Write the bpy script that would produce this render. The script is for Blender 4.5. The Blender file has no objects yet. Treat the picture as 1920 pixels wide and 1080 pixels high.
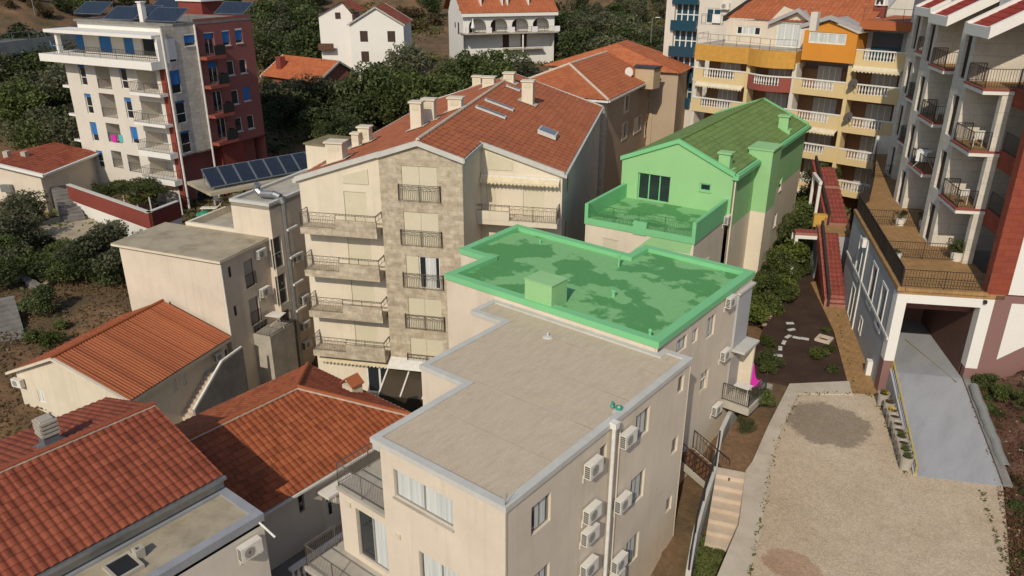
import bpy, math, random
import numpy as np
from mathutils import Vector, Matrix
sin, cos, rad = math.sin, math.cos, math.radians
SC = bpy.context.scene
COL = SC.collection

# ------------------------------------------------------------------ camera, sky, sun, exposure
FPX, PITCH, ROLL, YAW = 1473.3, rad(22.9), rad(.178), rad(-38.5)
def _rot():
    cy, sy = cos(YAW), sin(YAW)
    f0 = Vector((sy, cy, 0)); r = Vector((cy, -sy, 0)); u0 = Vector((0, 0, 1))
    f = f0*cos(PITCH) - u0*sin(PITCH); u = f0*sin(PITCH) + u0*cos(PITCH)
    r2 = r*cos(ROLL) + u*sin(ROLL); u2 = -r*sin(ROLL) + u*cos(ROLL)
    return r2, u2, f
CR, CU, CF = _rot()
cam = bpy.data.objects.new('camera', bpy.data.cameras.new('camera')); COL.objects.link(cam)
cam.matrix_world = Matrix(((CR.x, CU.x, -CF.x, 0), (CR.y, CU.y, -CF.y, 0), (CR.z, CU.z, -CF.z, 0), (0, 0, 0, 1)))
cam.data.sensor_width = 36; cam.data.lens = FPX/1920*36; cam.data.clip_end = 5000; cam.data.clip_start = .5
SC.camera = cam
SUN_AZ, SUN_EL = rad(20.5), rad(37.5)          # measured from -Y towards +X
w = bpy.data.worlds.new('World'); SC.world = w; w.use_nodes = True
nt = w.node_tree; sky = nt.nodes.new('ShaderNodeTexSky'); sky.sky_type = 'NISHITA'; sky.sun_disc = False
sky.sun_elevation = SUN_EL; sky.sun_rotation = rad(180) - SUN_AZ
nt.links.new(sky.outputs[0], nt.nodes['Background'].inputs[0]); nt.nodes['Background'].inputs[1].default_value = .115
ld = bpy.data.lights.new('sun', 'SUN'); ld.energy = 3.4; ld.angle = rad(.5); ld.color = (1, .905, .755)
sun = bpy.data.objects.new('sun', ld); COL.objects.link(sun)
to_sun = Vector((sin(SUN_AZ)*cos(SUN_EL), -cos(SUN_AZ)*cos(SUN_EL), sin(SUN_EL)))
sun.rotation_euler = to_sun.to_track_quat('Z', 'Y').to_euler(); sun.location = (20, -40, 60)
SC.view_settings.view_transform = 'Standard'; SC.view_settings.look = 'None'
SC.view_settings.exposure = -0.07; SC.view_settings.gamma = 1; SC.view_settings.use_curve_mapping = False

# survey: the camera stands at the world origin; a direction seen at (px,py) of the photograph is met with real planes
def ray(px, py): return CR*((px-960)/FPX) - CU*((py-540)/FPX) + CF
def gz(px, py, z):
    d = ray(px, py); return d*(z/d.z)
def onpl(px, py, p0, n):
    d = ray(px, py); return d*(p0.dot(n)/d.dot(n))
def onv(px, py, x, y):
    d = ray(px, py); return (d.x*x + d.y*y)/(d.x**2 + d.y**2)*d.z

# ------------------------------------------------------------------ materials
MATS = {}
class NT:
    def __init__(s, name):
        m = bpy.data.materials.new(name); m.use_nodes = True; s.m = m; s.t = m.node_tree
        s.b = s.t.nodes['Principled BSDF']
    def n(s, typ, **kw):
        nd = s.t.nodes.new(typ)
        for k, v in kw.items():
            if k.startswith('_'): setattr(nd, k[1:], v)
            else: nd.inputs[int(k[1:]) if k[1:].isdigit() and k[0] == 'i' else k].default_value = v
        return nd
    def l(s, a, b): s.t.links.new(a, b)
    def coord(s, kind='Object', scale=(1, 1, 1), rot=(0, 0, 0)):
        tc = s.n('ShaderNodeTexCoord'); mp = s.n('ShaderNodeMapping')
        mp.inputs['Scale'].default_value = scale; mp.inputs['Rotation'].default_value = rot
        s.l(tc.outputs[kind], mp.inputs[0]); return mp.outputs[0]
    def noise(s, vec, scale, detail=4, rough=.6):
        nd = s.n('ShaderNodeTexNoise', Scale=scale, Detail=detail, Roughness=rough); s.l(vec, nd.inputs['Vector']); return nd.outputs['Fac']
    def ramp(s, fac, stops):
        r = s.n('ShaderNodeValToRGB'); e = r.color_ramp.elements
        while len(e) < len(stops): e.new(.5)
        for q, (p, c) in zip(e, stops): q.position = p; q.color = (*c[:3], 1) if len(c) >= 3 else (c[0],)*3+(1,)
        s.l(fac, r.inputs[0]); return r.outputs[0]
    def mix(s, fac, a, b, mode='MIX'):
        m = s.n('ShaderNodeMix', _data_type='RGBA', _blend_type=mode)
        for v, i in ((fac, 0), (a, 6), (b, 7)):
            if hasattr(v, 'links'): s.l(v, m.inputs[i])
            elif i == 0: m.inputs[0].default_value = v
            else: m.inputs[i].default_value = (*v[:3], 1)
        return m.outputs[2]
    def math(s, op, a, b=0.):
        m = s.n('ShaderNodeMath', _operation=op)
        for v, i in ((a, 0), (b, 1)):
            if hasattr(v, 'links'): s.l(v, m.inputs[i])
            else: m.inputs[i].default_value = v
        return m.outputs[0]
    def bump(s, h, strength=.3, dist=.02):
        b = s.n('ShaderNodeBump', Strength=strength, Distance=dist); s.l(h, b.inputs['Height']); s.l(b.outputs[0], s.b.inputs['Normal'])
    def col(s, c):
        if hasattr(c, 'links'): s.l(c, s.b.inputs['Base Color'])
        else: s.b.inputs['Base Color'].default_value = (*c, 1)
    def done(s, rough=.8, metal=0., spec=.3):
        s.b.inputs['Roughness'].default_value = rough; s.b.inputs['Metallic'].default_value = metal
        s.b.inputs['Specular IOR Level'].default_value = spec; return s.m
def sc(c, k): return tuple(min(1, x*k) for x in c)
def plaster(name, c, var=.13, stain=.42, rough=.9, bs=.15, dirt=(.55, .5, .42)):
    """painted render: broad mottling, faint vertical weather streaks, fine grain"""
    t = NT(name); v = t.coord()
    a = t.ramp(t.noise(v, .5, 5), [(.3, sc(c, 1-var)), (.7, sc(c, 1+var*.4))])
    vs = t.coord(scale=(2.2, 2.2, .12)); st = t.ramp(t.noise(vs, 1.3, 6, .7), [(.52, (0,)), (.8, (1,))])
    k = t.mix(t.math('MULTIPLY', st, stain), a, tuple(x*y for x, y in zip(c, dirt)))
    g = t.noise(v, 14, 3); k = t.mix(.18, k, t.ramp(g, [(.3, sc(c, .82)), (.7, sc(c, 1.08))]))
    t.col(k); t.bump(t.noise(v, 55, 3), bs, .01); return t.done(rough)
def mottled(name, stops, scale=1., detail=6, rough=.9, stretch=(1, 1, 1), fine=30, bs=.3, bd=.02, spec=.3, fmix=.25, rot=(0, 0, 0)):
    t = NT(name); v = t.coord(scale=stretch, rot=rot)
    a = t.ramp(t.noise(v, scale, detail, .65), stops)
    v2 = t.coord(); f = t.noise(v2, fine, 4, .7)
    k = t.mix(fmix, a, t.mix(1, a, t.ramp(f, [(.25, (.45, .45, .45)), (.75, (1.3, 1.3, 1.3))]), 'MULTIPLY'))
    t.col(k); t.bump(f, bs, bd); return t.done(rough, 0, spec)
def plain(name, c, rough=.5, metal=0., spec=.4, var=.1):
    t = NT(name); v = t.coord()
    t.col(t.ramp(t.noise(v, 3, 3), [(.3, sc(c, 1-var)), (.7, sc(c, 1+var))])); return t.done(rough, metal, spec)
def wallvec(t, w=1., h=1.):
    """vector (x+y, z) for vertical walls along either axis"""
    tc = t.n('ShaderNodeTexCoord'); sp = t.n('ShaderNodeSeparateXYZ'); t.l(tc.outputs['Object'], sp.inputs[0])
    cb = t.n('ShaderNodeCombineXYZ'); t.l(t.math('MULTIPLY', t.math('ADD', sp.outputs[0], sp.outputs[1]), w), cb.inputs[0])
    t.l(t.math('MULTIPLY', sp.outputs[2], h), cb.inputs[1]); return cb.outputs[0]
def bricks(name, c1, c2, cm, bw, bh, mortar=.01, wall=True, rough=.85, bs=.4, nz=.35, off=.5, rot=0.):
    t = NT(name); v = wallvec(t) if wall else t.coord(rot=(0, 0, rot))
    b = t.n('ShaderNodeTexBrick', Scale=1., **{'Mortar Size': mortar, 'Brick Width': bw, 'Row Height': bh, 'Mortar Smooth': .3, 'Bias': 0.}); b.offset = off
    b.inputs['Color1'].default_value = (*c1, 1); b.inputs['Color2'].default_value = (*c2, 1); b.inputs['Mortar'].default_value = (*cm, 1)
    t.l(v, b.inputs['Vector'])
    v2 = t.coord(); f = t.noise(v2, 2.2, 6, .7)
    k = t.mix(nz, b.outputs['Color'], t.mix(1, b.outputs['Color'], t.ramp(f, [(.3, (.5, .48, .45)), (.7, (1.35, 1.32, 1.25))]), 'MULTIPLY'))
    t.col(k); t.bump(t.math('SUBTRACT', f, b.outputs['Fac']), bs, .02); return t.done(rough)
def tiles(name, base, var=.26, dark=.3, rough=.75):
    """clay tiles: each tile its own tone (uv counts tiles), lichen and soot over it"""
    t = NT(name); tc = t.n('ShaderNodeTexCoord'); fl = t.n('ShaderNodeVectorMath', _operation='FLOOR'); t.l(tc.outputs['UV'], fl.inputs[0])
    wn = t.n('ShaderNodeTexWhiteNoise', _noise_dimensions='2D'); t.l(fl.outputs[0], wn.inputs['Vector'])
    a = t.ramp(wn.outputs['Value'], [(0, sc(base, 1-var)), (.5, base), (1, (base[0]*(1+var*.5), base[1]*(1+var*.8), base[2]*(1+var*.7)))])
    v = t.coord(); s1 = t.ramp(t.noise(v, .35, 6, .7), [(.45, (0,)), (.75, (1,))])
    k = t.mix(t.math('MULTIPLY', s1, dark), a, sc(base, .5)); f = t.noise(v, 9, 5, .75)
    k = t.mix(.35, k, t.mix(1, k, t.ramp(f, [(.3, (.5, .5, .52)), (.7, (1.3, 1.3, 1.25))]), 'MULTIPLY'))
    t.col(k); t.bump(f, .25, .01); return t.done(rough, 0, .25)
def glass(name, c=(.02, .025, .03), rough=.06):
    t = NT(name); t.col(c); return t.done(rough, 0, .8)
def foliage(name, c1, c2, rough=.6):
    t = NT(name); oi = t.n('ShaderNodeObjectInfo'); v = t.coord()
    a = t.ramp(t.noise(v, 1.1, 4), [(.32, c1), (.68, c2)])
    h = t.n('ShaderNodeHueSaturation'); t.l(a, h.inputs['Color'])
    t.l(t.math('MULTIPLY_ADD', oi.outputs['Random'], .7), h.inputs['Value'])
    h.inputs['Value'].links[0].from_node.inputs[2].default_value = .65
    t.l(h.outputs[0], t.b.inputs['Base Color'])
    t.b.inputs['Subsurface Weight'].default_value = 0
    m = t.done(rough, 0, .25)
    tr = t.n('ShaderNodeBsdfTranslucent'); t.l(h.outputs[0], tr.inputs[0]); mx = t.n('ShaderNodeMixShader', i0=.35)
    out = t.t.nodes['Material Output']; t.l(t.b.outputs[0], mx.inputs[1]); t.l(tr.outputs[0], mx.inputs[2]); t.l(mx.outputs[0], out.inputs[0])
    return m

M = MATS
CREAM = (.62, .50, .37)
M['cream'] = plaster('cream_render', (.645, .555, .44)); M['cream2'] = plaster('pale_cream_render', (.665, .585, .455))
M['white'] = plaster('white_render', (.62, .57, .49), .1, .2); M['white2'] = plaster('white_paint', (.72, .69, .63), .05, .08)
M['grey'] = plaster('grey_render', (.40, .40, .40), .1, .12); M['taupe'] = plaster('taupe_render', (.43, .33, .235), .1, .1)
M['beige'] = plaster('beige_render', (.46, .35, .22)); M['yellow'] = plaster('yellow_render', (.64, .49, .255), .08, .12)
M['orange'] = plaster('orange_render', (.62, .25, .035), .08, .08); M['rust'] = plaster('rust_render', (.40, .12, .045), .08, .08)
M['red'] = plaster('dusky_red_render', (.27, .095, .08), .12, .15); M['mauve'] = plaster('mauve_render', (.23, .125, .11), .06, .1)
M['pinkred'] = plaster('dull_red_band', (.27, .075, .055), .1, .15)
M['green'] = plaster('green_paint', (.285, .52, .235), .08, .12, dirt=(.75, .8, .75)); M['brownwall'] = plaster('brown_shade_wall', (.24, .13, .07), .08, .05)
M['greencap'] = plaster('green_coping_paint', (.19, .51, .235), .06, .06, dirt=(.8, .85, .8))
M['redwall'] = plaster('brick_red_render', (.22, .05, .035), .15, .1)
M['concrete'] = mottled('concrete', [(.3, (.30, .27, .22)), (.55, (.42, .38, .31)), (.75, (.50, .46, .38))], .7)
M['oldconcrete'] = mottled('weathered_concrete', [(.28, (.22, .185, .125)), (.5, (.375, .32, .225)), (.75, (.45, .39, .28))], .55, fine=16)
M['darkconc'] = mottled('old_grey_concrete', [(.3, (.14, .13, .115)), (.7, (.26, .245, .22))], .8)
M['coping'] = mottled('grey_white_coping', [(.3, (.47, .46, .42)), (.7, (.56, .545, .49))], 1.5, fine=40, bs=.05)
M['stone'] = bricks('travertine_cladding', (.50, .435, .335), (.40, .34, .255), (.36, .30, .22), .62, .3, .006, nz=.7)
M['stone2'] = bricks('pale_stone_cladding', (.58, .53, .45), (.49, .44, .37), (.38, .34, .28), .8, .4, .012, nz=.4)
M['towerstone'] = bricks('white_panel_cladding', (.62, .565, .49), (.57, .52, .44), (.42, .37, .30), 1.3, .62, .012, nz=.25, bs=.2)
M['rubble'] = bricks('rubble_stone', (.42, .32, .2), (.24, .18, .12), (.4, .33, .24), .3, .17, .02, nz=.7, bs=.8)
M['redclad'] = bricks('red_tile_cladding', (.27, .062, .032), (.23, .05, .03), (.16, .045, .03), .6, .3, .012, nz=.3)
M['paver'] = bricks('ochre_floor_tiles', (.36, .215, .09), (.31, .18, .075), (.23, .14, .07), .3, .3, .012, wall=False, nz=.4, off=0)
M['redpaver'] = bricks('red_floor_tiles', (.25, .055, .04), (.20, .045, .035), (.34, .16, .12), .28, .3, .014, wall=False, nz=.5, off=0)
M['membrane'] = mottled('mineral_roofing_felt', [(.25, (.46, .375, .27)), (.5, (.53, .435, .315)), (.75, (.58, .48, .355))], 1.9, stretch=(2.4, .6, 1), rot=(0, 0, rad(-18)), fine=26, bs=.25, fmix=.4)
M['metal_dark'] = plain('dark_painted_iron', (.045, .038, .032), .5, .3); M['metal_bronze'] = plain('grey_brown_iron', (.15, .125, .10), .5, .3)
M['metal_grey'] = plain('galvanised_sheet', (.33, .34, .34), .4, .7); M['metal_white'] = plain('white_metal', (.66, .64, .58), .45)
M['pipe'] = plain('dull_galvanised', (.20, .205, .195), .65, .25); M['black'] = plain('black_sheet', (.02, .02, .02), .5); M['plastic_white'] = plain('white_plastic', (.66, .63, .56), .5)
M['frame_white'] = plain('white_window_frame', (.68, .66, .6), .4); M['frame_grey'] = plain('grey_window_frame', (.22, .21, .19), .4)
M['frame_dark'] = plain('dark_window_frame', (.06, .05, .045), .5); M['wood'] = plain('dark_wood', (.10, .045, .02), .6)
M['stair_wood'] = mottled('worn_wood_planks', [(.3, (.10, .045, .022)), (.6, (.19, .085, .04)), (.8, (.25, .15, .09))], 3)
M['glass'] = glass('window_glass'); M['glass_blue'] = glass('blue_tinted_glass', (.012, .055, .085))
M['curtain'] = mottled('pale_curtain', [(.35, (.42, .45, .44)), (.65, (.62, .63, .6))], 1, stretch=(9, 9, .2), fine=60, bs=.1)
def slats(name, c, pitch, dark=.75, rough=.6):
    t = NT(name); v = t.coord(); sp = t.n('ShaderNodeSeparateXYZ'); t.l(v, sp.inputs[0])
    f = t.math('FRACT', t.math('MULTIPLY', sp.outputs[2], 1/pitch)); g = t.math('LESS_THAN', f, .18)
    k = t.mix(g, c, sc(c, dark)); t.col(t.mix(.2, k, t.ramp(t.noise(v, 2, 4), [(.3, sc(c, .8)), (.7, sc(c, 1.05))]))); t.bump(f, .4, .01); return t.done(rough)
M['shutter'] = slats('cream_roller_shutter', (.60, .545, .40), .055, .86); M['shutter_blue'] = slats('blue_roller_shutter', (.03, .16, .42), .06)
M['shutter_brown'] = slats('brown_shutter', (.055, .03, .02), .08); M['shutter_grey'] = slats('grey_white_shutter', (.42, .38, .35), .05)
M['tile_red'] = tiles('deep_red_clay_tiles', (.255, .066, .034)); M['tile_orange'] = tiles('orange_clay_tiles', (.335, .10, .042))
M['tile_brown'] = tiles('rust_clay_tiles', (.315, .086, .034)); M['tile_far'] = tiles('terracotta_roof_tiles', (.385, .12, .05), .13, .35)
M['tile_bright'] = tiles('bright_orange_roof_tiles', (.42, .12, .045), .15, .2); M['tile_crimson'] = tiles('crimson_roof_tiles', (.26, .035, .024), .2, .3)
M['tile_green'] = tiles('green_stained_tiles', (.15, .225, .07), .15, .3)
M['mortar'] = mottled('lime_mortar', [(.3, (.45, .38, .29)), (.7, (.6, .52, .42))], 3)
M['fabric'] = plain('cream_awning_cloth', (.62, .53, .36), .9); M['fabric_white'] = plain('white_cloth', (.7, .69, .66), .9)

def green_deck():
    t = NT('green_roof_coating'); v = t.coord(); wv = t.noise(v, .9, 3)
    vm = t.n('ShaderNodeVectorMath', _operation='ADD'); t.l(v, vm.inputs[0]); sv = t.n('ShaderNodeCombineXYZ'); t.l(t.math('MULTIPLY', wv, 1.2), sv.inputs[0]); t.l(sv.outputs[0], vm.inputs[1])
    p = t.noise(vm.outputs[0], .42, 5, .55); pm = t.ramp(p, [(.478, (0,)), (.508, (1,))])
    f = t.noise(v, 7, 6, .75); d = t.ramp(f, [(.3, (.075, .245, .075)), (.7, (.105, .31, .105))]); l = t.ramp(t.noise(t.coord(scale=(1, 3, 1)), 3, 6, .75), [(.3, (.165, .40, .155)), (.7, (.235, .48, .205))])
    t.col(t.mix(pm, d, l)); t.bump(f, .3, .02); return t.done(.9)
M['green_deck'] = green_deck()

# ------------------------------------------------------------------ mesh builder
class MB:
    def __init__(s): s.v = []; s.f = []; s.uv = None
    def face(s, pts):
        i = len(s.v); s.v += [tuple(p) for p in pts]; s.f.append(tuple(range(i, i+len(pts))))
    def box(s, x0, x1, y0, y1, z0, z1):
        i = len(s.v); s.v += [(x0, y0, z0), (x1, y0, z0), (x1, y1, z0), (x0, y1, z0), (x0, y0, z1), (x1, y0, z1), (x1, y1, z1), (x0, y1, z1)]
        s.f += [tuple(i+k for k in q) for q in ((0, 3, 2, 1), (4, 5, 6, 7), (0, 1, 5, 4), (1, 2, 6, 5), (2, 3, 7, 6), (3, 0, 4, 7))]; return s
    def extr(s, pts, vec):
        """polygon swept along vec"""
        n = len(pts); i = len(s.v); s.v += [tuple(p) for p in pts] + [(p[0]+vec[0], p[1]+vec[1], p[2]+vec[2]) for p in pts]
        s.f.append(tuple(i+k for k in range(n))[::-1]); s.f.append(tuple(i+n+k for k in range(n)))
        for k in range(n): s.f.append((i+k, i+(k+1) % n, i+n+(k+1) % n, i+n+k))
        return s
    def prism(s, poly, z0, z1): return s.extr([(p[0], p[1], z0) for p in poly], (0, 0, z1-z0))
    def bar(s, p, q, r, n=4, r2=None):
        p, q = Vector(p), Vector(q); d = (q-p)
        if d.length < 1e-6: return s
        d.normalize(); a = d.orthogonal() if abs(d.z) > .99 else d.cross(Vector((0, 0, 1))); a.normalize(); b = d.cross(a)
        r2 = r if r2 is None else r2; i = len(s.v)
        for c, rr in ((p, r), (q, r2)):
            for k in range(n):
                t = 2*math.pi*(k+.5)/n; s.v.append(tuple(c + a*(cos(t)*rr) + b*(sin(t)*rr)))
        for k in range(n): s.f.append((i+k, i+(k+1) % n, i+n+(k+1) % n, i+n+k))
        s.f.append(tuple(i+k for k in range(n))[::-1]); s.f.append(tuple(i+n+k for k in range(n))); return s
    def path(s, pts, r, n=6):
        for a, b in zip(pts, pts[1:]): s.bar(a, b, r, n)
        return s
    def lathe(s, c, prof, n=10):
        i = len(s.v)
        for r, z in prof:
            for k in range(n):
                t = 2*math.pi*k/n; s.v.append((c[0]+r*cos(t), c[1]+r*sin(t), c[2]+z))
        m = len(prof)
        for j in range(m-1):
            for k in range(n): s.f.append((i+j*n+k, i+j*n+(k+1) % n, i+(j+1)*n+(k+1) % n, i+(j+1)*n+k))
        s.f.append(tuple(i+k for k in range(n))[::-1]); s.f.append(tuple(i+(m-1)*n+k for k in range(n))); return s
def offset(poly, d):
    """offset a counter-clockwise polygon outwards by d"""
    n = len(poly); out = []
    for i in range(n):
        p0, p1, p2 = Vector(poly[i-1]), Vector(poly[i]), Vector(poly[(i+1) % n])
        a = (p1-p0).normalized(); b = (p2-p1).normalized(); n1 = Vector((a.y, -a.x)); n2 = Vector((b.y, -b.x))
        k = 1 + n1.dot(n2); m = (n1+n2)/max(k, .2); out.append((p1.x+m.x*d, p1.y+m.y*d))
    return out
def ring(mb, poly, out, inn, z0, z1):
    a = offset(poly, out); b = offset(poly, -inn); n = len(poly)
    for i in range(n):
        j = (i+1) % n
        mb.face([(*a[i], z1), (*a[j], z1), (*b[j], z1), (*b[i], z1)]); mb.face([(*a[i], z0), (*a[j], z0), (*a[j], z1), (*a[i], z1)])
        mb.face([(*b[j], z0), (*b[i], z0), (*b[i], z1), (*b[j], z1)]); mb.face([(*a[j], z0), (*a[i], z0), (*b[i], z0), (*b[j], z0)])
def mesh(name, mb, mats, off=(0, 0, 0), smooth=False):
    me = bpy.data.meshes.new(name)
    v = np.array(mb.v, dtype=float).reshape(-1, 3) - np.array(off)
    me.from_pydata(v.tolist(), [], mb.f)
    for m in (mats if isinstance(mats, (list, tuple)) else [mats]): me.materials.append(M[m] if isinstance(m, str) else m)
    if mb.uv is not None:
        uvl = me.uv_layers.new(name='UVMap'); li = np.empty(len(me.loops), dtype=np.int32); me.loops.foreach_get('vertex_index', li)
        uvl.data.foreach_set('uv', np.array(mb.uv, dtype=np.float32)[li].ravel())
    if smooth: me.polygons.foreach_set('use_smooth', [True]*len(me.polygons))
    me.update(); return me
def link(name, me, parent=None):
    o = bpy.data.objects.new(name, me); COL.objects.link(o)
    if parent: o.parent = parent
    return o
def tag(o, label, cat, group=None):
    o['label'] = label; o['category'] = cat
    if group: o['group'] = group
    return o
def struct(name, mb, m, off=(0, 0, 0), kind='structure', smooth=False):
    o = link(name, mesh(name, mb, m, off, smooth)); o.location = off; o['kind'] = kind; return o
def solo(name, mb, m, label, cat, group=None, smooth=False):
    """a thing that is one mesh, its origin at its base"""
    a = np.array(mb.v); c = ((a[:, 0].min()+a[:, 0].max())/2, (a[:, 1].min()+a[:, 1].max())/2, a[:, 2].min())
    o = link(name, mesh(name, mb, m, c, smooth)); o.location = c; return tag(o, label, cat, group)
def dup(root, loc=None, rz=None, label=None, group=None):
    r = root.copy(); COL.objects.link(r)
    if loc is not None: r.location = loc
    if rz is not None: r.rotation_euler = (0, 0, rz)
    if label: r['label'] = label
    if group: r['group'] = group
    for ch in list(root.children):
        c = ch.copy(); COL.objects.link(c); c.parent = r
        for g in list(ch.children):
            d = g.copy(); COL.objects.link(d); d.parent = c
    return r

class Th:
    """a thing with a local frame: u, v in plan (origin ox,oy turned by yaw), z as in the world; root Empty at its base"""
    def __init__(s, name, label, cat, ox, oy, yaw, base, group=None):
        y = rad(yaw); s.u = Vector((cos(y), sin(y), 0)); s.v = Vector((-sin(y), cos(y), 0)); s.o = Vector((ox, oy, 0)); s.base = base
        s.root = bpy.data.objects.new(name, None); COL.objects.link(s.root)
        s.root.location = s.o + s.u*base[0] + s.v*base[1] + Vector((0, 0, base[2])); s.root.rotation_euler = (0, 0, y); s.root.empty_display_size = .3
        tag(s.root, label, cat, group)
    def part(s, name, mb, m, parent=None, label=None, smooth=False):
        if not mb.f: return None
        o = link(name, mesh(name, mb, m, s.base, smooth), parent or s.root)
        if label: o['label'] = label
        return o
    def loc(s, p): d = p - s.o; return (d.dot(s.u), d.dot(s.v), p.z)
    def flat(s, x, y, z): return s.loc(gz(x, y, z))
    def atv(s, x, y, v): return s.loc(onpl(x, y, s.o + s.v*v, s.v))
    def atu(s, x, y, u): return s.loc(onpl(x, y, s.o + s.u*u, s.u))
    def vert(s, x, y, u, v): p = s.o + s.u*u + s.v*v; return onv(x, y, p.x, p.y)
    def world(s, u, v, z): p = s.o + s.u*u + s.v*v; return Vector((p.x, p.y, z))

class Wall:
    """vertical wall from p0 to p1 (local plan), outward normal on the right-hand side; openings are cut and get reveals"""
    def __init__(s, b, p0, p1):
        s.b = b; s.p0 = Vector(p0); d = Vector(p1)-s.p0; s.L = d.length; s.d = d/s.L; s.n = Vector((s.d.y, -s.d.x)); s.holes = []
        s.W0 = b.o + b.u*s.p0.x + b.v*s.p0.y; s.Wd = b.u*s.d.x + b.v*s.d.y; s.Wn = b.u*s.n.x + b.v*s.n.y
    def P(s, a, o, z): q = s.p0 + s.d*a + s.n*o; return (q.x, q.y, z)
    def px(s, x, y, o=0.):
        p = onpl(x, y, s.W0 + s.Wn*o, s.Wn); return ((p-s.W0).dot(s.Wd), p.z)
    def rect(s, x0, y0, x1, y1, o=0.):
        a = s.px(x0, y0, o); b = s.px(x1, y1, o); return (min(a[0], b[0]), max(a[0], b[0]), min(a[1], b[1]), max(a[1], b[1]))
    def boxp(s, mb, a0, a1, o0, o1, z0, z1):
        return mb.extr([s.P(a0, o0, z0), s.P(a0, o1, z0), s.P(a1, o1, z0), s.P(a1, o0, z0)], (0, 0, z1-z0))
    def quad(s, mb, a0, a1, z0, z1, o): mb.face([s.P(a0, o, z0), s.P(a1, o, z0), s.P(a1, o, z1), s.P(a0, o, z1)])
    def build(s, mb, z0, z1, top=None, a0=0., a1=None, o=0.):
        a1 = s.L if a1 is None else a1
        hs = [(max(h[0], a0), min(h[1], a1), max(h[2], z0), min(h[3], z1), h[4]) for h in s.holes if h[1] > a0 and h[0] < a1 and h[3] > z0 and h[2] < z1]
        A = sorted({a0, a1, *[h[0] for h in hs], *[h[1] for h in hs]}); Z = sorted({z0, z1, *[h[2] for h in hs], *[h[3] for h in hs]})
        for i in range(len(A)-1):
            for j in range(len(Z)-1):
                ca, cz = (A[i]+A[i+1])/2, (Z[j]+Z[j+1])/2
                if any(h[0] < ca < h[1] and h[2] < cz < h[3] for h in hs): continue
                s.quad(mb, A[i], A[i+1], Z[j], Z[j+1], o)
        for h in hs:
            b0, b1, c0, c1, dp = h
            mb.face([s.P(b0, o, c0), s.P(b0, o-dp, c0), s.P(b0, o-dp, c1), s.P(b0, o, c1)]); mb.face([s.P(b1, o, c1), s.P(b1, o-dp, c1), s.P(b1, o-dp, c0), s.P(b1, o, c0)])
            mb.face([s.P(b0, o, c0), s.P(b1, o, c0), s.P(b1, o-dp, c0), s.P(b0, o-dp, c0)]); mb.face([s.P(b0, o, c1), s.P(b0, o-dp, c1), s.P(b1, o-dp, c1), s.P(b1, o, c1)])
        if top: mb.face([s.P(a, o, z) for a, z in top])
    def win(s, r, depth=.14, frame='frame_white', pane='glass', n=2, fw=.06, sill=None, name='window', curtain=None, transom=None, trim=None, tw=.12, shut=None, o=0.):
        """cuts an opening and hangs a window (frame > panes, sill) in it"""
        a0, a1, z0, z1 = r; s.holes.append((a0, a1, z0, z1, depth)); f = MB(); d0, d1 = o-depth+.012, o-depth+.06
        for q in ((a0, a0+fw, z0, z1), (a1-fw, a1, z0, z1), (a0+fw, a1-fw, z0, z0+fw), (a0+fw, a1-fw, z1-fw, z1)): s.boxp(f, q[0], q[1], d0, d1, q[2], q[3])
        for k in range(1, n):
            c = a0+(a1-a0)*k/n; s.boxp(f, c-fw*.55, c+fw*.55, d0, d1, z0+fw, z1-fw)
        if transom:
            c = z0+(z1-z0)*transom; s.boxp(f, a0+fw, a1-fw, d0+.003, d1-.003, c-fw*.45, c+fw*.45)
        fo = s.b.part(name, f, frame)
        p = MB(); s.quad(p, a0+fw*.5, a1-fw*.5, z0+fw*.5, z1-fw*.5, o-depth+.03); s.b.part('pane', p, pane, fo)
        if curtain:
            c = MB(); lo, hi = curtain if isinstance(curtain, tuple) else (0, 1)
            b0, b1 = a0+(a1-a0)*lo, a0+(a1-a0)*hi; k = max(6, int((b1-b0)/.06)); q = [(b0+(b1-b0)*i/k, o-depth+.034+.003*(i % 2)) for i in range(k+1)]
            for (x, y), (x2, y2) in zip(q, q[1:]): c.face([s.P(x, y, z0+fw), s.P(x2, y2, z0+fw), s.P(x2, y2, z1-fw), s.P(x, y, z1-fw)])
            s.b.part('curtain', c, 'curtain', fo)
        if shut:
            mname, frac = shut; c = MB(); s.boxp(c, a0+fw*.4, a1-fw*.4, o-depth+.061, o-depth+.085, z1-(z1-z0)*frac, z1-.004); s.b.part('shutter', c, mname, fo)
        if sill:
            c = MB(); s.boxp(c, a0-.05, a1+.05, o-.02, o+.07, z0-.06, z0-.002); s.b.part('sill', c, sill, fo)
        if trim:
            c = MB()
            for q in ((a0-tw, a0, z0-tw, z1+tw), (a1, a1+tw, z0-tw, z1+tw), (a0, a1, z0-tw, z0), (a0, a1, z1, z1+tw)): s.boxp(c, q[0], q[1], o-.01, o+.04, q[2], q[3])
            s.b.part('surround', c, trim, fo)
        return fo
    def shutter(s, r, depth=.12, m='shutter', split=1, name='window_shutter'):
        a0, a1, z0, z1 = r; s.holes.append((a0, a1, z0, z1, depth)); p = MB()
        for k in range(split):
            b0, b1 = a0+(a1-a0)*k/split, a0+(a1-a0)*(k+1)/split; s.boxp(p, b0+.012, b1-.012, -depth-.02, -depth+.045, z0+.012, z1-.012)
        bk = MB(); s.quad(bk, a0, a1, z0, z1, -depth+.002); o = s.b.part(name, p, m); s.b.part('shutter_box', bk, 'frame_white', o); return o

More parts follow.
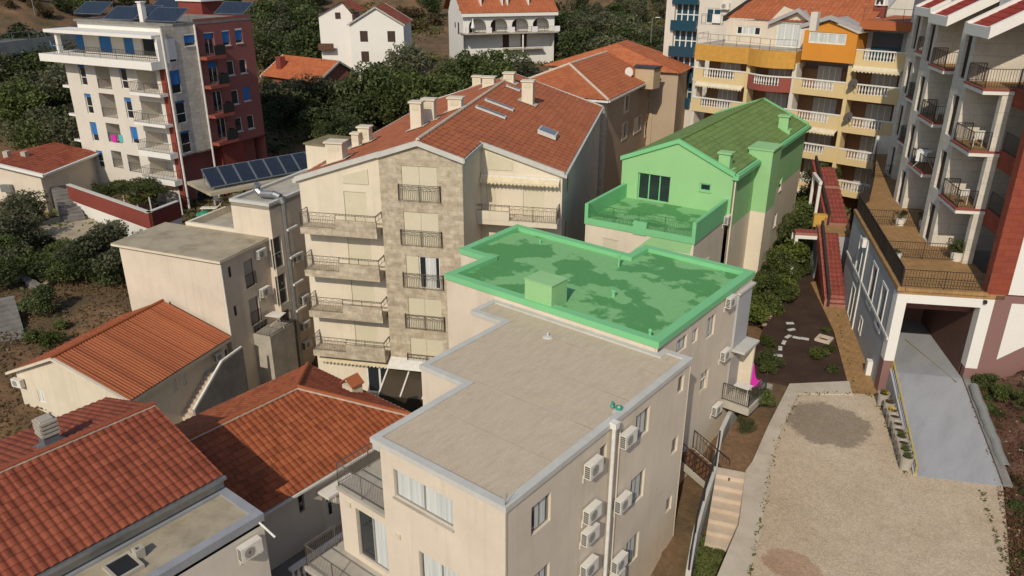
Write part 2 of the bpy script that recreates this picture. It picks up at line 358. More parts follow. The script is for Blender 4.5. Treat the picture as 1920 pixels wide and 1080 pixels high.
def railing(mb, pts, h=1., gap=.12, r=.012, post=1.6, kind='bars', low=.08, rr=.022):
    """iron railing along a 3D path of foot points"""
    up = lambda p, z: Vector(p)+Vector((0, 0, z))
    for a, b in zip(pts, pts[1:]):
        a, b = Vector(a), Vector(b); L = (b-a).length
        if L < .05: continue
        mb.bar(up(a, h), up(b, h), rr); mb.bar(up(a, low), up(b, low), rr*.7)
        np_ = max(1, round(L/post))
        for k in range(np_+1): q = a+(b-a)*(k/np_); mb.bar(q, up(q, h), rr)
        n = max(2, round(L/gap)); hi = h
        if kind in ('key', 'band'):
            hi = h*.78; mb.bar(up(a, hi), up(b, hi), rr*.7)
            m = max(2, round(L/(h*.5)))
            for k in range(m):
                q0, q1 = a+(b-a)*(k/m), a+(b-a)*((k+1)/m); mb.bar(up(q0, hi), up(q1, h), r*.8, 3); mb.bar(up(q0, h), up(q1, hi), r*.8, 3)
        if kind == 'key':
            n = n//2*2; t0, t1 = low+.07, hi-.07
            for k in range(n):
                q = a+(b-a)*((k+.5)/n); q2 = a+(b-a)*((k+1.5)/n)
                mb.bar(up(q, t0 if k % 4 else low), up(q, t1), r, 3)
                if k < n-1: z = t1 if k % 2 == 0 else t0; mb.bar(up(q, z), up(q2, z), r, 3)
        else:
            for k in range(1, n): q = a+(b-a)*(k/n); mb.bar(up(q, low), up(q, hi), r, 3)
def balustrade(mb, a, b, h=.85, gap=.22, r=.055):
    a, b = Vector(a), Vector(b); L = (b-a).length; n = max(2, round(L/gap))
    for k in range(n):
        q = a+(b-a)*((k+.5)/n); mb.lathe(q, [(r*.9, 0), (r*.9, h*.1), (r*.5, h*.16), (r*1.15, h*.38), (r*.5, h*.8), (r*.9, h*.88), (r*.9, h)], 6)

def tile_slope(mb, O, e, t, poly, cw, rh, amp, step, nc=6):
    """tiled roof plane as geometry: O origin, e along the eave, t up the slope (unit vectors), poly in (s,t) metres"""
    O, e, t = Vector(O), Vector(e), Vector(t); n = e.cross(t); n.normalize()
    if n.z < 0: n = -n
    if mb.uv is None: mb.uv = []
    smin, smax = min(p[0] for p in poly), max(p[0] for p in poly); tmin, tmax = min(p[1] for p in poly), max(p[1] for p in poly)
    def span(y):
        xs = []
        for (x0, y0), (x1, y1) in zip(poly, poly[1:]+poly[:1]):
            if abs(y1-y0) < 1e-9:
                if abs(y-y0) < 1e-6: xs += [x0, x1]
            elif min(y0, y1)-1e-6 <= y <= max(y0, y1)+1e-6: xs.append(x0+(x1-x0)*(y-y0)/(y1-y0))
        return (min(xs), max(xs)) if xs else (smin, smin)
    nr = max(1, int(math.ceil((tmax-tmin)/rh))); cols = int(math.ceil((smax-smin)/cw)); N = cols*nc+1
    S = [smin+cw*k/nc for k in range(N)]; F = [amp*(1 if k % nc in (1, 2) else (.72 if k % nc in (0, 3) else .0)) if nc >= 5 else amp*(k % 2) for k in range(N)]
    rows = []
    for i in range(nr):
        t0 = tmin+i*rh; t1 = min(tmax, t0+rh); rows += [(t0, step, i+.02), (t1, 0., i+.98)]
    base = len(mb.v)
    for (tt, hh, tv) in rows:
        lo, hi = span(min(max(tt, tmin+1e-4), tmax-1e-4))
        for k in range(N):
            x = min(max(S[k], lo), hi); p = O + e*x + t*tt + n*(hh+F[k]); mb.v.append(tuple(p)); mb.uv.append(((x-smin)/cw, tv))
    for j in range(len(rows)-1):
        for k in range(N-1):
            a = base+j*N+k; q = (a, a+1, a+N+1, a+N)
            if (Vector(mb.v[a])-Vector(mb.v[a+1])).length + (Vector(mb.v[a+N])-Vector(mb.v[a+N+1])).length > 1e-4: mb.f.append(q)
def slope(mb, A, B, Cc, D, cw=.3, rh=.35, amp=.03, step=.02, nc=6, tri=None):
    """roof plane from eave corners A, B up to ridge corners Cc (above B), D (above A)"""
    A, B, Cc, D = map(Vector, (A, B, Cc, D)); e = (B-A).normalized(); up = (D-A)-e*(D-A).dot(e); t = up.normalized()
    poly = [((q-A).dot(e), (q-A).dot(t)) for q in (A, B, Cc, D)]
    poly = [p for i, p in enumerate(poly) if (Vector(p)-Vector(poly[i-1])).length > 1e-3]
    tile_slope(mb, A, e, t, poly, cw, rh, amp, step, nc)
def ridge(mb, a, b, r=.1, n=None):
    """half-round ridge tiles, each overlapping the next"""
    a, b = Vector(a), Vector(b); L = (b-a).length; n = n or max(1, round(L/.42))
    for k in range(n): mb.bar(a+(b-a)*(k/n), a+(b-a)*((k+1.06)/n), r*1.02, 8, r*.86)
# ------------------------------------------------------------------ the ground
M['earth'] = mottled('dry_hillside_earth', [(.25, (.05, .048, .022)), (.45, (.13, .085, .045)), (.6, (.20, .115, .06)), (.8, (.27, .2, .125))], .22, fine=3, bs=.6, bd=.1, fmix=.6)
M['field'] = mottled('reddish_dry_field', [(.25, (.075, .05, .026)), (.5, (.135, .075, .04)), (.75, (.20, .125, .065))], .6, fine=5, bs=.7, bd=.1, fmix=.7)
M['soil'] = mottled('dark_damp_soil', [(.3, (.04, .022, .014)), (.6, (.065, .036, .024)), (.8, (.10, .065, .045))], .8, fine=12, bs=.8, bd=.05, fmix=.5)
M['pathconc'] = mottled('pale_concrete_path', [(.3, (.40, .34, .26)), (.55, (.50, .43, .335)), (.8, (.56, .49, .40))], .9, fine=25, bs=.1)
M['ramp'] = mottled('blue_grey_ramp_paint', [(.3, (.265, .27, .28)), (.5, (.31, .315, .325)), (.75, (.345, .35, .36))], .9, stretch=(1.6, .4, 1), rot=(0, 0, rad(-28)), fine=20, bs=.1, rough=.7, fmix=.15)
M['stepstone'] = mottled('pinkish_concrete_steps', [(.3, (.48, .38, .28)), (.7, (.6, .5, .39))], 1.2, fine=30)
M['faded'] = plain('faded_yellow_line', (.27, .24, .13), .7); M['yellowpaint'] = plain('yellow_paint', (.55, .38, .02), .5); M['tarmac'] = mottled('viaduct_tarmac', [(.3, (.10, .10, .09)), (.7, (.16, .15, .13))], .5)
def gravel():
    t = NT('pale_gravel'); v = t.coord(); a = t.ramp(t.noise(v, .16, 5, .6), [(.3, (.43, .33, .225)), (.5, (.50, .40, .285)), (.7, (.545, .45, .335))])
    vo = t.n('ShaderNodeTexVoronoi', Scale=22.); t.l(v, vo.inputs['Vector'])
    sp = t.n('ShaderNodeSeparateColor'); t.l(vo.outputs['Color'], sp.inputs[0])
    k = t.mix(.4, a, t.mix(1, a, t.ramp(sp.outputs[0], [(0, (.45, .43, .42)), (.5, (.95, .94, .92)), (1, (1.35, 1.33, 1.3))]), 'MULTIPLY'))
    m2 = t.noise(v, 1.7, 6, .75); k = t.mix(.35, k, t.mix(1, k, t.ramp(m2, [(.35, (.7, .66, .62)), (.65, (1.15, 1.14, 1.12))]), 'MULTIPLY'))
    # a dark wet-looking stain and a reddish one, each with a ragged edge of its own
    for (cx, cy, r0, r1, c) in GR_STAINS:
        mp = t.n('ShaderNodeMapping'); tc = t.n('ShaderNodeTexCoord'); t.l(tc.outputs['Object'], mp.inputs[0]); mp.inputs['Location'].default_value = (-cx/r0, -cy/r1, 0); mp.inputs['Scale'].default_value = (1/r0, 1/r1, 0)
        ln = t.n('ShaderNodeVectorMath', _operation='LENGTH'); t.l(mp.outputs[0], ln.inputs[0])
        e = t.math('ADD', ln.outputs['Value'], t.math('MULTIPLY', t.math('SUBTRACT', t.noise(v, .9, 7, .75), .5), 1.15))
        k = t.mix(t.ramp(e, [(.86, (c[3],)), (1.0, (0,))]), k, t.mix(1, k, c[:3], 'MULTIPLY'))
    t.col(k); t.bump(t.math('ADD', vo.outputs['Distance'], m2), .5, .02); return t.done(.95)
G = -21.5
def gxy(x, y, z=G): p = gz(x, y, z); return (p.x, p.y)
_st = Vector(gxy(1552, 795)); _s2 = Vector(gxy(1485, 1062))
GR_STAINS = [(_st.x, _st.y, 2.1, 2.2, (.52, .52, .52, .95)), (_s2.x, _s2.y, 1.1, 1.0, (.74, .57, .5, .75))]
M['gravel'] = gravel()

CP = [(-11, 20, -26.3), (-11, 12, -26.6), (-16, 8, -27.2), (-24, 6, -27.6), (-22, 22, -27.3), (-28, 12, -27.6), (-33, 24, -31.8), (-42, 30, -31.8), (-40, 14, -31.8), (-44, 22, -31.8), (-36, 19, -31.8), (-39, 25, -31.8), (-48, 30, -31.8), (-36, 12, -31.5), (-52, 15, -26.8), (-51, 24, -27.0), (-30, 14, -31.5), (-47, 10, -27.5),
      (-58, 14, -24.6), (-58, 24, -24.6), (-68, 16, -24.2), (-66, 27, -24.4), (-80, 20, -24), (-76, 30, -23.6), (-75, 45, -24), (-60, 40, -25.5), (-50, 45, -26), (-45, 60, -24.5), (-30, 50, -24), (-22, 40, -23.5), (-18, 42, -22.2),
      (-16.5, 50, -21.7), (-17, 58, -21.6), (-22, 66, -22.5), (-30, 66, -23.5), (-40, 80, -22.5), (-55, 75, -22), (-70, 65, -21.5), (-90, 50, -20.5), (-95, 80, -18.5), (-105, 95, -17.5), (-92, 105, -17), (-80, 95, -19), (-75, 82, -20.5),
      (-105, 125, -16), (-110, 40, -18.5), (-130, 60, -14), (-140, 90, -13), (-120, 150, -12), (-90, 150, -14), (-60, 130, -16), (-40, 100, -20), (-10, 90, -19), (10, 70, -16), (-150, 20, -16), (-110, 10, -20.5), (-100, -10, -22),
      (-10, 30, -23.5), (-12, 36, -22.6), (-6, 30, -24), (-4, 38, -23), (3, 46, -19), (7, 36, -18.5), (4, 40, -19.8), (-1.2, 41, -22.3), (-.2, 38, -22.4), (.4, 35.5, -22.4), (.7, 33, -22.4), (.8, 30, -22.4), (1, 26, -22.5), (5, 34, -20.6), (5, 29, -21), (7, 25, -20.5), (0, 20, -23), (-4, 15, -24.5), (15, 30, -14), (30, 20, -9), (-180, 60, -6), (-190, 110, -4), (-170, 160, -2), (-120, 210, 0), (-60, 200, -3), (-20, 170, -6), (40, 120, -4),
      (-240, 100, 14), (-200, 200, 16), (-100, 280, 18), (0, 260, 14), (100, 150, 12), (-260, 0, 6), (-400, 200, 45), (-200, 400, 50), (100, 400, 45), (-500, -100, 30), (0, -60, -30), (-60, -60, -32), (80, -40, -12), (300, 100, 30), (300, -200, 0), (-200, -200, -30)]
def terrain_z(X, Y):
    num = np.zeros_like(X); den = np.zeros_like(X)
    for (a, b, c) in CP:
        d2 = (X-a)**2+(Y-b)**2+4; wt = d2**-1.7; num += wt*c; den += wt
    return num/den
def tz(x, y): return float(terrain_z(np.array([x*1.]), np.array([y*1.]))[0])
def axis(a, b, far, st):
    c = list(np.arange(a, b+.1, st)); s, x = st, b
    while x < far[1]: s *= 1.25; x += s; c.append(x)
    s, x = st, a
    while x > far[0]: s *= 1.25; x -= s; c.insert(0, x)
    return np.array(c)
gx = axis(-150, 20, (-1500, 1500), 1.5); gy = axis(0, 150, (-1500, 1500), 1.5)
XX, YY = np.meshgrid(gx, gy); rs = np.random.RandomState(3)
ZZ = terrain_z(XX, YY) + .12*np.sin(XX*.9+np.cos(YY*.7)*2)*np.cos(YY*.8) + .08*rs.randn(*XX.shape)*(np.abs(XX) < 160)
ter = MB(); ny, nx = XX.shape; ter.v = np.stack([XX, YY, ZZ], -1).reshape(-1, 3).tolist()
ter.f = [(j*nx+i, j*nx+i+1, (j+1)*nx+i+1, (j+1)*nx+i) for j in range(ny-1) for i in range(nx-1)]
struct('ground', ter, 'earth', smooth=True)

m = MB(); m.prism([(-47.5, 15), (-20, 4), (-11.9, 4), (-11.9, 14), (-18, 26), (-27, 30), (-30, 40), (-44, 33), (-50, 28)], -32.2, -31.3); struct('yard', m, 'concrete')
# forecourt: gravel, path, planted strips, all on one raised bank
pl = [(1480, 721), (1440, 800), (1410, 868), (1398, 884), (1385, 985), (1345, 1080)]
left = [gxy(*p) for p in pl]
lo = Vector(left[-1])-Vector(left[-2]); left.append((left[-1][0]+lo.x*3, left[-1][1]+lo.y*3))
inner = [gxy(*p) for p in ((1497, 739), (1455, 830), (1440, 900), (1427, 1000), (1405, 1080))]; d = Vector(inner[-1])-Vector(inner[-2]); inner.append((inner[-1][0]+d.x*5, inner[-1][1]+d.y*5))
RC = [gxy(*p) for p in ((1642, 736), (1718, 893), (1880, 912), (1888, 990), (1893, 1080))]; d = Vector(RC[-1])-Vector(RC[-2]); RC.append((RC[-1][0]+d.x*6+1.5, RC[-1][1]+d.y*6))
b = MB(); b.prism((inner+RC[::-1])[::-1], -26.4, G); struct('forecourt_gravel', b, 'gravel')
b = MB(); a0 = gxy(1485, 717); a1 = gxy(1592, 716); a2 = gxy(1598, 741)
pp = [left[0], *left[1:], *inner[::-1], a2, a1]
# path: strip between its outer edge and the gravel
b = MB(); L2 = left; I2 = inner
b.prism([L2[0], L2[1], L2[2], I2[2], I2[1], I2[0]], -24, G+.06); b.prism([L2[2], L2[3], I2[2]], -24, G+.06)
b.prism([L2[3], L2[4], L2[5], L2[6], I2[5], I2[4], I2[3], I2[2]], -27, G+.06); b.prism([L2[0], I2[0], a2, a1], -24, G+.06); struct('path', b, 'pathconc')
# soil garden and tiled path
b = MB(); sg = [left[0], a1, gxy(1560, 620), gxy(1524, 533), gxy(1535, 495), gxy(1505, 500), gxy(1432, 612), gxy(1398, 700)]; b.prism(sg[::-1] if False else sg, -24, G-.02); struct('garden_soil', b, 'soil')
R_O, R_YAW = (-7.5, 40.9), 29
class _Fr(Th):
    def __init__(s, ox, oy, yaw): y = rad(yaw); s.u = Vector((cos(y), sin(y), 0)); s.v = Vector((-sin(y), cos(y), 0)); s.o = Vector((ox, oy, 0))
RF = _Fr(*R_O, R_YAW)
def rxy(u, v): p = RF.world(u, v, 0); return (p.x, p.y)
b = MB(); b.prism([rxy(-1.42, -.35), rxy(0.02, -.35), rxy(.85, 13.6), rxy(.3, 16.2), rxy(-.75, 15.5), rxy(-.75, 7.5)], -24, G+.03)
struct('tiled_path', b, 'paver')
# ramp up to the garage
RA0, RA1 = Vector((*gxy(1718, 893), G+.01)), Vector((*gxy(1880, 912), G+.01)); RQ0, RQ1 = RF.world(.52, 0, -20.2), RF.world(3.99, 0, -20.25)
b = MB(); b.extr([RA0, RA1, RQ1, RQ0], (0, 0, -3)); i0, i1 = RF.world(.52, 7, -20.2), RF.world(3.99, 7, -20.25); b.extr([RQ0, RQ1, i1, i0], (0, 0, -3)); struct('ramp', b, 'ramp')
b = MB(); e0, e1 = RF.world(2.3, 4.2, -20.16), RF.world(3.55, -.5, -20.23); b.extr([e0, e0+RF.u*.03, e1+RF.u*.03, e1], (0, 0, -.04)); m0 = gz(1712, 668, -20.43)
b.extr([m0, m0+Vector((.12, .05, 0)), m0+Vector((.2, -.6, -.1)), m0+Vector((.05, -.65, -.1))], (0, 0, .02)); struct('ramp_marking', b, 'faded')
# kerb to the right of the ramp
b = MB(); b.extr([RA1, RA1+Vector((.35, .12, 0)), RQ1+RF.u*.35, RQ1], (0, 0, .12)); struct('kerb', b, 'darkconc')
# rising earth bank to the right of the ramp and the gravel
M['bank'] = mottled('reddish_bank_earth', [(.25, (.065, .035, .022)), (.5, (.13, .065, .042)), (.75, (.21, .125, .085))], 1.1, fine=6, bs=.9, bd=.12, fmix=.7)
EL = [RQ1+RF.u*.05, RA1+Vector((-.3, -.05, -.06)), Vector((*RC[3], G-.03))+Vector((-.12, 0, 0)), Vector((*RC[4], G-.03))+Vector((-.12, 0, 0)), Vector((*RC[5], G-.03))]
def bank_pt(t, w):
    k = min(int(t), len(EL)-2); p = EL[k].lerp(EL[k+1], t-k); n = .14*math.sin(t*9+w*3)+.1*math.sin(t*23+w*7)
    return Vector((p.x+w*.95, p.y+w*.28, p.z+max(0, w-.95)*(.6+n*.5)+.1*min(1, max(0, w-.9))*math.sin(w*5+t*11)-.05))
bm_ = MB(); NT_, NW_ = 60, 16
for i in range(NT_+1):
    for j in range(NW_+1): bm_.v.append(tuple(bank_pt(i/NT_*(len(EL)-1), j/NW_*6)))
bm_.f = [(i*(NW_+1)+j, i*(NW_+1)+j+1, (i+1)*(NW_+1)+j+1, (i+1)*(NW_+1)+j) for i in range(NT_) for j in range(NW_)]
struct('earth_bank', bm_, 'bank', smooth=True)
# bed between the house and the path, lower yard beside the front block, grass
b = MB(); b.prism([left[0], left[1], left[2], left[3], gxy(1367, 893), gxy(1340, 850), (-12.3, 33.4), (-12.6, 38.5)][::-1], -26, G-.12); struct('planting_bed', b, 'earth')
# concrete steps that go down along the path, and lawn below them
b = MB(); A, B_ = Vector((*left[3], 0)), Vector((*left[4], 0)); d = B_-A; nrm = Vector((-d.y, d.x, 0)).normalized();
if nrm.x > 0: nrm = -nrm
for k in range(7):
    p, q = A+d*(k/7), A+d*((k+1)/7); z = G-.06-.2*k
    b.prism([(p.x, p.y), (q.x, q.y), (q+nrm*1.25).to_2d()[:], (p+nrm*1.25).to_2d()[:]][::-1], -27, z)
struct('steps', b, 'stepstone')
b = MB(); p, q = A+d, A+d*2.6; b.prism([(p.x, p.y), (q.x+.6, q.y), (q+nrm*1.5).to_2d()[:], (p+nrm*1.25).to_2d()[:]][::-1], -27, -23.0); struct('lawn_bank', b, 'field')
# dry field at the left, road on the viaduct
# ------------------------------------------------------------------ front apartment block
def w2(b, pts): return [(x-b.o.x, y-b.o.y) for x, y in pts]
b = Th('apartment_block', 'cream flat roofed apartment block in the foreground with grey edged felt roof', 'apartment block', -15, 20, 0, (0, 0, -31.8))
FP = [(-11.81, 14.58), (-11.81, 26.5), (-13.05, 26.5), (-13.05, 26.02), (-21.75, 26.02), (-21.75, 24.4), (-19.9, 24.4), (-19.9, 19.25), (-17.6, 19.25), (-17.6, 14.58)]
fp = w2(b, FP); RZ = -14.9
m = MB(); ring(m, fp, .05, .24, RZ-.2, RZ); m.extr([(p[0], p[1], RZ-.45) for p in w2(b, [(-17.6, 14.58), (-17.25, 14.58), (-17.25, 19.25), (-17.6, 19.25)])], (0, 0, .3))
cop = b.part('coping', m, 'coping'); m = MB(); m.prism(offset(fp, -.22), RZ-.4, RZ-.07); b.part('roof', m, 'membrane')
m = MB()
for (x, y) in ((1027, 632), (1222, 640), (1160, 772)):
    m = MB(); u, v, z = b.flat(x, y, RZ-.07); m.lathe((u, v, z), [(.24, 0), (.20, .05), (.05, .08), (.05, .22)], 12); b.part('roof_vent', m, 'coping')
m = MB(); s0, s1 = b.flat(975, 735, RZ-.062), b.flat(1160, 782, RZ-.062); m.bar(s0, s1, .008, 3); b.part('felt_seam', m, 'oldconcrete')
for k in range(1, 5): m = MB(); m.box(-17.5-(-15), -11.95-(-15), 14.9+2.4*k-20, 14.925+2.4*k-20, RZ-.07, RZ-.062); b.part('felt_lap', m, 'oldconcrete')
wm = MB(); x0, y0 = -15, 20
Wf = Wall(b, (-17.25-x0, 14.6-y0), (-11.83-x0, 14.6-y0)); Wr = Wall(b, (-11.83-x0, 14.6-y0), (-11.83-x0, 26.48-y0))
r = Wf.rect(737, 877, 850, 988); r2 = (r[0], r[1], Wf.px(741, 931)[1], Wf.px(736.7, 878)[1])
Wf.win(r2, .16, 'frame_grey', 'glass', 2, .06, 'concrete', curtain=True)
for k in range(1, 3):
    a = Wf.px(785, 1030); Wf.win((a[0], a[0]+2.0, r2[2]-2.9*k-.35, r2[3]-2.9*k), .16, 'frame_grey', 'glass', 2, .06, 'concrete', curtain=(.05, 1))
def wq(W, o, tl, tr, br): return (W.px(tl[0], tl[1])[0], W.px(tr[0], tr[1])[0], W.px(br[0], br[1])[1], W.px(tr[0], tr[1])[1])
z5 = lambda x, y: (900+x/3, 720+y/3)
for tl, tr, br, n in (((290, 690), (400, 605), (398, 765), 2), ((880, 185), (958, 118), (950, 262), 2), ((850, 545), (930, 470), (917, 628), 2), ((825, 905), (897, 822), (885, 972), 2),
                      ((676, 358), (716, 328), (710, 440), 1), ((1082, 312), (1117, 285), (1112, 370), 1), ((1050, 652), (1082, 620), (1076, 697), 1), ((1022, 950), (1052, 915), (1047, 985), 1), ((300, 1075), (392, 998), (385, 1160), 2)):
    Wr.win(wq(Wr, 0, z5(*tl), z5(*tr), z5(*br)), .16, 'frame_grey', 'glass', n, .055, None, curtain=(.3, .85) if n == 2 else None)
z6 = lambda x, y: (1200+x/3.375, 480+y/3.375)
Wr.win(wq(Wr, 0, z6(245, 765), z6(283, 742), z6(275, 848)), .16, 'frame_grey', 'glass', 1, .055)
Wf.build(wm, -31.8, RZ-.19); Wr.build(wm, -31.8, RZ-.19)
for p0, p1 in zip(FP[1:], FP[2:]):
    if p0 == (-17.6, 19.25): p0, p1 = (-17.25, 19.25), (-17.25, 14.6)
    if p1 == (-17.6, 19.25): p1 = (-17.25, 19.25)
    Wall(b, (p0[0]-x0, p0[1]-y0), (p1[0]-x0, p1[1]-y0)).build(wm, -31.8, RZ-.19)
Wall(b, (-17.25-x0, 19.25-y0), (-17.25-x0, 14.6-y0)).build(wm, -31.8, RZ-.19)
# lower wing at the left with a terrace on it
tl = onpl(634, 911, Vector((0, 14.72, 0)), Vector((0, 1, 0))); xl, zt = tl.x, tl.z
Wl = Wall(b, (xl-x0, 14.72-y0), (-17.25-x0, 14.72-y0)); a = Wl.rect(667, 960, 722, 1070)
Wl.win((a[0], Wl.L-.08, zt-2.75, zt-.55), .16, 'frame_grey', 'glass', 2, .06, None, curtain=(.45, 1), name='glass_door')
Wl.win((a[0], Wl.L-.08, zt-5.7, zt-3.45), .16, 'frame_grey', 'glass', 2, .06, None, curtain=(.3, 1), name='glass_door')
Wl.build(wm, -31.8, zt-.06); Wall(b, (xl-x0, 19.2-y0), (xl-x0, 14.72-y0)).build(wm, -31.8, zt-.06)
b.part('wall', wm, 'cream')
m = MB(); m.box(xl-.06-x0, -17.26-x0, 14.66-y0, 19.2-y0, zt-.16, zt); b.part('terrace', m, 'concrete')
m = MB(); railing(m, [(-17.3-x0, 14.74-y0, zt), (xl-x0, 14.74-y0, zt), (xl-x0, 19.2-y0, zt)], 1.0, .085, .008, 1.3, low=.12); o = b.part('railing', m, 'metal_bronze')
zb = zt-3.0; m = MB(); m.box(xl-.5-x0, -17.26-x0, 13.2-y0, 14.71-y0, zb-.2, zb); m.box(xl-.5-x0, xl-.01-x0, 14.71-y0, 16.-y0, zb-.2, zb); b.part('balcony', m, 'concrete')
m = MB(); railing(m, [(-17.3-x0, 13.28-y0, zb), (xl-.42-x0, 13.28-y0, zb), (xl-.42-x0, 16.-y0, zb)], 1.0, .085, .008, 1.3, low=.12); b.part('railing', m, 'metal_bronze')
# rain pipes on the side wall, lightning wire on the corner
m = MB(); pa, pz = Wr.px(1152, 800, .16)
m.bar(Wr.P(pa, .16, pz), Wr.P(pa, .16, -27), .075, 8); Wr.boxp(m, pa-.13, pa+.13, .03, .3, pz-.05, pz+.2)
b.part('downpipe', m, 'frame_white', smooth=False); m = MB()
for k in (.34, .62): m = MB(); m.bar(Wr.P(pa+k, .05, RZ-.25), Wr.P(pa+k, .05, -27), .028, 6); b.part('downpipe', m, 'cream')
m = MB(); m.bar((-11.78-x0, 14.55-y0, RZ+.01), (-11.78-x0, 14.55-y0, -27), .009, 4)
for dx, dy in ((-.25, .12), (.1, .32), (-.05, .2)): m.bar((-11.86-x0, 14.62-y0, RZ), (-11.86-x0+dx, 14.62-y0+dy, RZ+.3), .007, 3)
b.part('lightning_wire', m, 'metal_bronze')
m = MB(); u, v, z = b.flat(1148, 764, RZ); m.lathe((u, v, z), [(.05, 0), (.09, .05), (.05, .12), (.04, .25)], 8); m.lathe((u+.25, v+.05, z), [(.13, 0), (.14, .1), (.02, .14)], 10); g1 = m
solo('drain_cap', Th.__dict__ and (lambda mm: (setattr(mm, 'v', [(p[0]+x0, p[1]+y0, p[2]) for p in mm.v]), mm)[1])(m), plain('green_plastic', (.03, .28, .19), .5), 'small green plastic drain fitting on the right edge of the felt roof', 'drain fitting')

# ------------------------------------------------------------------ air conditioner outdoor unit (built once, then copied)
def make_ac():
    r = bpy.data.objects.new('air_conditioner', None); COL.objects.link(r); r.empty_display_size = .3
    c = MB(); c.box(-.4, .4, -.36, -.08, .05, .6); link('casing', mesh('casing', c, 'plastic_white'), r)
    f = MB(); f.lathe((0, 0, 0), [(.2, 0), (.2, .02), (.05, .03), (.05, 0)], 16); f.v = [(p[0]-.1, -.362-p[2]*.4, p[1]+.325) for p in f.v]
    for k in range(5): f.box(-.3+.002, .1-.002, -.372, -.364, .15+.08*k, .158+.08*k)
    link('fan_grille', mesh('fan_grille', f, plain('grey_plastic_grille', (.28, .27, .25), .5)), r)
    g = MB()
    for k in range(6): g.box(-.405, -.4005, -.33, -.12, .1+.08*k, .15+.08*k)
    link('side_vent', mesh('side_vent', g, 'black'), r)
    k = MB()
    for x in (-.3, .3): k = MB(); k.box(x-.02, x+.02, -.36, 0, .015, .05); k.box(x-.02, x+.02, -.03, 0, -.25, .015); link('bracket', mesh('bracket', k, 'metal_white'), r)
    return r
AC0 = make_ac(); AC_USED = [0]
def place_ac(b, W, px, py, label, o=0., group='air conditioner units on the walls', s=1.):
    """px,py: middle of the unit's casing in the view"""
    a, z = W.px(px, py, o+.22); q = W.P(a, o, z-.3*s); p = b.world(*q); wn = b.u*W.n.x + b.v*W.n.y; rz = math.atan2(wn.y, wn.x)+math.pi/2
    if not AC_USED[0]:
        AC_USED[0] = 1; r = AC0; r.location = p; r.rotation_euler = (0, 0, rz)
    else: r = dup(AC0, p, rz)
    tag(r, label, 'air conditioner', group); r.scale = (s,)*3; return r
for x, y, t in ((640, 472, 'air conditioner under the narrow top window of the front block, left of its rain pipe'), (835, 305, 'topmost air conditioner right of the front block rain pipe, beside its top window'),
                (632, 725, 'upper of the close pair of air conditioners left of the front block rain pipe'), (620, 848, 'lower of the close pair of air conditioners left of the front block rain pipe'),
                (805, 668, 'air conditioner beside the middle floor window right of the front block rain pipe'), (785, 1005, 'air conditioner beside the lower window right of the front block rain pipe'),
                (615, 1032, 'lowest air conditioner left of the front block rain pipe'), (770, 1090, 'air conditioner cut by the bottom edge, right of the front block rain pipe')):
    place_ac(b, Wr, *z5(x, y), t)
m = MB()
for x, y in ((655, 945), (748, 1005)):
    m = MB(); W_ = Wl if x < 700 else Wf; a, z = W_.px(x, y); W_.boxp(m, a-.1, a+.1, 0, .06, z-.1, z+.1); b.part('wall_box', m, 'shutter')
MAIN = b
# ------------------------------------------------------------------ middle block with the green roof
b = Th('green_roofed_block', 'cream block behind the front one, its flat roof and coping painted patchy green', 'apartment block', -20, 30, 0, (0, 0, -26.6)); x0, y0 = -20, 30
GZ = -14.4; GP = [(-13.12, 26.04), (-13.22, 35.9), (-19.3, 35.9), (-19.3, 34.15), (-26.9, 34.3), (-26.75, 29.2), (-24.82, 29.15), (-24.86, 26.07)]
gp = w2(b, GP); m = MB(); ring(m, gp, .07, .36, GZ-.28, GZ); b.part('coping', m, 'greencap')
m = MB(); m.prism(offset(gp, -.34), GZ-.6, GZ-.22); roof = b.part('roof', m, 'green_deck')
m = MB(); A = b.loc(gz(970, 530, GZ+.95)); q = [b.flat(920+x/9.6, 480+y/9.6, GZ+.95)[:2] for x, y in ((475, 482), (975, 625), (1395, 425), (890, 270))]
q[0] = (q[0][0], 26.1-y0); q[1] = (q[1][0], 26.1-y0); ux0, ux1 = q[0][0], q[1][0]; vy = (q[2][1]+q[3][1])/2
m.box(ux0, ux1, q[0][1], vy, GZ-.24, GZ+.95); m.box(ux0-.03, ux1+.03, q[0][1]-.03, vy+.03, GZ+.95, GZ+1.0); b.part('roof_box', m, 'green', roof)
for (px, py, h, r) in ((1160, 500, .75, .06), (1150, 556, .35, .09), (1218, 636, .5, .055), (1013, 455, .2, .05)):
    m = MB(); u, v, z = b.flat(px, py, GZ-.2); m.lathe((u, v, GZ-.24), [(r, 0), (r, h*.8), (r*1.5, h*.82), (r*1.5, h), (r*.5, h+.02)], 8); b.part('vent_pipe', m, 'greencap', roof)
wm = MB(); Wr = Wall(b, (-13.2-x0, 26.0-y0), (-13.2-x0, 35.85-y0))
for tl, tr, br in (((425, 440), (480, 360), (470, 490)), ((335, 470), (370, 447), (362, 535)), ((385, 745), (438, 706), (428, 830)), ((235, 530), (300, 490), (290, 580))):
    Wr.win(wq(Wr, 0, z6(*tl), z6(*tr), z6(*br)), .16, 'frame_grey', 'glass', 1 if tr[0] == 370 else 2, .05, None, curtain=(.2, .9))
zw = lambda x, y: (900+x/3, 720+y/3)
Wr.win(wq(Wr, 0, zw(1180, 510), zw(1222, 475), zw(1212, 580)), .16, 'frame_grey', 'glass', 2, .05)
Wr.win(wq(Wr, 0, zw(1240, -25), zw(1275, -45), zw(1268, 20)), .16, 'frame_grey', 'glass', 2, .05)
Wr.build(wm, -26.6, GZ-.27)
for i in range(1, len(GP)):
    p0, p1 = gp[i], gp[(i+1) % len(gp)]
    Wall(b, p0, p1).build(wm, -26.6, GZ-.27)
b.part('wall', wm, 'cream')
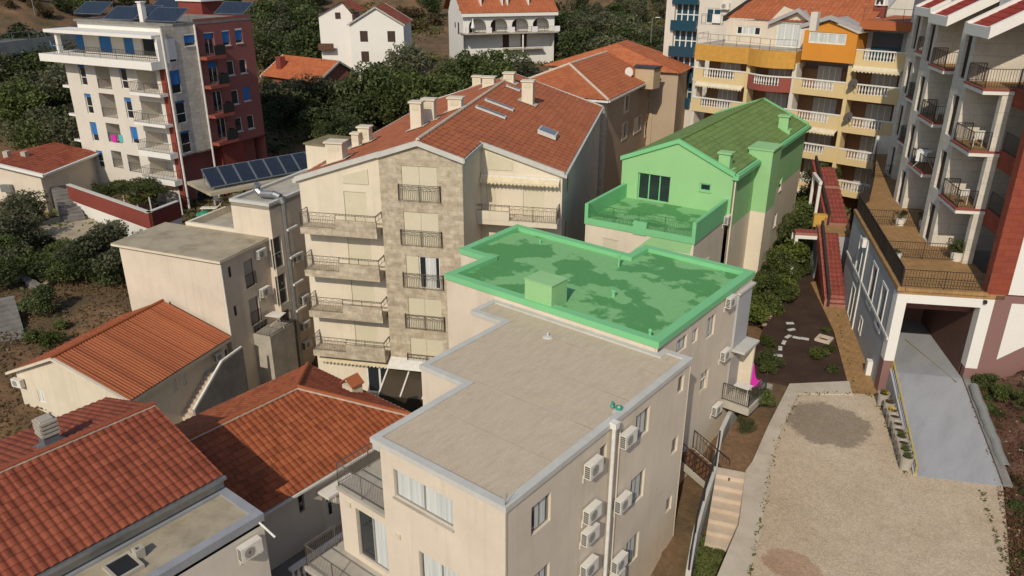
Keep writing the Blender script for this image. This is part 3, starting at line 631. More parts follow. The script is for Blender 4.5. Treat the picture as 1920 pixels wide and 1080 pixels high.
# loggia bay at the far end: slabs, grey panel painting the recess shade, iron railing
for zz in (-18.0, -14.95): m = MB(); Wr.boxp(m, Wr.L-1.75, Wr.L+.1, .0, .75 if zz < -16 else .18, zz-.12, zz); b.part('slab', m, 'coping')
m = MB(); Wr.boxp(m, Wr.L-1.7, Wr.L-.1, .0, .1, -17.95, -15.1); b.part('loggia_shade_panel', m, 'grey')
m = MB(); Wr.boxp(m, Wr.L-2.2, Wr.L+.9, 0, 1.5, -21.1, -20.7); b.part('balcony', m, 'concrete')
m = MB(); P = lambda a, o: Wr.P(a, o, -20.7); railing(m, [P(Wr.L-2.15, .03), P(Wr.L-2.15, 1.42), P(Wr.L+.1, 1.42)], .95, .1, .011, 1.2, kind='bars'); b.part('railing', m, 'metal_dark')
m = MB(); Wr.boxp(m, Wr.L-1.7, Wr.L-.5, .003, .06, -20.7, -18.6); b.part('door', m, 'shutter_grey'); m = MB(); Wr.boxp(m, Wr.L-.35, Wr.L-.2, 0, .7, -20.68, -18.12); b.part('side_screen', m, 'cream2')
for x, y, t in ((580, 290, 'upper air conditioner on the green roofed block beside the loggia'), (545, 625, 'middle air conditioner on the green roofed block below the grey slab'), (490, 970, 'lowest air conditioner on the green roofed block by the garden wall')):
    place_ac(b, Wr, *z6(x, y), t, s=.9)
# pink lounger leaning on the balcony and a white table
def lounger(name, m, label, loc, rz, tilt=0., group=None):
    t = bpy.data.objects.new(name, None); COL.objects.link(t); tag(t, label, 'sun lounger', group); t.location = loc; t.rotation_euler = (tilt, 0, rz)
    f = MB()
    for y in (-.28, .28): f.bar((-.95, y, .3), (.3, y, .3), .025); 
    o = link('frame', mesh('frame', f, m), t); s = MB(); s.extr([(-.95, -.27, .3), (.3, -.27, .3), (.3, .27, .3), (-.95, .27, .3)], (0, 0, .04)); link('seat', mesh('seat', s, m), t)
    k = MB(); k.extr([(.3, -.27, .3), (.85, -.27, .85), (.85, .27, .85), (.3, .27, .3)], (.03, 0, -.03)); link('backrest', mesh('backrest', k, m), t)
    for x in (-.8, .15):
        for y in (-.26, .26): g = MB(); g.bar((x, y, 0), (x, y, .3), .03); link('leg', mesh('leg', g, m), t)
    return t
M['pink'] = plain('magenta_plastic', (.62, .03, .36), .45); M['blue_plastic'] = plain('blue_plastic', (.02, .09, .33), .5); M['plastic_lt'] = plain('light_blue_plastic', (.22, .5, .72), .5)
p = b.world(-13.2-x0+.95, 35.2-y0, -20.7)
s = MB(); c = gz(1405, 722, -20.7)-Vector((.62, .0, 0)); A_, B_2 = Vector((.5, -.3, 0)), Vector((.78, .3, 0)); pr = [(.42, .12), (.2, .3), (.02, .42), (-.06, .6), (-.1, .8), (-.16, 1.0), (-.24, 1.15)]
for (x0_, z0_), (x1_, z1_) in zip(pr, pr[1:]): q_ = [c+A_+Vector((x0_, -x0_*.45, z0_)), c+B_2+Vector((x0_, -x0_*.45, z0_)), c+B_2+Vector((x1_, -x1_*.45, z1_-.015)), c+A_+Vector((x1_, -x1_*.45, z1_-.015))]; s.extr(q_, (-.03, .01, .02))
t = bpy.data.objects.new('sun_lounger', None); COL.objects.link(t); t.location = c+Vector((.55, 0, 0)); tag(t, 'magenta plastic lounger propped upright at the iron railed balcony', 'sun lounger')
link('seat', mesh('seat', s, 'pink', t.location), t); s = MB()
for q in ((.55, -.3), (.75, .35)): s.bar(c+Vector((q[0], q[1], 0)), c+Vector((q[0]+.35, q[1]-.05, .35)), .03)
link('armrest', mesh('armrest', s, 'pink', t.location), t)
t = bpy.data.objects.new('garden_table', None); COL.objects.link(t); t.location = b.world(-13.2-x0+.75, 34.5-y0, -20.7); tag(t, 'small white table on the iron railed balcony beside the magenta lounger', 'table')
s = MB(); s.box(-.4, .4, -.3, .3, .66, .7); link('tabletop', mesh('tabletop', s, 'plastic_white'), t)
for x in (-.33, .33):
    for y in (-.24, .24): s = MB(); s.bar((x, y, 0), (x, y, .66), .022); link('leg', mesh('leg', s, 'plastic_white'), t)
GB = b
# ------------------------------------------------------------------ gabled house with the green upper storey
zg = lambda x, y: (1080+x/4.355, 180+y/4.355)
ox, oy = -26.95, 46.62; yaw = 6.3
b = Th('gabled_house', 'tall gabled house behind the green roof, its tiled roof and top storey green, cream below', 'house', ox, oy, yaw, (0, 0, -22.5))
tl = b.atv(*zg(380, 505), 0); tr = b.atv(*zg(1290, 645), 0); ap = b.atv(*zg(840, 372), 0); uL, uR, uA = tl[0], tr[0], ap[0]; eL, eR, zA = tl[2], tr[2], ap[2]
bk = b.vert; Dp = 19.4; fz = -15.55
Wf = Wall(b, (uL, 0), (uR, 0)); WR = Wall(b, (uR, 0), (uR, Dp)); wg = MB(); wc = MB()
Wf.win(Wf.rect(505+1080*0, 0, 0, 0) if False else (Wf.px(*zg(505, 700))[0], Wf.px(*zg(770, 700))[0], fz+.02, Wf.px(*zg(520, 625))[1]), .2, 'greencap', 'glass', 3, .07, None, name='glass_door')
r = Wf.rect(*zg(1012, 708), *zg(1098, 785)); Wf.win(r, .12, 'greencap', 'glass', 1, .09, 'green')
Wf.build(wg, fz-.3, min(eL, eR)-.02, [(0, min(eL, eR)-.02), (Wf.L, min(eL, eR)-.02), (Wf.L, eR), (uA-uL, zA), (0, eL)])
tsplit = WR.px(*zg(1330, 900))[1]; gs = -16.6
SH = MB()
for (zx, zy, zx2, zy2) in ((1665, 680, 1700, 740), (1625, 960, 1655, 1030)):
    rr = WR.rect(*zg(zx, zy), *zg(zx2, zy2)); rr = (rr[0], rr[0]+.75, rr[2], rr[2]+1.1); WR.win(rr, .14, 'frame_white', 'glass', 1, .07, 'cream2')
WR.build(wg, gs, eR-.3); WR.build(wc, -22.5, gs)
Wb = Wall(b, (uR, Dp), (uL, Dp)); Wb.build(wg, gs, min(eL, eR)-.02, [(0, min(eL, eR)-.02), (Wb.L, min(eL, eR)-.02), (Wb.L, eL), (uR-uA, zA), (0, eR)]); Wb.build(wc, -22.5, gs)
WL = Wall(b, (uL, Dp), (uL, 0)); WL.build(wg, gs, eL-.02); WL.build(wc, -22.5, gs)
# roof planes as tiles
m = MB(); o_ = .0; rA0, rA1 = (uA, -.02, zA+.06), (uA, Dp+.1, zA+.06)
slope(m, (uR+.0, -.02, eR+.03), (uR+.0, Dp+.1, eR+.03), rA1, rA0, .42, .42, .03, .025); slope(m, (uL, Dp+.1, eL+.03), (uL, -.02, eL+.03), rA0, rA1, .42, .42, .03, .025)
roof = b.part('roof', m, 'tile_green'); m = MB(); ridge(m, (uA, .1, zA+.1), (uA, Dp, zA+.1), .11); b.part('ridge_tiles', m, 'tile_green', roof)
m = MB()
for vv in (-.14, Dp-.02):
    for (ua, za, ub, zb) in ((uL-.1, eL-.02, uA, zA+.02), (uA, zA+.02, uR+.1, eR-.02)): m.extr([(ua, vv, za-.12), (ub, vv, zb-.12), (ub, vv, zb+.16), (ua, vv, za+.16)], (0, .26, 0))
m.box(uR-.05, uR+.35, -.1, Dp+.2, eR-.32, eR-.06); m.box(uR+.02, uR+.26, .15, Dp, eR-.06, eR+.02); b.part('eaves', m, 'greencap', roof)
def chimney(b, m1, px, py, z, w, d, h, mat, parent, cap=.1, up=0):
    u, v, _ = b.flat(px, py, z); m = MB(); m.box(u-w/2, u+w/2, v-d/2, v+d/2, z-.6, z+h); m.box(u-w/2-cap, u+w/2+cap, v-d/2-cap, v+d/2+cap, z+h, z+h+.1)
    m.box(u-w/2-.25, u+w/2+.25, v-d/2-.2, v+d/2+.2, z-.6, z-.02); o = b.part('chimney', m, mat, parent)
    g = MB(); g.box(u-w*.28, u+w*.28, v-d/2-.015, v-d/2+.01, z+h-.4, z+h-.12); return o
chimney(b, m, *zg(1215, 585), eR+.25, .75, .6, .95, 'green', roof); chimney(b, m, *zg(1695, 265), eR+.45, .75, .6, .95, 'green', roof)
# stair tower that stands proud of the side wall
p = b.atu(*zg(1360, 870), uR+.01); tA = WR.px(*zg(1375, 500))[0]; tw = b.atu(*zg(1610, 600), uR+1.0)
ta0 = WR.px(*zg(1372, 640))[0]; q = WR.px(*zg(1590, 640), 1.05); tz1 = WR.px(*zg(1612, 455), 1.05)[1]
ta1 = q[0]; m1 = MB(); m2 = MB(); a0, a1 = ta1-2.1, ta1+1.2
u, v, _ = b.atu(*zg(1612, 455), uR+1.05)
a_n = v; m = MB()
T0, T1 = a_n, a_n+2.3; m1.box(uR-.6, uR+1.05, T0, T1, gs, tz1); m2.box(uR-.05, uR+1.05, T0, T1, -22.5, gs-.001); m1.box(uR-.7, uR+1.12, T0-.07, T1+.07, tz1, tz1+.1)
b.part('stair_tower', m1, 'green'); b.part('stair_tower', m2, 'cream2'); m = MB(); m.box(uR-.0, uR+1.09, T0-.04, T1+.04, -22.5, -21.9); b.part('plinth', m, 'taupe')
# front terrace with solid sides and iron railing
q = b.flat(*zg(975, 1045), -14.6); q2 = b.flat(*zg(90, 880), -14.6); vF = (q[1]+q2[1])/2; tL, tR = q2[0], q[0]
Wt = Wall(b, (tL, vF), (tR, vF)); Wt.win(Wt.rect(1124, 455, 1159, 478) if False else (Wt.px(1128, 445)[0], Wt.px(1128, 445)[0]+1.2, Wt.px(1128, 445)[1]-1.6, Wt.px(1128, 445)[1]), .1, 'frame_white', 'shutter', 1, .05)
Wt.build(wc, -22.5, fz-.3); Wall(b, (tR, vF), (tR, 0)).build(wc, -22.5, fz-.3); Wall(b, (tL, 0), (tL, vF)).build(wc, -22.5, fz-.3)
m = MB(); m.box(tL, tR, vF, -.001, fz-.3, fz); b.part('terrace', m, 'green_deck')
m = MB(); m.box(tL-.06, tL+.18, vF-.06, -.01, fz-.35, fz+1.0); m.box(tR-.18, tR+.06, vF-.06, -.01, fz-.35, fz+1.0); m.box(tL+.18, tR-.18, vF-.06, vF+.1, fz-.35, fz+.05)
c = b.atv(1200, 428, vF)[0]; m.box(c-.45, c+.45, vF-.08, vF+.12, fz-.4, fz+.45); b.part('parapet', m, 'greencap')
m = MB(); railing(m, [(tL+.2, vF+.02, fz+.05), (tR-.2, vF+.02, fz+.05)], .95, .13, .013, 1.9, kind='key'); b.part('railing', m, plain('green_iron', (.06, .2, .07), .5))
b.part('upper_wall', wg, 'green'); b.part('lower_wall', wc, 'cream2'); gq = [Wt.px(x, y) for x, y in ((1231, 437), (1301, 450), (1293, 476), (1215, 462), (1186, 470))]; m = MB(); m.extr([Wt.P(a, .012, z) for a, z in gq], (0, .01, 0)); b.part('green_patch', m, 'green')
m = MB(); m.bar((uR+.12, .12, eR-.3), (uR+.12, .12, -22), .06, 6); b.part('downpipe', m, 'cream2')
WR2 = Wall(b, (tR, vF), (tR, 8)); place_ac(b, WR2, *zg(1240, 1010), 'air conditioner on the gabled house wall below its green terrace parapet', s=1.)
wq_ = Wall(b, (tR+.002, vF), (tR+.002, 0)); f = wq_.rect(*z5b(100, 590), *z5b(150, 640)) if 'z5b' in globals() else (2.2, 3.1, -18.6, -17.7)
wq_.win(f, .02, 'frame_white', 'glass', 1, .06, o=.03)
# green flat roof bit in front of the terrace
GH = b
# ------------------------------------------------------------------ big cream block with the stone tower
b = Th('stone_tower_block', 'large cream apartment block with a stone clad gabled tower and red tiled roof', 'apartment block', -39.2, 28.1, 27, (8, 8, -27.6)); CB = b
zc = lambda x, y: (500+x/3, 260+y/3); zd = lambda x, y: (560+x/3, y/3)
V0 = 1.1; VT = .75; BZ = -27.6
# plan: left wing (facade v=V0) u 0..5.2, tower (v=VT) 5.2..10.2, right wing recessed
uL = b.atv(561, 345, V0)[0]; u1 = b.atv(709, 296, VT)[0]; u2 = b.atv(866.7, 303, VT)[0]
zL = b.atv(559, 333, V0)[2]; apx = b.atv(783, 266, VT); zR2 = b.atv(866.7, 298, VT)[2]
uA, zA = apx[0], apx[2]
sl = (zA-zL)/(uA-uL)
VR = None
# recessed right wing: find its plane where the roof edge meets the same pitch (ridge line continues)
sr = (zA-zR2)/(u2-uA)
for k in range(300):
    vv = VT + k*.02; p = b.atv(1055, 326, vv); q = b.atv(900, 268, vv)
    if p[2] <= zA - sr*(p[0]-uA): VR = vv; break
VR = VR or 3.0
uE, zE = b.atv(1055, 326, VR)[0], b.atv(1055, 326, VR)[2]
bk = b.atv(960, 138, 0); 
# ridge end: where the view line of the far apex crosses the ridge height
far = b.loc(gz(958, 140, zA)); DV = far[1]
print('CREAM', 'u', uL, u1, u2, uE, 'z', zL, zA, zR2, zE, 'VR', VR, 'DV', DV, 'slopes', sl, sr)
wm = MB(); ws = MB()
WA = Wall(b, (uL, V0), (u1, V0)); WT = Wall(b, (u1, VT), (u2, VT)); WS = Wall(b, (u2, VT), (u2, VR)); WB = Wall(b, (u2, VR), (uE, VR)); WE = Wall(b, (uE, VR), (uE, DV))
zroof = lambda u: zA - (sl*(uA-u) if u < uA else sr*(u-uA))
FL = [-15.35-2.85*k for k in range(5)]   # balcony floors
fl0 = WA.px(563.75, 438.75, 1.1)[1]+.45
FL = [fl0-2.85*k for k in range(4)]
# shutters: left wing
sx0, sx1 = WA.px(*zc(440, 400))[0], WA.px(*zc(565, 400))[0]
WA.shutter((sx0, sx1, FL[0]+.02, FL[0]+2.15), .1, 'shutter', 1)
for k in (1, 2, 3): WA.shutter((sx0, WA.L-1.0, FL[k]+.02, FL[k]+2.1), .1, 'shutter', 1)
tq = [WA.px(*zc(x, y)) for x, y in ((430, 250), (575, 258), (567, 170), (430, 207))]
m = MB(); m.extr([WA.P(a, .02, z) for a, z in tq], (b.v.x*0, -.03, 0)); b.part('window_shutter', m, 'shutter')
WA.build(wm, BZ, zL-.2, [(0, zL-.2), (WA.L, zL-.2), (WA.L, zroof(u1)), (0, zL)])
# tower windows with iron fronts
TW = [(zc(752, 150), zc(958, 282)), (zc(770, 372), zc(965, 540)), (zc(785, 620), zc(972, 780)), (zc(797, 852), zc(985, 1005)), ((768.5, 620), (827, 668))]
rails = []
for k, (p, q) in enumerate(TW):
    r = WT.rect(*p, *q); a0, a1 = WT.px(*zc(768, 400))[0], WT.px(*zc(963, 400))[0]; z1 = WT.px(*TW[0][0])[1]-2.85*k; z0 = z1-2.15
    if k == 2:
        WT.win((a0+(a1-a0)*.38, a1, z0, z1), .14, 'frame_white', 'glass', 2, .07, None, curtain=(.3, .8)); WT.shutter((a0, a0+(a1-a0)*.375, z0, z1), .1, 'shutter', 1)
    else: WT.shutter((a0, a1, z0, z1), .1, 'shutter', 2)
    rails.append((a0-.2, a1+.2, z0))
WT.build(ws, BZ+3.0, min(zR2, zroof(u1))-.03, [(0, min(zR2, zroof(u1))-.03), (WT.L, min(zR2, zroof(u1))-.03), (WT.L, zR2), (uA-u1, zA), (0, zroof(u1))])
Wt0 = Wall(b, (u1, V0), (u1, VT)); Wt0.build(ws, BZ, zroof(u1)-.03); 
for a0, a1, z in rails:
    m = MB(); railing(m, [WT.P(a0, .0, z), WT.P(a0, .16, z), WT.P(a1, .16, z), WT.P(a1, 0, z)], 1.02, .115, .014, 1.5, kind='key'); b.part('railing', m, 'metal_bronze')
WT.build(ws, BZ, BZ+3.0)
m = MB(); WT.boxp(m, -.02, WT.L+.02, -.02, .05, zroof(u1), zroof(u1)) if False else None
WS.build(wm, BZ, zR2-.25, [(0, zR2-.25), (WS.L, zR2-.25), (WS.L, zR2-.05), (0, zR2-.05)])
# right wing with awning, shutters and balcony
zb = WB.px(*zc(1400, 490), 1.15)[1]+.3
sR = WB.rect(*zc(1443, 275), *zc(1560, 390)); WB.shutter((sR[0], sR[1], zb, zb+2.1), .1, 'shutter', 1)
s2 = WB.rect(*zc(1245, 265), *zc(1300, 380)); WB.shutter((s2[0]-.1, s2[1]-.1, zb, zb+2.1), .1, 'shutter', 1)
WB.build(wm, BZ, zE-.3, [(0, zE-.3), (WB.L, zE-.3), (WB.L, zE), (0, zroof(u2))])
tq = [WB.px(*zc(x, y)) for x, y in ((1243, 172), (1382, 180), (1380, 130), (1243, 75))]; m = MB(); m.extr([WB.P(a, .02, z) for a, z in tq], (0, -.03, 0)); b.part('window_shutter', m, 'shutter')
for k in range(2):
    z = [-13.2, -16.5][k]; WE.win((2.2, 3.3, z-1.4, z), .15, 'frame_grey', 'glass', 1, .06)
WE.build(wm, BZ, zE-.3); Wall(b, (uE, DV), (uL, DV)).build(wm, BZ, zL-.2, [(0, zL-.2), (uE-uL, zL-.2), (uE-uL, zL), (uE-uA, zA), (0, zE)]); Wall(b, (uL, DV), (uL, V0)).build(wm, BZ, zL-.2)
b.part('wall', wm, 'cream2'); b.part('stone_facing', ws, 'stone')
# balconies of the left wing: floor, half parapet of stone, iron railing
BW0, BW1 = WA.px(563.75, 438.75, 1.1)[0], WA.L-.1
for k, f in enumerate(FL):
    m = MB(); WA.boxp(m, BW0, BW1, .0, 1.1, f-.42, f); bal = b.part('balcony', m, 'stone')
    h = MB(); s = BW0+(BW1-BW0)*.47; WA.boxp(h, s, BW1-.02, .98, 1.12, f+.001, f+.62); b.part('parapet', h, 'stone', bal)
    g = MB(); railing(g, [WA.P(BW0+.06, .03, f), WA.P(BW0+.06, 1.04, f), WA.P(s, 1.04, f)], 1.0, .11, .012, 1.6, kind='key')
    railing(g, [WA.P(s, 1.04, f+.6), WA.P(BW1-.06, 1.04, f+.6), WA.P(BW1-.06, .03, f+.6)], .4, .6, .012, 1.6, kind='band', low=.02); b.part('railing', g, 'metal_bronze', bal)
# balcony of the right wing
m = MB(); WB.boxp(m, -.35, WB.L-.1, .0, 1.25, zb-.3, zb); bal = b.part('balcony', m, 'cream2'); m = MB(); WB.boxp(m, -.35, WB.L*.4, 1.13, 1.27, zb+.001, zb+.6); b.part('parapet', m, 'cream2', bal)
m = MB(); s = WB.L*.4; railing(m, [WB.P(-.35, 1.18, zb+.6), WB.P(s, 1.18, zb+.6)], .4, .5, .012, 1.4, kind='band', low=.02); railing(m, [WB.P(s, 1.18, zb), WB.P(WB.L-.15, 1.18, zb), WB.P(WB.L-.15, .03, zb)], 1.0, .12, .012, 1.6, kind='key'); b.part('railing', m, 'metal_bronze', bal)
def awning(b, W, a0, a1, z, out, drop, mat='fabric', scallop=.25, name='awning', val=.22):
    """folding awning: box, cloth with a scalloped valance"""
    m = MB(); W.boxp(m, a0, a1, .02, .2, z-.05, z+.1); r = b.part(name, m, 'metal_white'); c = MB(); n = max(6, int((a1-a0)/scallop)*4)
    c.face([W.P(a0, .2, z), W.P(a1, .2, z), W.P(a1, out, z-drop), W.P(a0, out, z-drop)])
    for k in range(n):
        x, x2 = a0+(a1-a0)*k/n, a0+(a1-a0)*(k+1)/n; d = [val*(.7+.3*math.cos(2*math.pi*(q % 4)/4)) for q in (k, k+1)]
        c.face([W.P(x, out, z-drop), W.P(x2, out, z-drop), W.P(x2, out+.01, z-drop-d[1]), W.P(x, out+.01, z-drop-d[0])])
    b.part('cloth', c, mat, r); return r
za = WB.px(*zc(1300, 210))[1]; awning(b, WB, .05, WB.L-.15, za, .55, .22)
# ground floor awning, glass door, glazed winter garden
zg0 = WA.px(600, 668, .3)[1]; awning(b, WA, .35, WA.L-.1, FL[3]-.75, .6, .2)
WG = WA
r = WA.px(683, 690)[0]; m = MB(); WA.boxp(m, WA.L-1.9, WA.L-.1, .004, .08, BZ+.1, FL[3]-1.1); d = b.part('glass_door', m, 'frame_white'); m = MB()
for k in range(2): WA.boxp(m, WA.L-1.8+k*.88, WA.L-1.06+k*.88, .02, .085, BZ+.25, FL[3]-1.22)
b.part('pane', m, 'glass', d)
# roof
m = MB(); ov = .18
slope(m, (uL-.15, DV, zL-.02), (uL-.15, V0-ov, zL-.02), (uA, V0-ov, zA+.1), (uA, DV, zA+.1), .78, .42, .035, .02, 6)
k_ = (zA+.1-zroof(u2))
slope(m, (u2+.1, VT-ov, zroof(u2+.1)+.08), (u2+.1, VR-ov, zroof(u2+.1)+.08), (uA, VR-ov, zA+.1), (uA, VT-ov, zA+.1), .78, .42, .035, .02, 6)
slope(m, (uE+.12, VR-ov, zE+.0), (uE+.12, DV, zE+.0), (uA, DV, zA+.1), (uA, VR-ov, zA+.1), .78, .42, .035, .02, 6)
slope(m, (u1-.2, VT-ov, zroof(u1)+.08), (u1-.2, VT-ov, zroof(u1)+.08), (uA, VT-ov, zA+.1), (uA, VT-ov, zA+.1), .78, .42, .035, .02, 6) if False else None
roof = b.part('roof', m, 'tile_far'); m = MB(); ridge(m, (uA, VT, zA+.14), (uA, DV-.2, zA+.14), .12); b.part('ridge_tiles', m, 'mortar', roof)
m = MB()
def verge(ua, za, ub, zb, v, d=.22, h=.2): m.extr([(ua, v, za-h), (ub, v, zb-h), (ub, v, zb+.12), (ua, v, za+.12)], (0, d, 0))
verge(uL-.2, zL-.03, u1, zroof(u1), V0-ov-.05); verge(u1-.02, zroof(u1), uA, zA, VT-ov-.05); verge(uA, zA, u2+.15, zroof(u2+.15), VT-ov-.05); verge(u2, zroof(u2), uE+.15, zE, VR-ov-.05); verge(uL-.2, zL-.03, uA, zA, DV); verge(uA, zA, uE+.15, zE, DV)
m.extr([(uE+.1, VR-.2, zE-.22), (uE+.3, VR-.2, zE-.22), (uE+.3, VR-.2, zE-.02), (uE+.1, VR-.2, zE-.02)], (0, DV-VR+.3, 0)); m.extr([(u2+.02, VT-.2, zroof(u2)-.2), (u2+.2, VT-.2, zroof(u2)-.2), (u2+.2, VT-.2, zroof(u2)+.02), (u2+.02, VT-.2, zroof(u2)+.02)], (0, VR-VT, 0))
m.extr([(uL-.35, V0-.2, zL-.3), (uL-.12, V0-.2, zL-.3), (uL-.12, V0-.2, zL-.05), (uL-.35, V0-.2, zL-.05)], (0, DV-V0+.3, 0)); b.part('gutter', m, 'coping', roof)
# things on the roof: each standing on its slope; px,py marks the foot
def onslope(px, py):
    """meets the view line with the roof planes"""
    d = ray(px, py)
    for side in (1, -1):
        n = Vector((sr, 0, 1)) if side == 1 else Vector((-sl, 0, 1)); n = b.u*n.x + Vector((0, 0, 1)); p0 = b.o+b.u*uA+Vector((0, 0, zA+.1)); p = d*(p0.dot(n)/d.dot(n)); q = b.loc(p)
        if (q[0]-uA)*side >= -.05: return q
    return q
def chim(px, py, w, d, h, mat='cream2'):
    u, v, z = onslope(px, py); m = MB(); m.box(u-w/2, u+w/2, v-d/2, v+d/2, z-.5, z+h); m.box(u-w/2-.09, u+w/2+.09, v-d/2-.09, v+d/2+.09, z+h, z+h+.1); o = b.part('chimney', m, mat, roof)
    m = MB(); m.box(u-w*.3, u+w*.3, v-d/2-.02, v-d/2, z+h-.45, z+h-.12); b.part('vent_grille', m, 'shutter', o)
    m = MB(); s_ = -sl if u < uA else sr
    m.extr([(u-w/2-.3, v-d/2-.25, z+s_*(w/2+.3)*1+.06), (u+w/2+.3, v-d/2-.25, z-s_*(w/2+.3)+.06), (u+w/2+.3, v+d/2+.2, z-s_*(w/2+.3)+.06), (u-w/2-.3, v+d/2+.2, z+s_*(w/2+.3)+.06)], (0, 0, .03)); b.part('flashing', m, 'mortar', o)
for px, py, w_, d_, h_ in ((990, 193, .9, .8, 1.7), (783, 240, .75, .7, 1.7), (806, 228, .85, .7, 1.5), (855, 205, 1.0, .8, .8), (895, 160, .8, .7, .8), (917, 162, 1.0, .8, .75), (955, 153, .9, .8, .7), (633, 302, 1.1, .9, 1.2), (686, 268, .8, .7, 1.1), (669, 275, .5, .5, .9)): chim(px, py, w_, d_, h_)
def skyl(px, py, w, d, lift, open_=False):
    u, v, z = onslope(px, py); s_ = sr; m = MB(); q = [(u-w/2, v-d/2), (u+w/2, v-d/2), (u+w/2, v+d/2), (u-w/2, v+d/2)]
    m.extr([(x, y, z-s_*(x-u)+.05) for x, y in q], (0, 0, lift)); o = b.part('skylight', m, 'coping', roof); m = MB(); q = [(u-w/2+.1, v-d/2+.1), (u+w/2-.1, v-d/2+.1), (u+w/2-.1, v+d/2-.1), (u-w/2+.1, v+d/2-.1)]
    m.face([(x, y, z-s_*(x-u)+.06+lift) for x, y in q]); b.part('pane', m, 'glass' if not open_ else 'metal_grey', o)
skyl(921, 213, 2.2, .6, .14); skyl(937, 199, 2.2, .6, .14); skyl(963, 167, 1.2, .6, .12); skyl(1028, 254, 1.3, 1.5, .3, True)
m = MB(); m.box(uL+.01, uE-.01, V0+.01, DV-.01, -31.8, BZ); m.box(uL-.3, u2+1, -4.2, V0, -31.8, BZ+.02); b.part('plinth', m, 'stone')
# glazed lean-to in the yard between the houses
w_ = Th('winter_garden', 'dark glazed lean-to roof with pale glazing bars between the houses', 'lean-to', b.world(u1, VT, 0).x, b.world(u1, VT, 0).y, 27, (2.2, -2.2, BZ)); zt = w_.atv(735, 683, 0)[2]
m = MB(); A, B2 = w_.atv(731, 683, -.03), w_.atv(800, 688, -.03); zt = A[2]; Cq = w_.flat(690, 738, zt-1.0); D2 = w_.flat(785, 757, zt-1.0); wd = 4.4
lw = Cq[1]; m.extr([(A[0], -.03, zt), (A[0]+wd, -.03, zt), (A[0]+wd, lw, zt-1.0), (A[0], lw, zt-1.0)], (0, 0, -.04)); w_.part('roof', m, glass('smoked_glass', (.06, .046, .028), .3))
for k in range(4):
    m = MB(); m.bar((A[0]+wd*k/3, -.03, zt+.03), (A[0]+wd*k/3, lw, zt-.97), .07); w_.part('glazing_bar', m, 'metal_white')
m = MB(); m.box(A[0], A[0]+wd, lw+.02, lw+.06, BZ, zt-1.05); w_.part('front_wall', m, M.get('smoked') or plain('smoked_panel', (.035, .028, .02), .3)); m = MB(); m.box(A[0], A[0]+.05, lw+.07, -.05, BZ, zt-1.06); w_.part('side_wall', m, 'black')
m = MB(); p = w_.atv(770, 672, -.03); m.extr([(A[0]+.1, 0.0, zt+.55), (A[0]+wd, 0.0, zt+.55), (A[0]+wd, -.85, zt+.15), (A[0]+.1, -.85, zt+.15)], (0, 0, .05)); w_.part('canopy', m, 'metal_white')
# ------------------------------------------------------------------ cream block with the flat concrete roof (left of the stone tower)
zs = lambda x, y: (x/3, 260+y/3); z8 = lambda x, y: (400+x/8.71, 440+y/8.71)
p0 = gz(411.7, 490, -19)
b = Th('flat_roofed_block', 'cream block left of the stone tower with bare weathered concrete roof and ducts', 'apartment block', p0.x, p0.y, 17, (-3, 5, -31.8)); SB = b
L0 = b.flat(*zs(655, 575), -19)[0]; dv = b.flat(*zs(1475, 565), -19)[1]; d2 = b.flat(*zs(960, 460), -19)[1]; dv = (dv+d2)/2
m = MB(); m.box(L0, .0, 0, dv, -19.22, -19.0); roof = b.part('roof', m, 'oldconcrete'); m = MB(); m.box(L0-.01, .015, -.015, dv, -19.2, -19.06); b.part('fascia', m, 'cream2', roof)
iu0, iu1 = L0+.45, -.22; wm = MB(); Wf = Wall(b, (iu0, .25), (iu1, .25)); Wr = Wall(b, (iu1, .25), (iu1, dv))
def wb(W, x0, y0, x1, y1, **k): return W.win(W.rect(*z8(x0, y0), *z8(x1, y1)), **k)
r1 = Wr.rect(*z8(505, 600), *z8(700, 790))
for k in range(2):
    zz = r1[2]-2.95*k; Wr.win((r1[0], r1[1], zz-.1, zz+2.0), depth=.2, frame='frame_dark', pane='shutter_grey', n=1, fw=.05)
    m = MB(); railing(m, [Wr.P(r1[0]-.02, .05, zz), Wr.P(r1[1]+.02, .05, zz)], .95, .11, .013, 3); b.part('railing', m, 'metal_dark')
for x, y, k in ((270, 600, 0), (270, 600, 1)):
    a, z = Wr.px(*z8(x, y)); z -= 2.95*k; Wr.win((a-.16, a+.16, z-.45, z+.35), .15, 'frame_dark', 'glass', 1, .04)
a = Wr.px(*zs(1440, 800)); Wr.win((a[0]-.9, a[0]+.7, -27.0, -25.1), .15, 'frame_grey', 'glass', 4, .07)
Wf.build(wm, -31.8, -19.21); Wr.build(wm, -31.8, -19.21); Wall(b, (iu0, dv), (iu0, .25)).build(wm, -31.8, -19.21)
# taller rear part: lift tower and roof terrace
uT = .35; TZ = b.vert(*zs(1475, 385), uT, dv); uT0 = b.atv(*zs(1297, 362), dv)[0]; vB = dv+9.5
Wt = Wall(b, (uT0, dv), (uT, dv)); Wt.build(wm, -31.8, TZ); Ws = Wall(b, (uT, dv), (uT, vB))
for k in range(3):
    r = Ws.rect(*z8(930, 108), *z8(1100, 575)); z = r[2]-2.95*k; Ws.win((r[0]+.1, r[0]+1.25, z+.2, z+2.6), .15, 'frame_white', 'glass', 1, .06, None, transom=.48)
for k in range(3): Ws.win((5.6, 6.5, TZ-2.6-2.95*k, TZ-.6-2.95*k), .1, 'frame_grey', 'glass_blue', 1, .05)
Ws.build(wm, -31.8, TZ); Wall(b, (uT0, vB), (uT0, dv)).build(wm, -31.8, TZ); Wall(b, (uT, vB), (uT0, vB)).build(wm, -31.8, TZ)
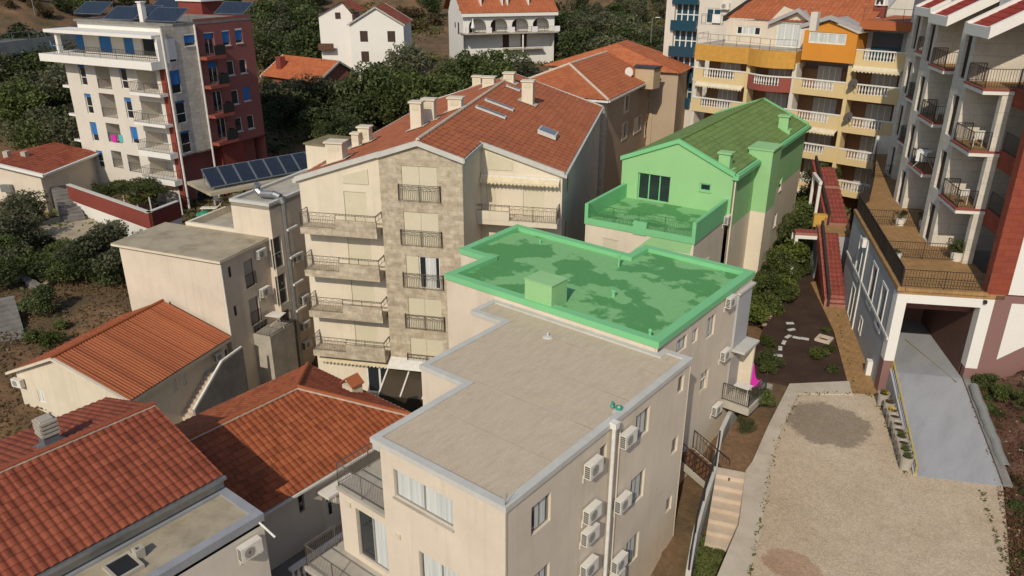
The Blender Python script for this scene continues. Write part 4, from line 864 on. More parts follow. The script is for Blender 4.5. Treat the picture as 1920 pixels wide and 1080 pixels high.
q = [(uT0, dv), (uT, dv), (uT, vB), (uT0, vB)]; m = MB(); ring(m, q, .06, .25, TZ, TZ+.22); b.part('coping', m, 'coping'); m = MB(); m.prism(q, TZ-.3, TZ+.02); b.part('tower_roof', m, 'concrete')
tz_ = b.atv(400, 425, dv)[2]-.5; m = MB(); m.box(L0+2.0, uT0, dv+.2, vB+1, -21, tz_); b.part('roof_terrace', m, 'concrete')
tl = b.vert(*zs(985, 440), L0+2.2, dv); m = MB(); m.box(L0+2.0, uT0-.01, dv+.01, dv+.25, min(-19., tz_-.3), tz_+.55); m.box(L0+2.0, L0+2.25, dv+.25, dv+5.2, tz_, tz_+.55); b.part('parapet', m, 'cream2')
m = MB(); m.box(L0+2.3, uT0-.02, dv+5.2, dv+5.45, tz_, tz_+1.5); b.part('terrace_wall', m, 'cream2'); b.part('wall', wm, 'cream')
Wall(b, (L0+2.0, dv+.0), (uT0, dv+.0)).build(wm, -31.8, tz_)
# galvanised ducts
m = MB(); a = Ws.px(*z8(1165, 60))[0]; m.bar(Ws.P(a, .22, TZ+.1), Ws.P(a, .22, -31.8), .17, 8); b.part('duct', m, 'metal_grey', smooth=False)
m = MB(); P = lambda aa, oo, z: Ws.P(aa, oo, z); pts = [P(a, .2, TZ-.1), P(a, .05, TZ+.35), P(a, -.5, TZ+.5), P(a-.1, -1.6, TZ+.45), P(a-.1, -2.0, TZ+.8), P(a-.1, -1.75, TZ+1.15)]
for p, q in zip(pts, pts[1:]): m.bar(p, q, .26, 10)
b.part('duct', m, 'metal_grey')
for k in range(4):
    m = MB(); Ws.boxp(m, a-.1, a+1.1, .3, .5, TZ-2.2-2.2*k, TZ-2.05-2.2*k); b.part('ledge', m, 'metal_white')
m = MB(); m.bar((iu1+.06, .18, -19.3), (iu1+.06, .18, -27), .055, 6); b.part('downpipe', m, 'metal_white')
for x, y, W_, t in ((775, 310, Wr, 'top air conditioner under the concrete roof edge of the flat roofed block'), (840, 930, Wr, 'second air conditioner down, beside the barred window of the flat roofed block'), (920, 1580, Wr, 'third air conditioner down on the shaded side of the flat roofed block'),
                    (1385, 365, Ws, 'upper air conditioner beside the galvanised duct left of the balconies'), (1490, 1050, Ws, 'middle of the stacked air conditioners beside the galvanised duct'), (1500, 1480, Ws, 'lower air conditioner in the shade beside the galvanised duct'), (1530, 1790, Ws, 'lowest air conditioner at the foot of the galvanised duct')):
    place_ac(b, W_, *z8(x, y), t, s=1.15)
# entrance balcony low on the shaded side
m = MB(); Wr.boxp(m, dv-3.0, dv-.2, 0, 1.5, -31.8, -25.6); bal = b.part('balcony', m, 'concrete'); m = MB(); railing(m, [Wr.P(dv-2.95, .05, -25.6), Wr.P(dv-2.95, 1.45, -25.6), Wr.P(dv-.2, 1.45, -25.6)], 1., .14, .014, 1.5); b.part('railing', m, 'metal_dark', bal)
c = b.world(*Wr.P(dv-1.6, 1.2, -25.6)); m = MB(); m.extr([(c.x-.8, c.y-.5, c.z+.95), (c.x+.5, c.y-.1, c.z+1.05), (c.x+.3, c.y+.6, c.z+1.15), (c.x-.95, c.y+.3, c.z+1.0)], (0, 0, .05))
for dx, dy in ((-.7, -.3), (.3, .3)): m.bar((c.x+dx, c.y+dy, c.z), (c.x-dx*.6, c.y+dy*.4, c.z+1.), .02)
solo('drying_rack', m, 'plastic_white', 'white clothes drying rack on the iron railed entrance balcony of the flat roofed block', 'drying rack')
# roof terrace: white loungers, green bundle, storage box
pL = b.flat(400, 396, tz_); c = b.world(*pL)
lounger('sun_lounger', 'plastic_white', 'white plastic sun lounger on the roof terrace by the cream wall', c, rad(40))
pC = b.world(*b.flat(385, 405, tz_)); m = MB(); m.lathe(pC, [(.05, 0), (.45, .02), (.5, .2), (.3, .38), (.05, .42)], 9); m.lathe(pC+Vector((-.4, -.2, 0)), [(.05, 0), (.35, .02), (.3, .2), (.05, .26)], 8); solo('tarpaulin', m, plain('green_tarp', (.02, .22, .13), .6), 'crumpled green tarpaulin at the parapet of the roof terrace', 'tarpaulin')
def chair(loc, rz, mat, label, group=None):
    t = bpy.data.objects.new('chair', None); COL.objects.link(t); t.location = loc; t.rotation_euler = (0, 0, rz); tag(t, label, 'chair', group)
    s = MB(); s.box(-.22, .22, -.22, .22, .42, .46); link('seat', mesh('seat', s, mat), t); s = MB(); s.extr([(-.22, .2, .46), (.22, .2, .46), (.2, .28, .9), (-.2, .28, .9)], (0, .03, 0)); link('backrest', mesh('backrest', s, mat), t)
    for x in (-.2, .2):
        for y in (-.2, .2): s = MB(); s.bar((x, y, 0), (x, y, .44), .022); link('leg', mesh('leg', s, mat), t)
    return t
chair(b.world(*b.flat(408, 385, tz_)), 1.2, M['plastic_white'], 'white plastic chair behind the white lounger on the roof terrace')
# long row of solar panels on the roof behind
M['solar'] = bricks('solar_absorber', (.022, .031, .05), (.027, .037, .057), (.018, .024, .036), .25, 3, .01, nz=.3, rough=.22, bs=.05)
A, B2 = gz(395, 357, TZ-.3), gz(640, 311, TZ-.3)
e = (B2-A); Ls = e.length; e.normalize(); nrm = Vector((-e.y, e.x, 0)); print('SOLAR', A, B2, Ls, 'TZ', TZ)
def solar_mesh(wd, ht, tilt):
    root = bpy.data.objects.new('solar_panel', None); COL.objects.link(root); c, s_ = cos(tilt), sin(tilt)
    m = MB(); m.extr([(-wd/2, 0, .15), (wd/2, 0, .15), (wd/2, c*ht, .15+s_*ht), (-wd/2, c*ht, .15+s_*ht)], (0, -s_*.07, c*.07)); link('casing', mesh('casing', m, 'metal_grey'), root)
    m = MB(); k = .06; dz = Vector((0, -s_*.075, c*.075)); m.face([Vector((x, c*y, .15+s_*y))+dz for x, y in ((-wd/2+k, k), (wd/2-k, k), (wd/2-k, ht-k), (-wd/2+k, ht-k))]); link('glass', mesh('glass', m, 'solar'), root)
    for x in (-wd/2+.1, wd/2-.1): m = MB(); m.bar((x, c*ht*.95, 0), (x, c*ht*.95, .15+s_*ht*.95), .03); m.bar((x, c*ht*.95, .02), (x, .05, .02), .03); link('stand', mesh('stand', m, 'metal_grey'), root)
    return root
N9 = 9; pw = Ls/N9; tp = None
sp = solar_mesh(pw*.97, 1.9, rad(40)); ang = math.atan2(e.y, e.x)
for k in range(N9):
    r = sp if k == 0 else dup(sp); r.location = A+e*(pw*(k+.5)); r.rotation_euler = (0, 0, ang); tag(r, 'dark blue solar panel in the long row above the flat roofed block', 'solar panel', 'solar panels in the long row')
m = MB(); P_ = lambda s, t, z: tuple(A+e*s+nrm*t+Vector((0, 0, z))); m.extr([P_(-.3, -.6, -.3), P_(Ls+2.5, -.6, -.3), P_(Ls+2.5, 4, -.3), P_(-.3, 4, -.3)], (0, 0, .25)); m.v = [b.loc(Vector(p)) for p in m.v]; b.part('rear_roof', m, 'oldconcrete')
m = MB(); q_ = [P_(-.2, -.5, -.35), P_(Ls+2.4, -.5, -.35), P_(Ls+2.4, 3.9, -.35), P_(-.2, 3.9, -.35)]; m.extr([(x, y, -31.8) for x, y, z in q_], (0, 0, 28+q_[0][2])); m.v = [b.loc(Vector(p)) for p in m.v]; b.part('rear_wall', m, 'cream')
# small roof house behind the solar row
h = gz(572, 268, TZ+2.4); t = Th('roof_hut', 'small cream roof hut with mossy flat top at the end of the solar row', 'roof hut', h.x, h.y, 17, (1.5, 1.5, TZ-.6)); hu = t.flat(622, 272, TZ+2.4); hb = t.flat(600, 253, TZ+2.4)
m = MB(); m.box(0, hu[0], 0, 3.4, TZ-.6, TZ+2.3); t.part('wall', m, 'cream2'); m = MB(); m.box(-.12, hu[0]+.12, -.12, 3.5, TZ+2.3, TZ+2.42); t.part('roof', m, mottled('mossy_roof', [(.3, (.12, .10, .045)), (.6, (.25, .2, .11)), (.8, (.34, .29, .2))], .8))
# ------------------------------------------------------------------ house with the deep ribbed orange roof
zq = lambda x, y: (x/3, 540+y/3)
ZE = -24.5; p = gz(*zq(1300, 275), ZE)
b = Th('ribbed_roof_house', 'low white house with ribbed orange pantile gable roof beside the flat roofed block', 'house', p.x, p.y, 18, (-4, -6, -31.8)); RH = b
le = b.flat(*zq(60, 468), ZE); vF = le[1]; ap = b.atv(*zq(310, 398), vF); uA = ap[0]; zA = ap[2]; rp = b.vert(*zq(975, 52), uA, 0); uL = le[0]
print('REDHOUSE', le, ap, 'back apex z', rp); zA = (zA+rp)/2 if abs(zA-rp) < 1.2 else zA
m = MB(); slope(m, (0, vF-.3, ZE), (0, .0, ZE), (uA, .0, zA), (uA, vF-.3, zA), .225, 6, .05, 0, 6); roof = b.part('roof', m, 'tile_orange')
m = MB(); slope(m, (uL, 0, ZE), (uL, vF-.3, ZE), (uA, vF-.3, zA), (uA, 0, zA), .26, .4, .03, .02, 6); b.part('roof', m, 'tile_brown'); m = MB(); ridge(m, (uA, vF-.3, zA+.05), (uA, 0, zA+.05), .12); b.part('ridge_tiles', m, 'tile_brown', roof)
wm = MB(); Wg = Wall(b, (uL+.45, vF), (-.45, vF)); sl = (zA-ZE)/(-uA); Wg.win(Wg.rect(*zq(325, 460), *zq(382, 520)), .12, 'frame_white', 'glass', 1, .1); Wg.win(Wg.rect(*zq(205, 570), *zq(262, 650)), .1, 'frame_white', 'frame_white', 2, .08, name='door')
zt = ZE+.1; Wg.build(wm, -31.8, zt, [(0, zt), (Wg.L, zt), (uA-uL-.45, zA-.25)]); Wr = Wall(b, (-.45, vF), (-.45, -.05))
for x0_, y0_, x1_, y1_, k in ((968, 525, 1000, 575, 2), (1022, 492, 1052, 540, 2)): Wr.win(Wr.rect(*zq(x0_, y0_), *zq(x1_, y1_)), .12, 'frame_white', 'glass', k, .08)
r = Wr.rect(*zq(1140, 460), *zq(1185, 600)); Wr.win(r, .1, 'frame_white', 'frame_white', 1, .08, name='door'); Wr.win(Wr.rect(*zq(1262, 350), *zq(1285, 400)), .1, 'frame_grey', 'glass', 1, .06)
Wr.build(wm, -31.8, ZE-.0); Wall(b, (-.45, 0), (uL+.45, 0)).build(wm, -31.8, ZE); Wall(b, (uL+.45, 0), (uL+.45, vF)).build(wm, -31.8, ZE); b.part('wall', wm, 'cream2')
m = MB(); m.box(-.42, -.02, vF-.3, 0, ZE-.32, ZE-.08); m.extr([(uL-.05, vF-.35, ZE-.1), (uA, vF-.35, zA-.12), (uA, vF-.35, zA+.06), (uL-.05, vF-.35, ZE+.06)], (0, .2, 0)); m.extr([(uA, vF-.35, zA-.12), (.05, vF-.35, ZE-.1), (.05, vF-.35, ZE+.06), (uA, vF-.35, zA+.06)], (0, .2, 0)); b.part('eaves', m, 'cream2', roof)
place_ac(b, Wr, *zq(1232, 385), 'air conditioner under the eave of the ribbed orange roof, beside a shuttered window'); place_ac(b, Wg, *zq(100, 535), 'air conditioner at the left end wall of the house with the ribbed orange roof')
# outside stair with parapet coloured dark grey for the shade on it
m = MB(); w0 = Wr.px(*zq(1190, 590)); 
for k in range(9):
    a = w0[0]-.2-.3*k; z = -26.3-.19*k; Wr.boxp(m, a-.3, a, .01, 1.1, -31.8, z)
Wr.boxp(m, w0[0]-.2, w0[0]+2.2, .01, 1.1, -31.8, -26.2); st = b.part('stair', m, 'stepstone'); m = MB(); q = [(w0[0]+2.2, -25.2), (w0[0]+.1, -25.3), (w0[0]-3.0, -27.3), (w0[0]-3.0, -31.8), (w0[0]+2.2, -31.8)]
m.extr([Wr.P(a, 1.1, z) for a, z in q], tuple((b.u*0).to_3d()) if False else (.2, 0, 0)); b.part('stair_parapet', m, 'darkconc', st); m = MB()
for (a, z), (a2, z2) in zip(q[:2], q[1:3]): m.bar(Wr.P(a, 1.2, z+.04), Wr.P(a2, 1.2, z2+.04), .11)
b.part('handrail', m, 'metal_white', st)
# ------------------------------------------------------------------ foreground house with the deep red roof
zr = lambda x, y: (x/3, 720+y/3)
ZE = -18.6; p = gz(*zr(1255, 515), ZE); b = Th('red_roof_house', 'foreground house at the lower left with deep red tiled roof and flat side roof', 'house', p.x, p.y, 0, (-4, -5, -31.8)); FH = b
apx = b.atv(*zr(870, 118), 0); uA, zA = apx[0], apx[2]; fe = b.flat(*zq(520, 540), ZE); print('FRONT', apx, fe); v0 = -13.5; uL = uA+uA if True else fe[0]
m = MB(); slope(m, (0, v0, ZE), (0, 0, ZE), (uA, 0, zA), (uA, v0, zA), .30, .37, .035, .03, 6); roof = b.part('roof', m, 'tile_red'); m = MB(); slope(m, (uL, 0, ZE), (uL, v0, ZE), (uA, v0, zA), (uA, 0, zA), .30, .37, .035, .03, 6); b.part('roof', m, 'tile_red')
m = MB(); ridge(m, (uA, v0, zA+.07), (uA, 0, zA+.07), .14); b.part('ridge_tiles', m, 'tile_red', roof); m = MB(); m.bar((uA+.1, v0, zA+.035), (uA+.1, -.02, zA+.035), .045); b.part('ridge_mortar', m, 'mortar', roof)
wm = MB(); Wg = Wall(b, (-.3, -.15), (uL+.3, -.15)); Wg.build(wm, -31.8, ZE, [(0, ZE), (Wg.L, ZE), (-uA-.3, zA-.1)]); Wall(b, (-.3, v0), (-.3, -.15)).build(wm, -31.8, ZE-.03); Wall(b, (uL+.3, -.15), (uL+.3, v0)).build(wm, -31.8, ZE-.03); b.part('wall', wm, 'white')
m = MB(); m.box(-.02, .14, v0, .06, ZE-.14, ZE-.02); m.box(-.28, -.05, v0, .0, ZE-.55, ZE-.15); b.part('gutter', m, 'metal_grey', roof)
# flat side roof
FZ = -19.25; c1 = b.flat(*zr(1475, 725), FZ); c0 = b.flat(*zr(1250, 575), FZ); uF, vF = c1[0], (c1[1]+c0[1])/2; q = [(-.28, v0), (uF, v0), (uF, vF), (-.28, vF)]
m = MB(); m.box(-.28, uF, v0, vF, FZ-.5, FZ-.1); sr_ = b.part('side_roof', m, 'oldconcrete'); m = MB(); ring(m, q, .04, .32, FZ-.35, FZ); b.part('coping', m, mottled('grey_metal_coping', [(.3, (.24, .25, .27)), (.7, (.32, .33, .35))], 1), sr_)
wm = MB(); Wr = Wall(b, (uF, v0), (uF, vF)); Wr.build(wm, -31.8, FZ-.34); Wall(b, (uF, vF), (-.28, vF)).build(wm, -31.8, FZ-.34); b.part('side_wall', wm, 'white')
place_ac(b, Wr, *zr(1405, 930), 'air conditioner on the wall under the flat concrete side roof, lower left', s=1.1)
u, v, z = b.flat(262, 1044, FZ-.1); m = MB(); ring(m, [(u-.16, v-.16), (u+.16, v-.16), (u+.16, v+.16), (u-.16, v+.16)], .0, .08, FZ-.1, FZ+.3); b.part('vent_stack', m, 'concrete', sr_)
u, v, z = b.flat(232, 1066, FZ-.1); m = MB(); ring(m, [(u-.48, v-.42), (u+.48, v-.42), (u+.48, v+.42), (u-.48, v+.42)], .06, .04, FZ-.1, FZ+.06); h_ = b.part('roof_hatch', m, 'concrete', sr_); m = MB(); m.box(u-.46, u+.46, v-.4, v+.4, FZ-.05, FZ+.03); b.part('hatch_cover', m, 'black', sr_)
m = MB(); a = Wr.px(500, 990)[0]; m.bar((uF-.1, vF-.2, FZ-.25), (uF+.75, vF-.05, FZ-.7), .045, 6); b.part('spout', m, 'metal_white')
u, v, z = b.flat(*zr(285, 335), zA-.25); sl = (zA-ZE)/(-uA); zz = zA-sl*abs(u-uA); m = MB(); m.box(u-.28, u+.28, v-.28, v+.28, zz-.3, zz+.55); ch = b.part('chimney', m, plain('lead_grey', (.12, .12, .13), .5), roof)
m = MB()
for k in range(4): m.box(u-.33, u+.33, v-.33, v+.33, zz+.5+.17*k, zz+.6+.17*k); m.box(u-.24, u+.24, v-.24, v+.24, zz+.6+.17*k, zz+.67+.17*k)
b.part('cowl', m, 'concrete', ch); m = MB(); m.extr([(u-.55, v-.5, zz-sl*.55*-1*(-1)+.04), (u+.5, v-.5, zz+sl*.5+.04), (u+.5, v+.5, zz+sl*.5+.04), (u-.55, v+.5, zz-sl*.55+.04)], (0, 0, .02)); b.part('flashing', m, 'metal_grey', ch)
# ------------------------------------------------------------------ house with the hipped rust roof
ZE = -21.8; p = gz(640, 875, ZE); q = gz(579, 684, ZE); b = Th('hipped_roof_house', 'house with hipped rust coloured tiled roof in the middle of the yard', 'house', p.x, q.y, 0, (-4, -6, -31.8)); BH = b
uL = b.flat(450, 742, ZE)[0]; uA = uL/2; pk = b.atu(557, 727, uA); zA, vP = pk[2], pk[1]; print('BROWN', 'uL', uL, 'peak', pk); v0 = -13
m = MB(); slope(m, (0, v0, ZE), (0, 0, ZE), (uA, vP, zA), (uA, v0, zA), .30, .37, .035, .03, 6); roof = b.part('roof', m, 'tile_brown'); m = MB(); slope(m, (uL, 0, ZE), (uL, v0, ZE), (uA, v0, zA), (uA, vP, zA), .30, .37, .035, .03, 6); b.part('roof', m, 'tile_brown')
m = MB(); slope(m, (0, 0, ZE), (uL, 0, ZE), (uA, vP, zA), (uA, vP, zA), .30, .37, .035, .03, 6); b.part('roof', m, 'tile_red')
for nm, a, c in (('ridge', (uA, v0, zA), (uA, vP, zA)), ('hip', (uA, vP, zA), (0, 0, ZE)), ('hip', (uA, vP, zA), (uL, 0, ZE))):
    m = MB(); ridge(m, Vector(a)+Vector((0, 0, .07)), Vector(c)+Vector((0, 0, .07)), .13); b.part('ridge_tiles', m, 'tile_brown', roof); m = MB(); o_ = Vector((.12, -.06, .03)); m.bar(Vector(a)+o_, Vector(c)+o_, .05)
    b.part('ridge_mortar', m, 'mortar', roof)
wm = MB(); Wr = Wall(b, (-.35, v0), (-.35, -.35)); Wr.win(Wr.rect(558, 932, 573, 957), .12, 'frame_grey', 'glass', 1, .06); r = Wr.rect(604, 930, 634, 975)
zd = Wr.px(617, 918)[1]; Wr.win((r[0], r[1], zd-2.25, zd), .1, 'frame_white', 'frame_white', 1, .1, name='door'); m = MB()
for a_, z0_, z1_ in ((r[0]+.32, zd-1.4, zd-.75), (r[0]+.78, zd-1.4, zd-.75)): Wr.boxp(m, a_, a_+.16, -.09, -.03, z0_, z1_)
b.part('door_light', m, 'glass'); m = MB(); m.extr([Wr.P(r[0]+.65+.42*cos(math.pi*k/8), -.08, zd-.62+.42*sin(math.pi*k/8)) for k in range(9)], (.05, 0, 0)); b.part('fanlight', m, 'glass')
Wr.build(wm, -31.8, ZE-.05); Wall(b, (-.35, -.35), (uL+.35, -.35)).build(wm, -31.8, ZE-.05); Wall(b, (uL+.35, -.35), (uL+.35, v0)).build(wm, -31.8, ZE-.05); b.part('wall', wm, 'white')
m = MB(); m.box(-.03, .1, v0, .1, ZE-.12, ZE-.02); m.box(uL-.1, uL+.03, v0, .1, ZE-.12, ZE-.02); m.box(uL, 0, .0, .1, ZE-.12, ZE-.02); b.part('gutter', m, 'metal_white', roof)
m = MB(); Wr.boxp(m, r[0]-.3, r[1]+.8, .0, .9, zd+.25, zd+.4); b.part('porch_slab', m, 'white2'); m = MB(); Wr.boxp(m, 0, Wr.L, .01, 1.6, -31.8, zd-2.3); b.part('terrace', m, 'darkconc')
m = MB(); aa, ab = Wr.P(Wr.L-9, 1.5, zd-2.3), Wr.P(Wr.L-.5, 1.5, zd-2.3); balustrade(m, aa, ab, .8, .27, .09); bl = b.part('balustrade', m, 'white2'); m = MB(); Wr.boxp(m, Wr.L-9, Wr.L-.5, 1.37, 1.63, zd-1.5, zd-1.38); b.part('handrail', m, 'white2', bl)
u, v, z = b.flat(661, 729, ZE+.5); zz = ZE+.35; m = MB(); m.box(u-.4, u+.4, v-.35, v+.35, zz-.4, zz+.45); ch = b.part('chimney', m, 'cream2', roof); m = MB()
for s_ in (-1, 1): m.extr([(u, v-.42, zz+.9), (u+s_*.5, v-.42, zz+.5), (u+s_*.5, v+.42, zz+.5), (u, v+.42, zz+.9)], (0, 0, .07))
b.part('chimney_cap', m, 'tile_orange', ch)
# ------------------------------------------------------------------ tall white and red apartment block
z1 = lambda x, y: (x/3, y/3)
d = ray(*z1(960, 550)); h = math.hypot(d.x, d.y); D_ = 84
b = Th('tall_apartment_block', 'tall white and dusky red apartment block with blue shutters, upper left', 'apartment block', d.x/h*D_, d.y/h*D_, 12, (-7, 7, -25)); TB = b
YAW_T = 12
uL = b.atv(*z1(375, 420), 0)[0]; zS = b.atv(*z1(830, 378), 0)[2]; zT = b.atv(*z1(905, 150), 0)[2]
print('TALL uL', uL, 'slab bottom', zS, 'top', zT)
Wf = Wall(b, (uL, 0), (0, 0)); wm = MB()
for k, (x0, y0, x1, y1) in enumerate(((438, 358, 492, 482), (474, 525, 528, 642), (506, 685, 556, 797), (540, 845, 590, 945), (670, 378, 722, 502), (699, 547, 752, 670), (732, 712, 781, 812))):
    r = Wf.rect(*z1(x0, y0), *z1(x1, y1)); c = (r[0]+r[1])/2; Wf.win((c-.5, c+.5, r[2], r[3]), .2, 'frame_white', 'glass', 1, .07, None, transom=.38, shut=('shutter_blue', (.18, .18, .66, .16, .12, .2, .72)[k]))
def recess(W, x0, y0, x1, y1, dp=2.3, rail=True, furn=None):
    r = W.rect(*z1(x0, y0), *z1(x1, y1)); W.holes.append((*r, dp)); m = MB(); W.quad(m, r[0], r[1], r[2], r[3], -dp+.01); W.b.part('loggia_wall', m, 'grey')  # back wall coloured grey to hold the shade of the slab above
    m = MB(); W.boxp(m, r[0]+(r[1]-r[0])*.55, r[1]-.1, -dp+.02, -dp+.07, r[2]+.02, r[2]+(r[3]-r[2])*.8); d = W.b.part('glass_door', m, 'frame_white'); m = MB(); W.boxp(m, r[0]+(r[1]-r[0])*.6, r[1]-.2, -dp+.03, -dp+.08, r[2]+.12, r[2]+(r[3]-r[2])*.76); W.b.part('pane', m, 'glass', d)
    if rail: m = MB(); railing(m, [W.P(r[0], -.05, r[2]), W.P(r[1], -.05, r[2])], .95, .2, .014, 3); W.b.part('railing', m, 'metal_dark')
    return r
for q in ((528, 362, 634, 505), (553, 522, 667, 668), (592, 690, 690, 808), (622, 845, 698, 950), (712, 868, 800, 975)): recess(Wf, *q)
cs = []
for k, (x0, y0, x1, y1) in enumerate(((765, 395, 895, 520), (788, 565, 925, 690), (815, 735, 955, 850), (838, 893, 985, 1000))):
    r = recess(Wf, x0, y0, x1, y1, 2.0, False); z = r[2]+.02; m = MB(); Wf.boxp(m, r[0]-.1, Wf.L-.1, 0, 1.1, z-.55 if k > 1 else z-.28, z); bal = b.part('balcony', m, 'white2'); cs.append((r[0], z))
    m = MB(); railing(m, [Wf.P(r[0]-.05, .03, z), Wf.P(r[0]-.05, 1.05, z), Wf.P(Wf.L-.15, 1.05, z), Wf.P(Wf.L-.15, .03, z)], .95, .22, .015, 1.8); b.part('railing', m, 'metal_dark', bal)
    m = MB(); Wf.boxp(m, r[0]+(r[1]-r[0])*.5, r[1]-.15, -1.9, -1.82, r[3]-.32, r[3]-.02); b.part('blind', m, 'shutter_blue', bal)
for (x, y) in ((315, 480), (352, 640), (415, 790), (448, 925)):
    z = Wf.px(*z1(x+60, y))[1]; m = MB(); m.box(uL-1.1, uL-.0, .05, 2.6, z-.25, z); bal = b.part('balcony', m, 'white2'); m = MB(); railing(m, [(uL, .1, z), (uL-1.05, .1, z), (uL-1.05, 2.5, z)], .95, .22, .015, 1.8); b.part('railing', m, 'metal_dark', bal)
Wf.build(wm, -25, zS)
# right side: pale stone part, then red part with its own balconies
dR = b.atu(*z1(1110, 300), 0)[1]; LR = b.atu(*z1(1435, 300), 0)[1]; zB = b.atu(*z1(1105, 865), 0)[2]; print('dR', dR, 'LR', LR, 'zB', zB)
Ws = Wall(b, (0, 0), (0, dR)); wsn = MB()
for k, (x0, y0, x1, y1) in enumerate(((930, 207, 990, 340), (960, 385, 1018, 515), (992, 555, 1048, 685), (1020, 725, 1075, 850))):
    r = Ws.rect(*z1(x0, y0), *z1(x1, y1)); c = (r[0]+r[1])/2; hw = .62; z_ = zT-1.75-2.95*k; z_ = Ws.px(*z1((x0+x1)/2, y0+10))[1]; Ws.win((c-hw, c+hw, z_-2.2, z_), .18, 'frame_white', 'glass', 1, .08, None, transom=.42, shut=('shutter_blue', (.12, .6, .1, .1)[k]))
r = Ws.rect(*z1(1030, 190), *z1(1080, 258)); Ws.win((r[0], r[1]+.5, r[3]-1.2, r[3]), .15, 'frame_white', 'glass', 1, .07, 'white2', shut=('shutter_blue', .75))
Ws.build(wsn, zB, zT); b.part('stone_wall', wsn, 'stone2')
zT2 = b.atu(*z1(1145, 110), 0)[2]; zT2 = b.atu(*z1(1425, 80), 0)[2]
Wr = Wall(b, (0, dR), (0, LR)); wr = MB()
for x0, y0, x1, y1, s_ in ((1252, 170, 1292, 250, .8), (1325, 158, 1362, 240, .8), (1278, 340, 1318, 415, 0), (1348, 330, 1388, 405, 0), (1305, 505, 1340, 575, 0), (1368, 487, 1408, 565, .9), (1325, 660, 1362, 735, 0), (1392, 645, 1430, 718, 0)):
    r = Wr.rect(*z1(x0, y0), *z1(x1, y1)); c = (r[0]+r[1])/2; z_ = Wr.px(*z1((x0+x1)/2, y0))[1]; Wr.win((c-.5, c+.5, z_-1.5, z_), .16, 'frame_white', 'glass', 1, .08, 'white2', shut=('shutter_blue', s_) if s_ else None)
for k, (x, y) in enumerate(((1120, 320), (1140, 485), (1170, 650), (1192, 805))):
    a0 = .1; a1 = Wr.px(*z1(x+150, y-10), 1.0)[0]; z = Wr.px(*z1(x+20, y+5), 1.0)[1]; m = MB(); Wr.boxp(m, a0, a1, 0, 1.1, z-.3, z); bal = b.part('balcony', m, 'pinkred'); m = MB(); railing(m, [Wr.P(a0+.05, .03, z), Wr.P(a0+.05, 1.05, z), Wr.P((a0+a1)*.45, 1.05, z)], .95, .2, .015, 1.6); b.part('railing', m, 'metal_dark', bal)
    m = MB(); Wr.boxp(m, (a0+a1)*.45, a1-.05, 1.02, 1.08, z+.05, z+1.0); b.part('screen', m, 'black', bal); m = MB(); Wr.boxp(m, a1-.06, a1, .03, 1.08, z+.05, z+1.0); b.part('screen', m, 'black', bal)
    Wr.win((a1*.42, a1*.42+1.3, z+.05, z+2.2), .25, 'frame_white', 'glass', 2, .07, None, name='glass_door', shut=('shutter_blue', .3) if k < 2 else None)
Wr.build(wr, zB, zT2); Wall(b, (0, LR), (uL, LR)).build(wr, -25, zT2-.2); Wall(b, (uL, LR), (uL, dR)).build(wr, -25, zT2-.2); Wall(b, (uL, dR), (uL, 0)).build(wm, -25, zS)
Wb = Wall(b, (-1.2, .8), (-1.2, LR-.5)); Wb.win((1.5, 4.5, -24, -21.8), .3, 'frame_dark', 'glass', 3, .08); Wb.build(wr, -25, zB); m = MB(); m.box(uL, 0, 0.01, LR, zB-.0, zB+.15); b.part('soffit', m, 'pinkred')
b.part('red_wall', wr, 'red'); q = b.atu(*z1(1250, 900), .0); m = MB(); m.box(-1.3, .0-.02, dR+1.5, dR+4.5, -25, zB); b.part('stair_tower', m, 'redwall')
m = MB(); Wf.boxp(m, Wf.L-.75, Wf.L-.02, .0, .16, -25, zS-.02); b.part('red_pilaster', m, 'redwall'); m = MB(); m.bar((.22, -.1, zT-.1), (.22, -.1, -25), .11, 6); b.part('downpipe', m, 'metal_white'); m = MB(); m.bar((.12, dR, zT-.1), (.12, dR, -25), .1, 6); b.part('downpipe', m, 'metal_white')
# penthouse: long white terrace slab, set-back wall, roof slab
sl = b.atv(*z1(222, 325), -1.6); sr = b.atv(*z1(825, 375), -1.6); zt0 = b.atv(*z1(222, 295), -1.6)[2]; zt1 = b.atv(*z1(222, 328), -1.6)[2]
m = MB(); m.box(sl[0], sr[0]+.2, -1.6, LR*.5, zS+.0, zS+.02); m.box(sl[0], 0.0, -1.6, .6, zS, zS+.75); m.box(sl[0], uL, .6, LR*.6, zS, zS+.75); b.part('terrace_slab', m, 'white2')
zf = zS+.76; zr0 = zT-1.05; Wp = Wall(b, (uL+1.5, 1.6), (-.6, 1.6)); wp = MB()
for x0, x1, s_ in ((430, 470, .9), (558, 625, .95), (695, 748, .95), (795, 870, .1)):
    a0, a1 = Wp.px(*z1(x0, 240))[0], Wp.px(*z1(x1, 240))[0]; Wp.win((a0, a1, zf+.02, zf+2.1), .15, 'frame_white', 'glass', 1, .07, None, name='glass_door', shut=('shutter_blue', s_))
Wp.build(wp, zf-.1, zr0+.2); Wall(b, (uL+1.5, LR), (uL+1.5, 1.6)).build(wp, zf-.1, zr0+.2); b.part('penthouse_wall', wp, 'white'); b.part('wall', wm, 'white')
m = MB(); m.box(sl[0]+.6, -.1, -1.0, 2.0, zr0, zr0+.3); m.box(uL+.5, -.01, 1.99, LR, zr0+.02, zT-.1); rf = b.part('roof_slab', m, 'white2'); m = MB(); q = [(uL+.6, 1.6), (0, 1.6), (0, LR), (uL+.6, LR)]; ring(m, q, .02, .3, zT-.12, zT+.12); m.prism(q, zT-.11, zT-.05); b.part('roof', m, 'darkconc')
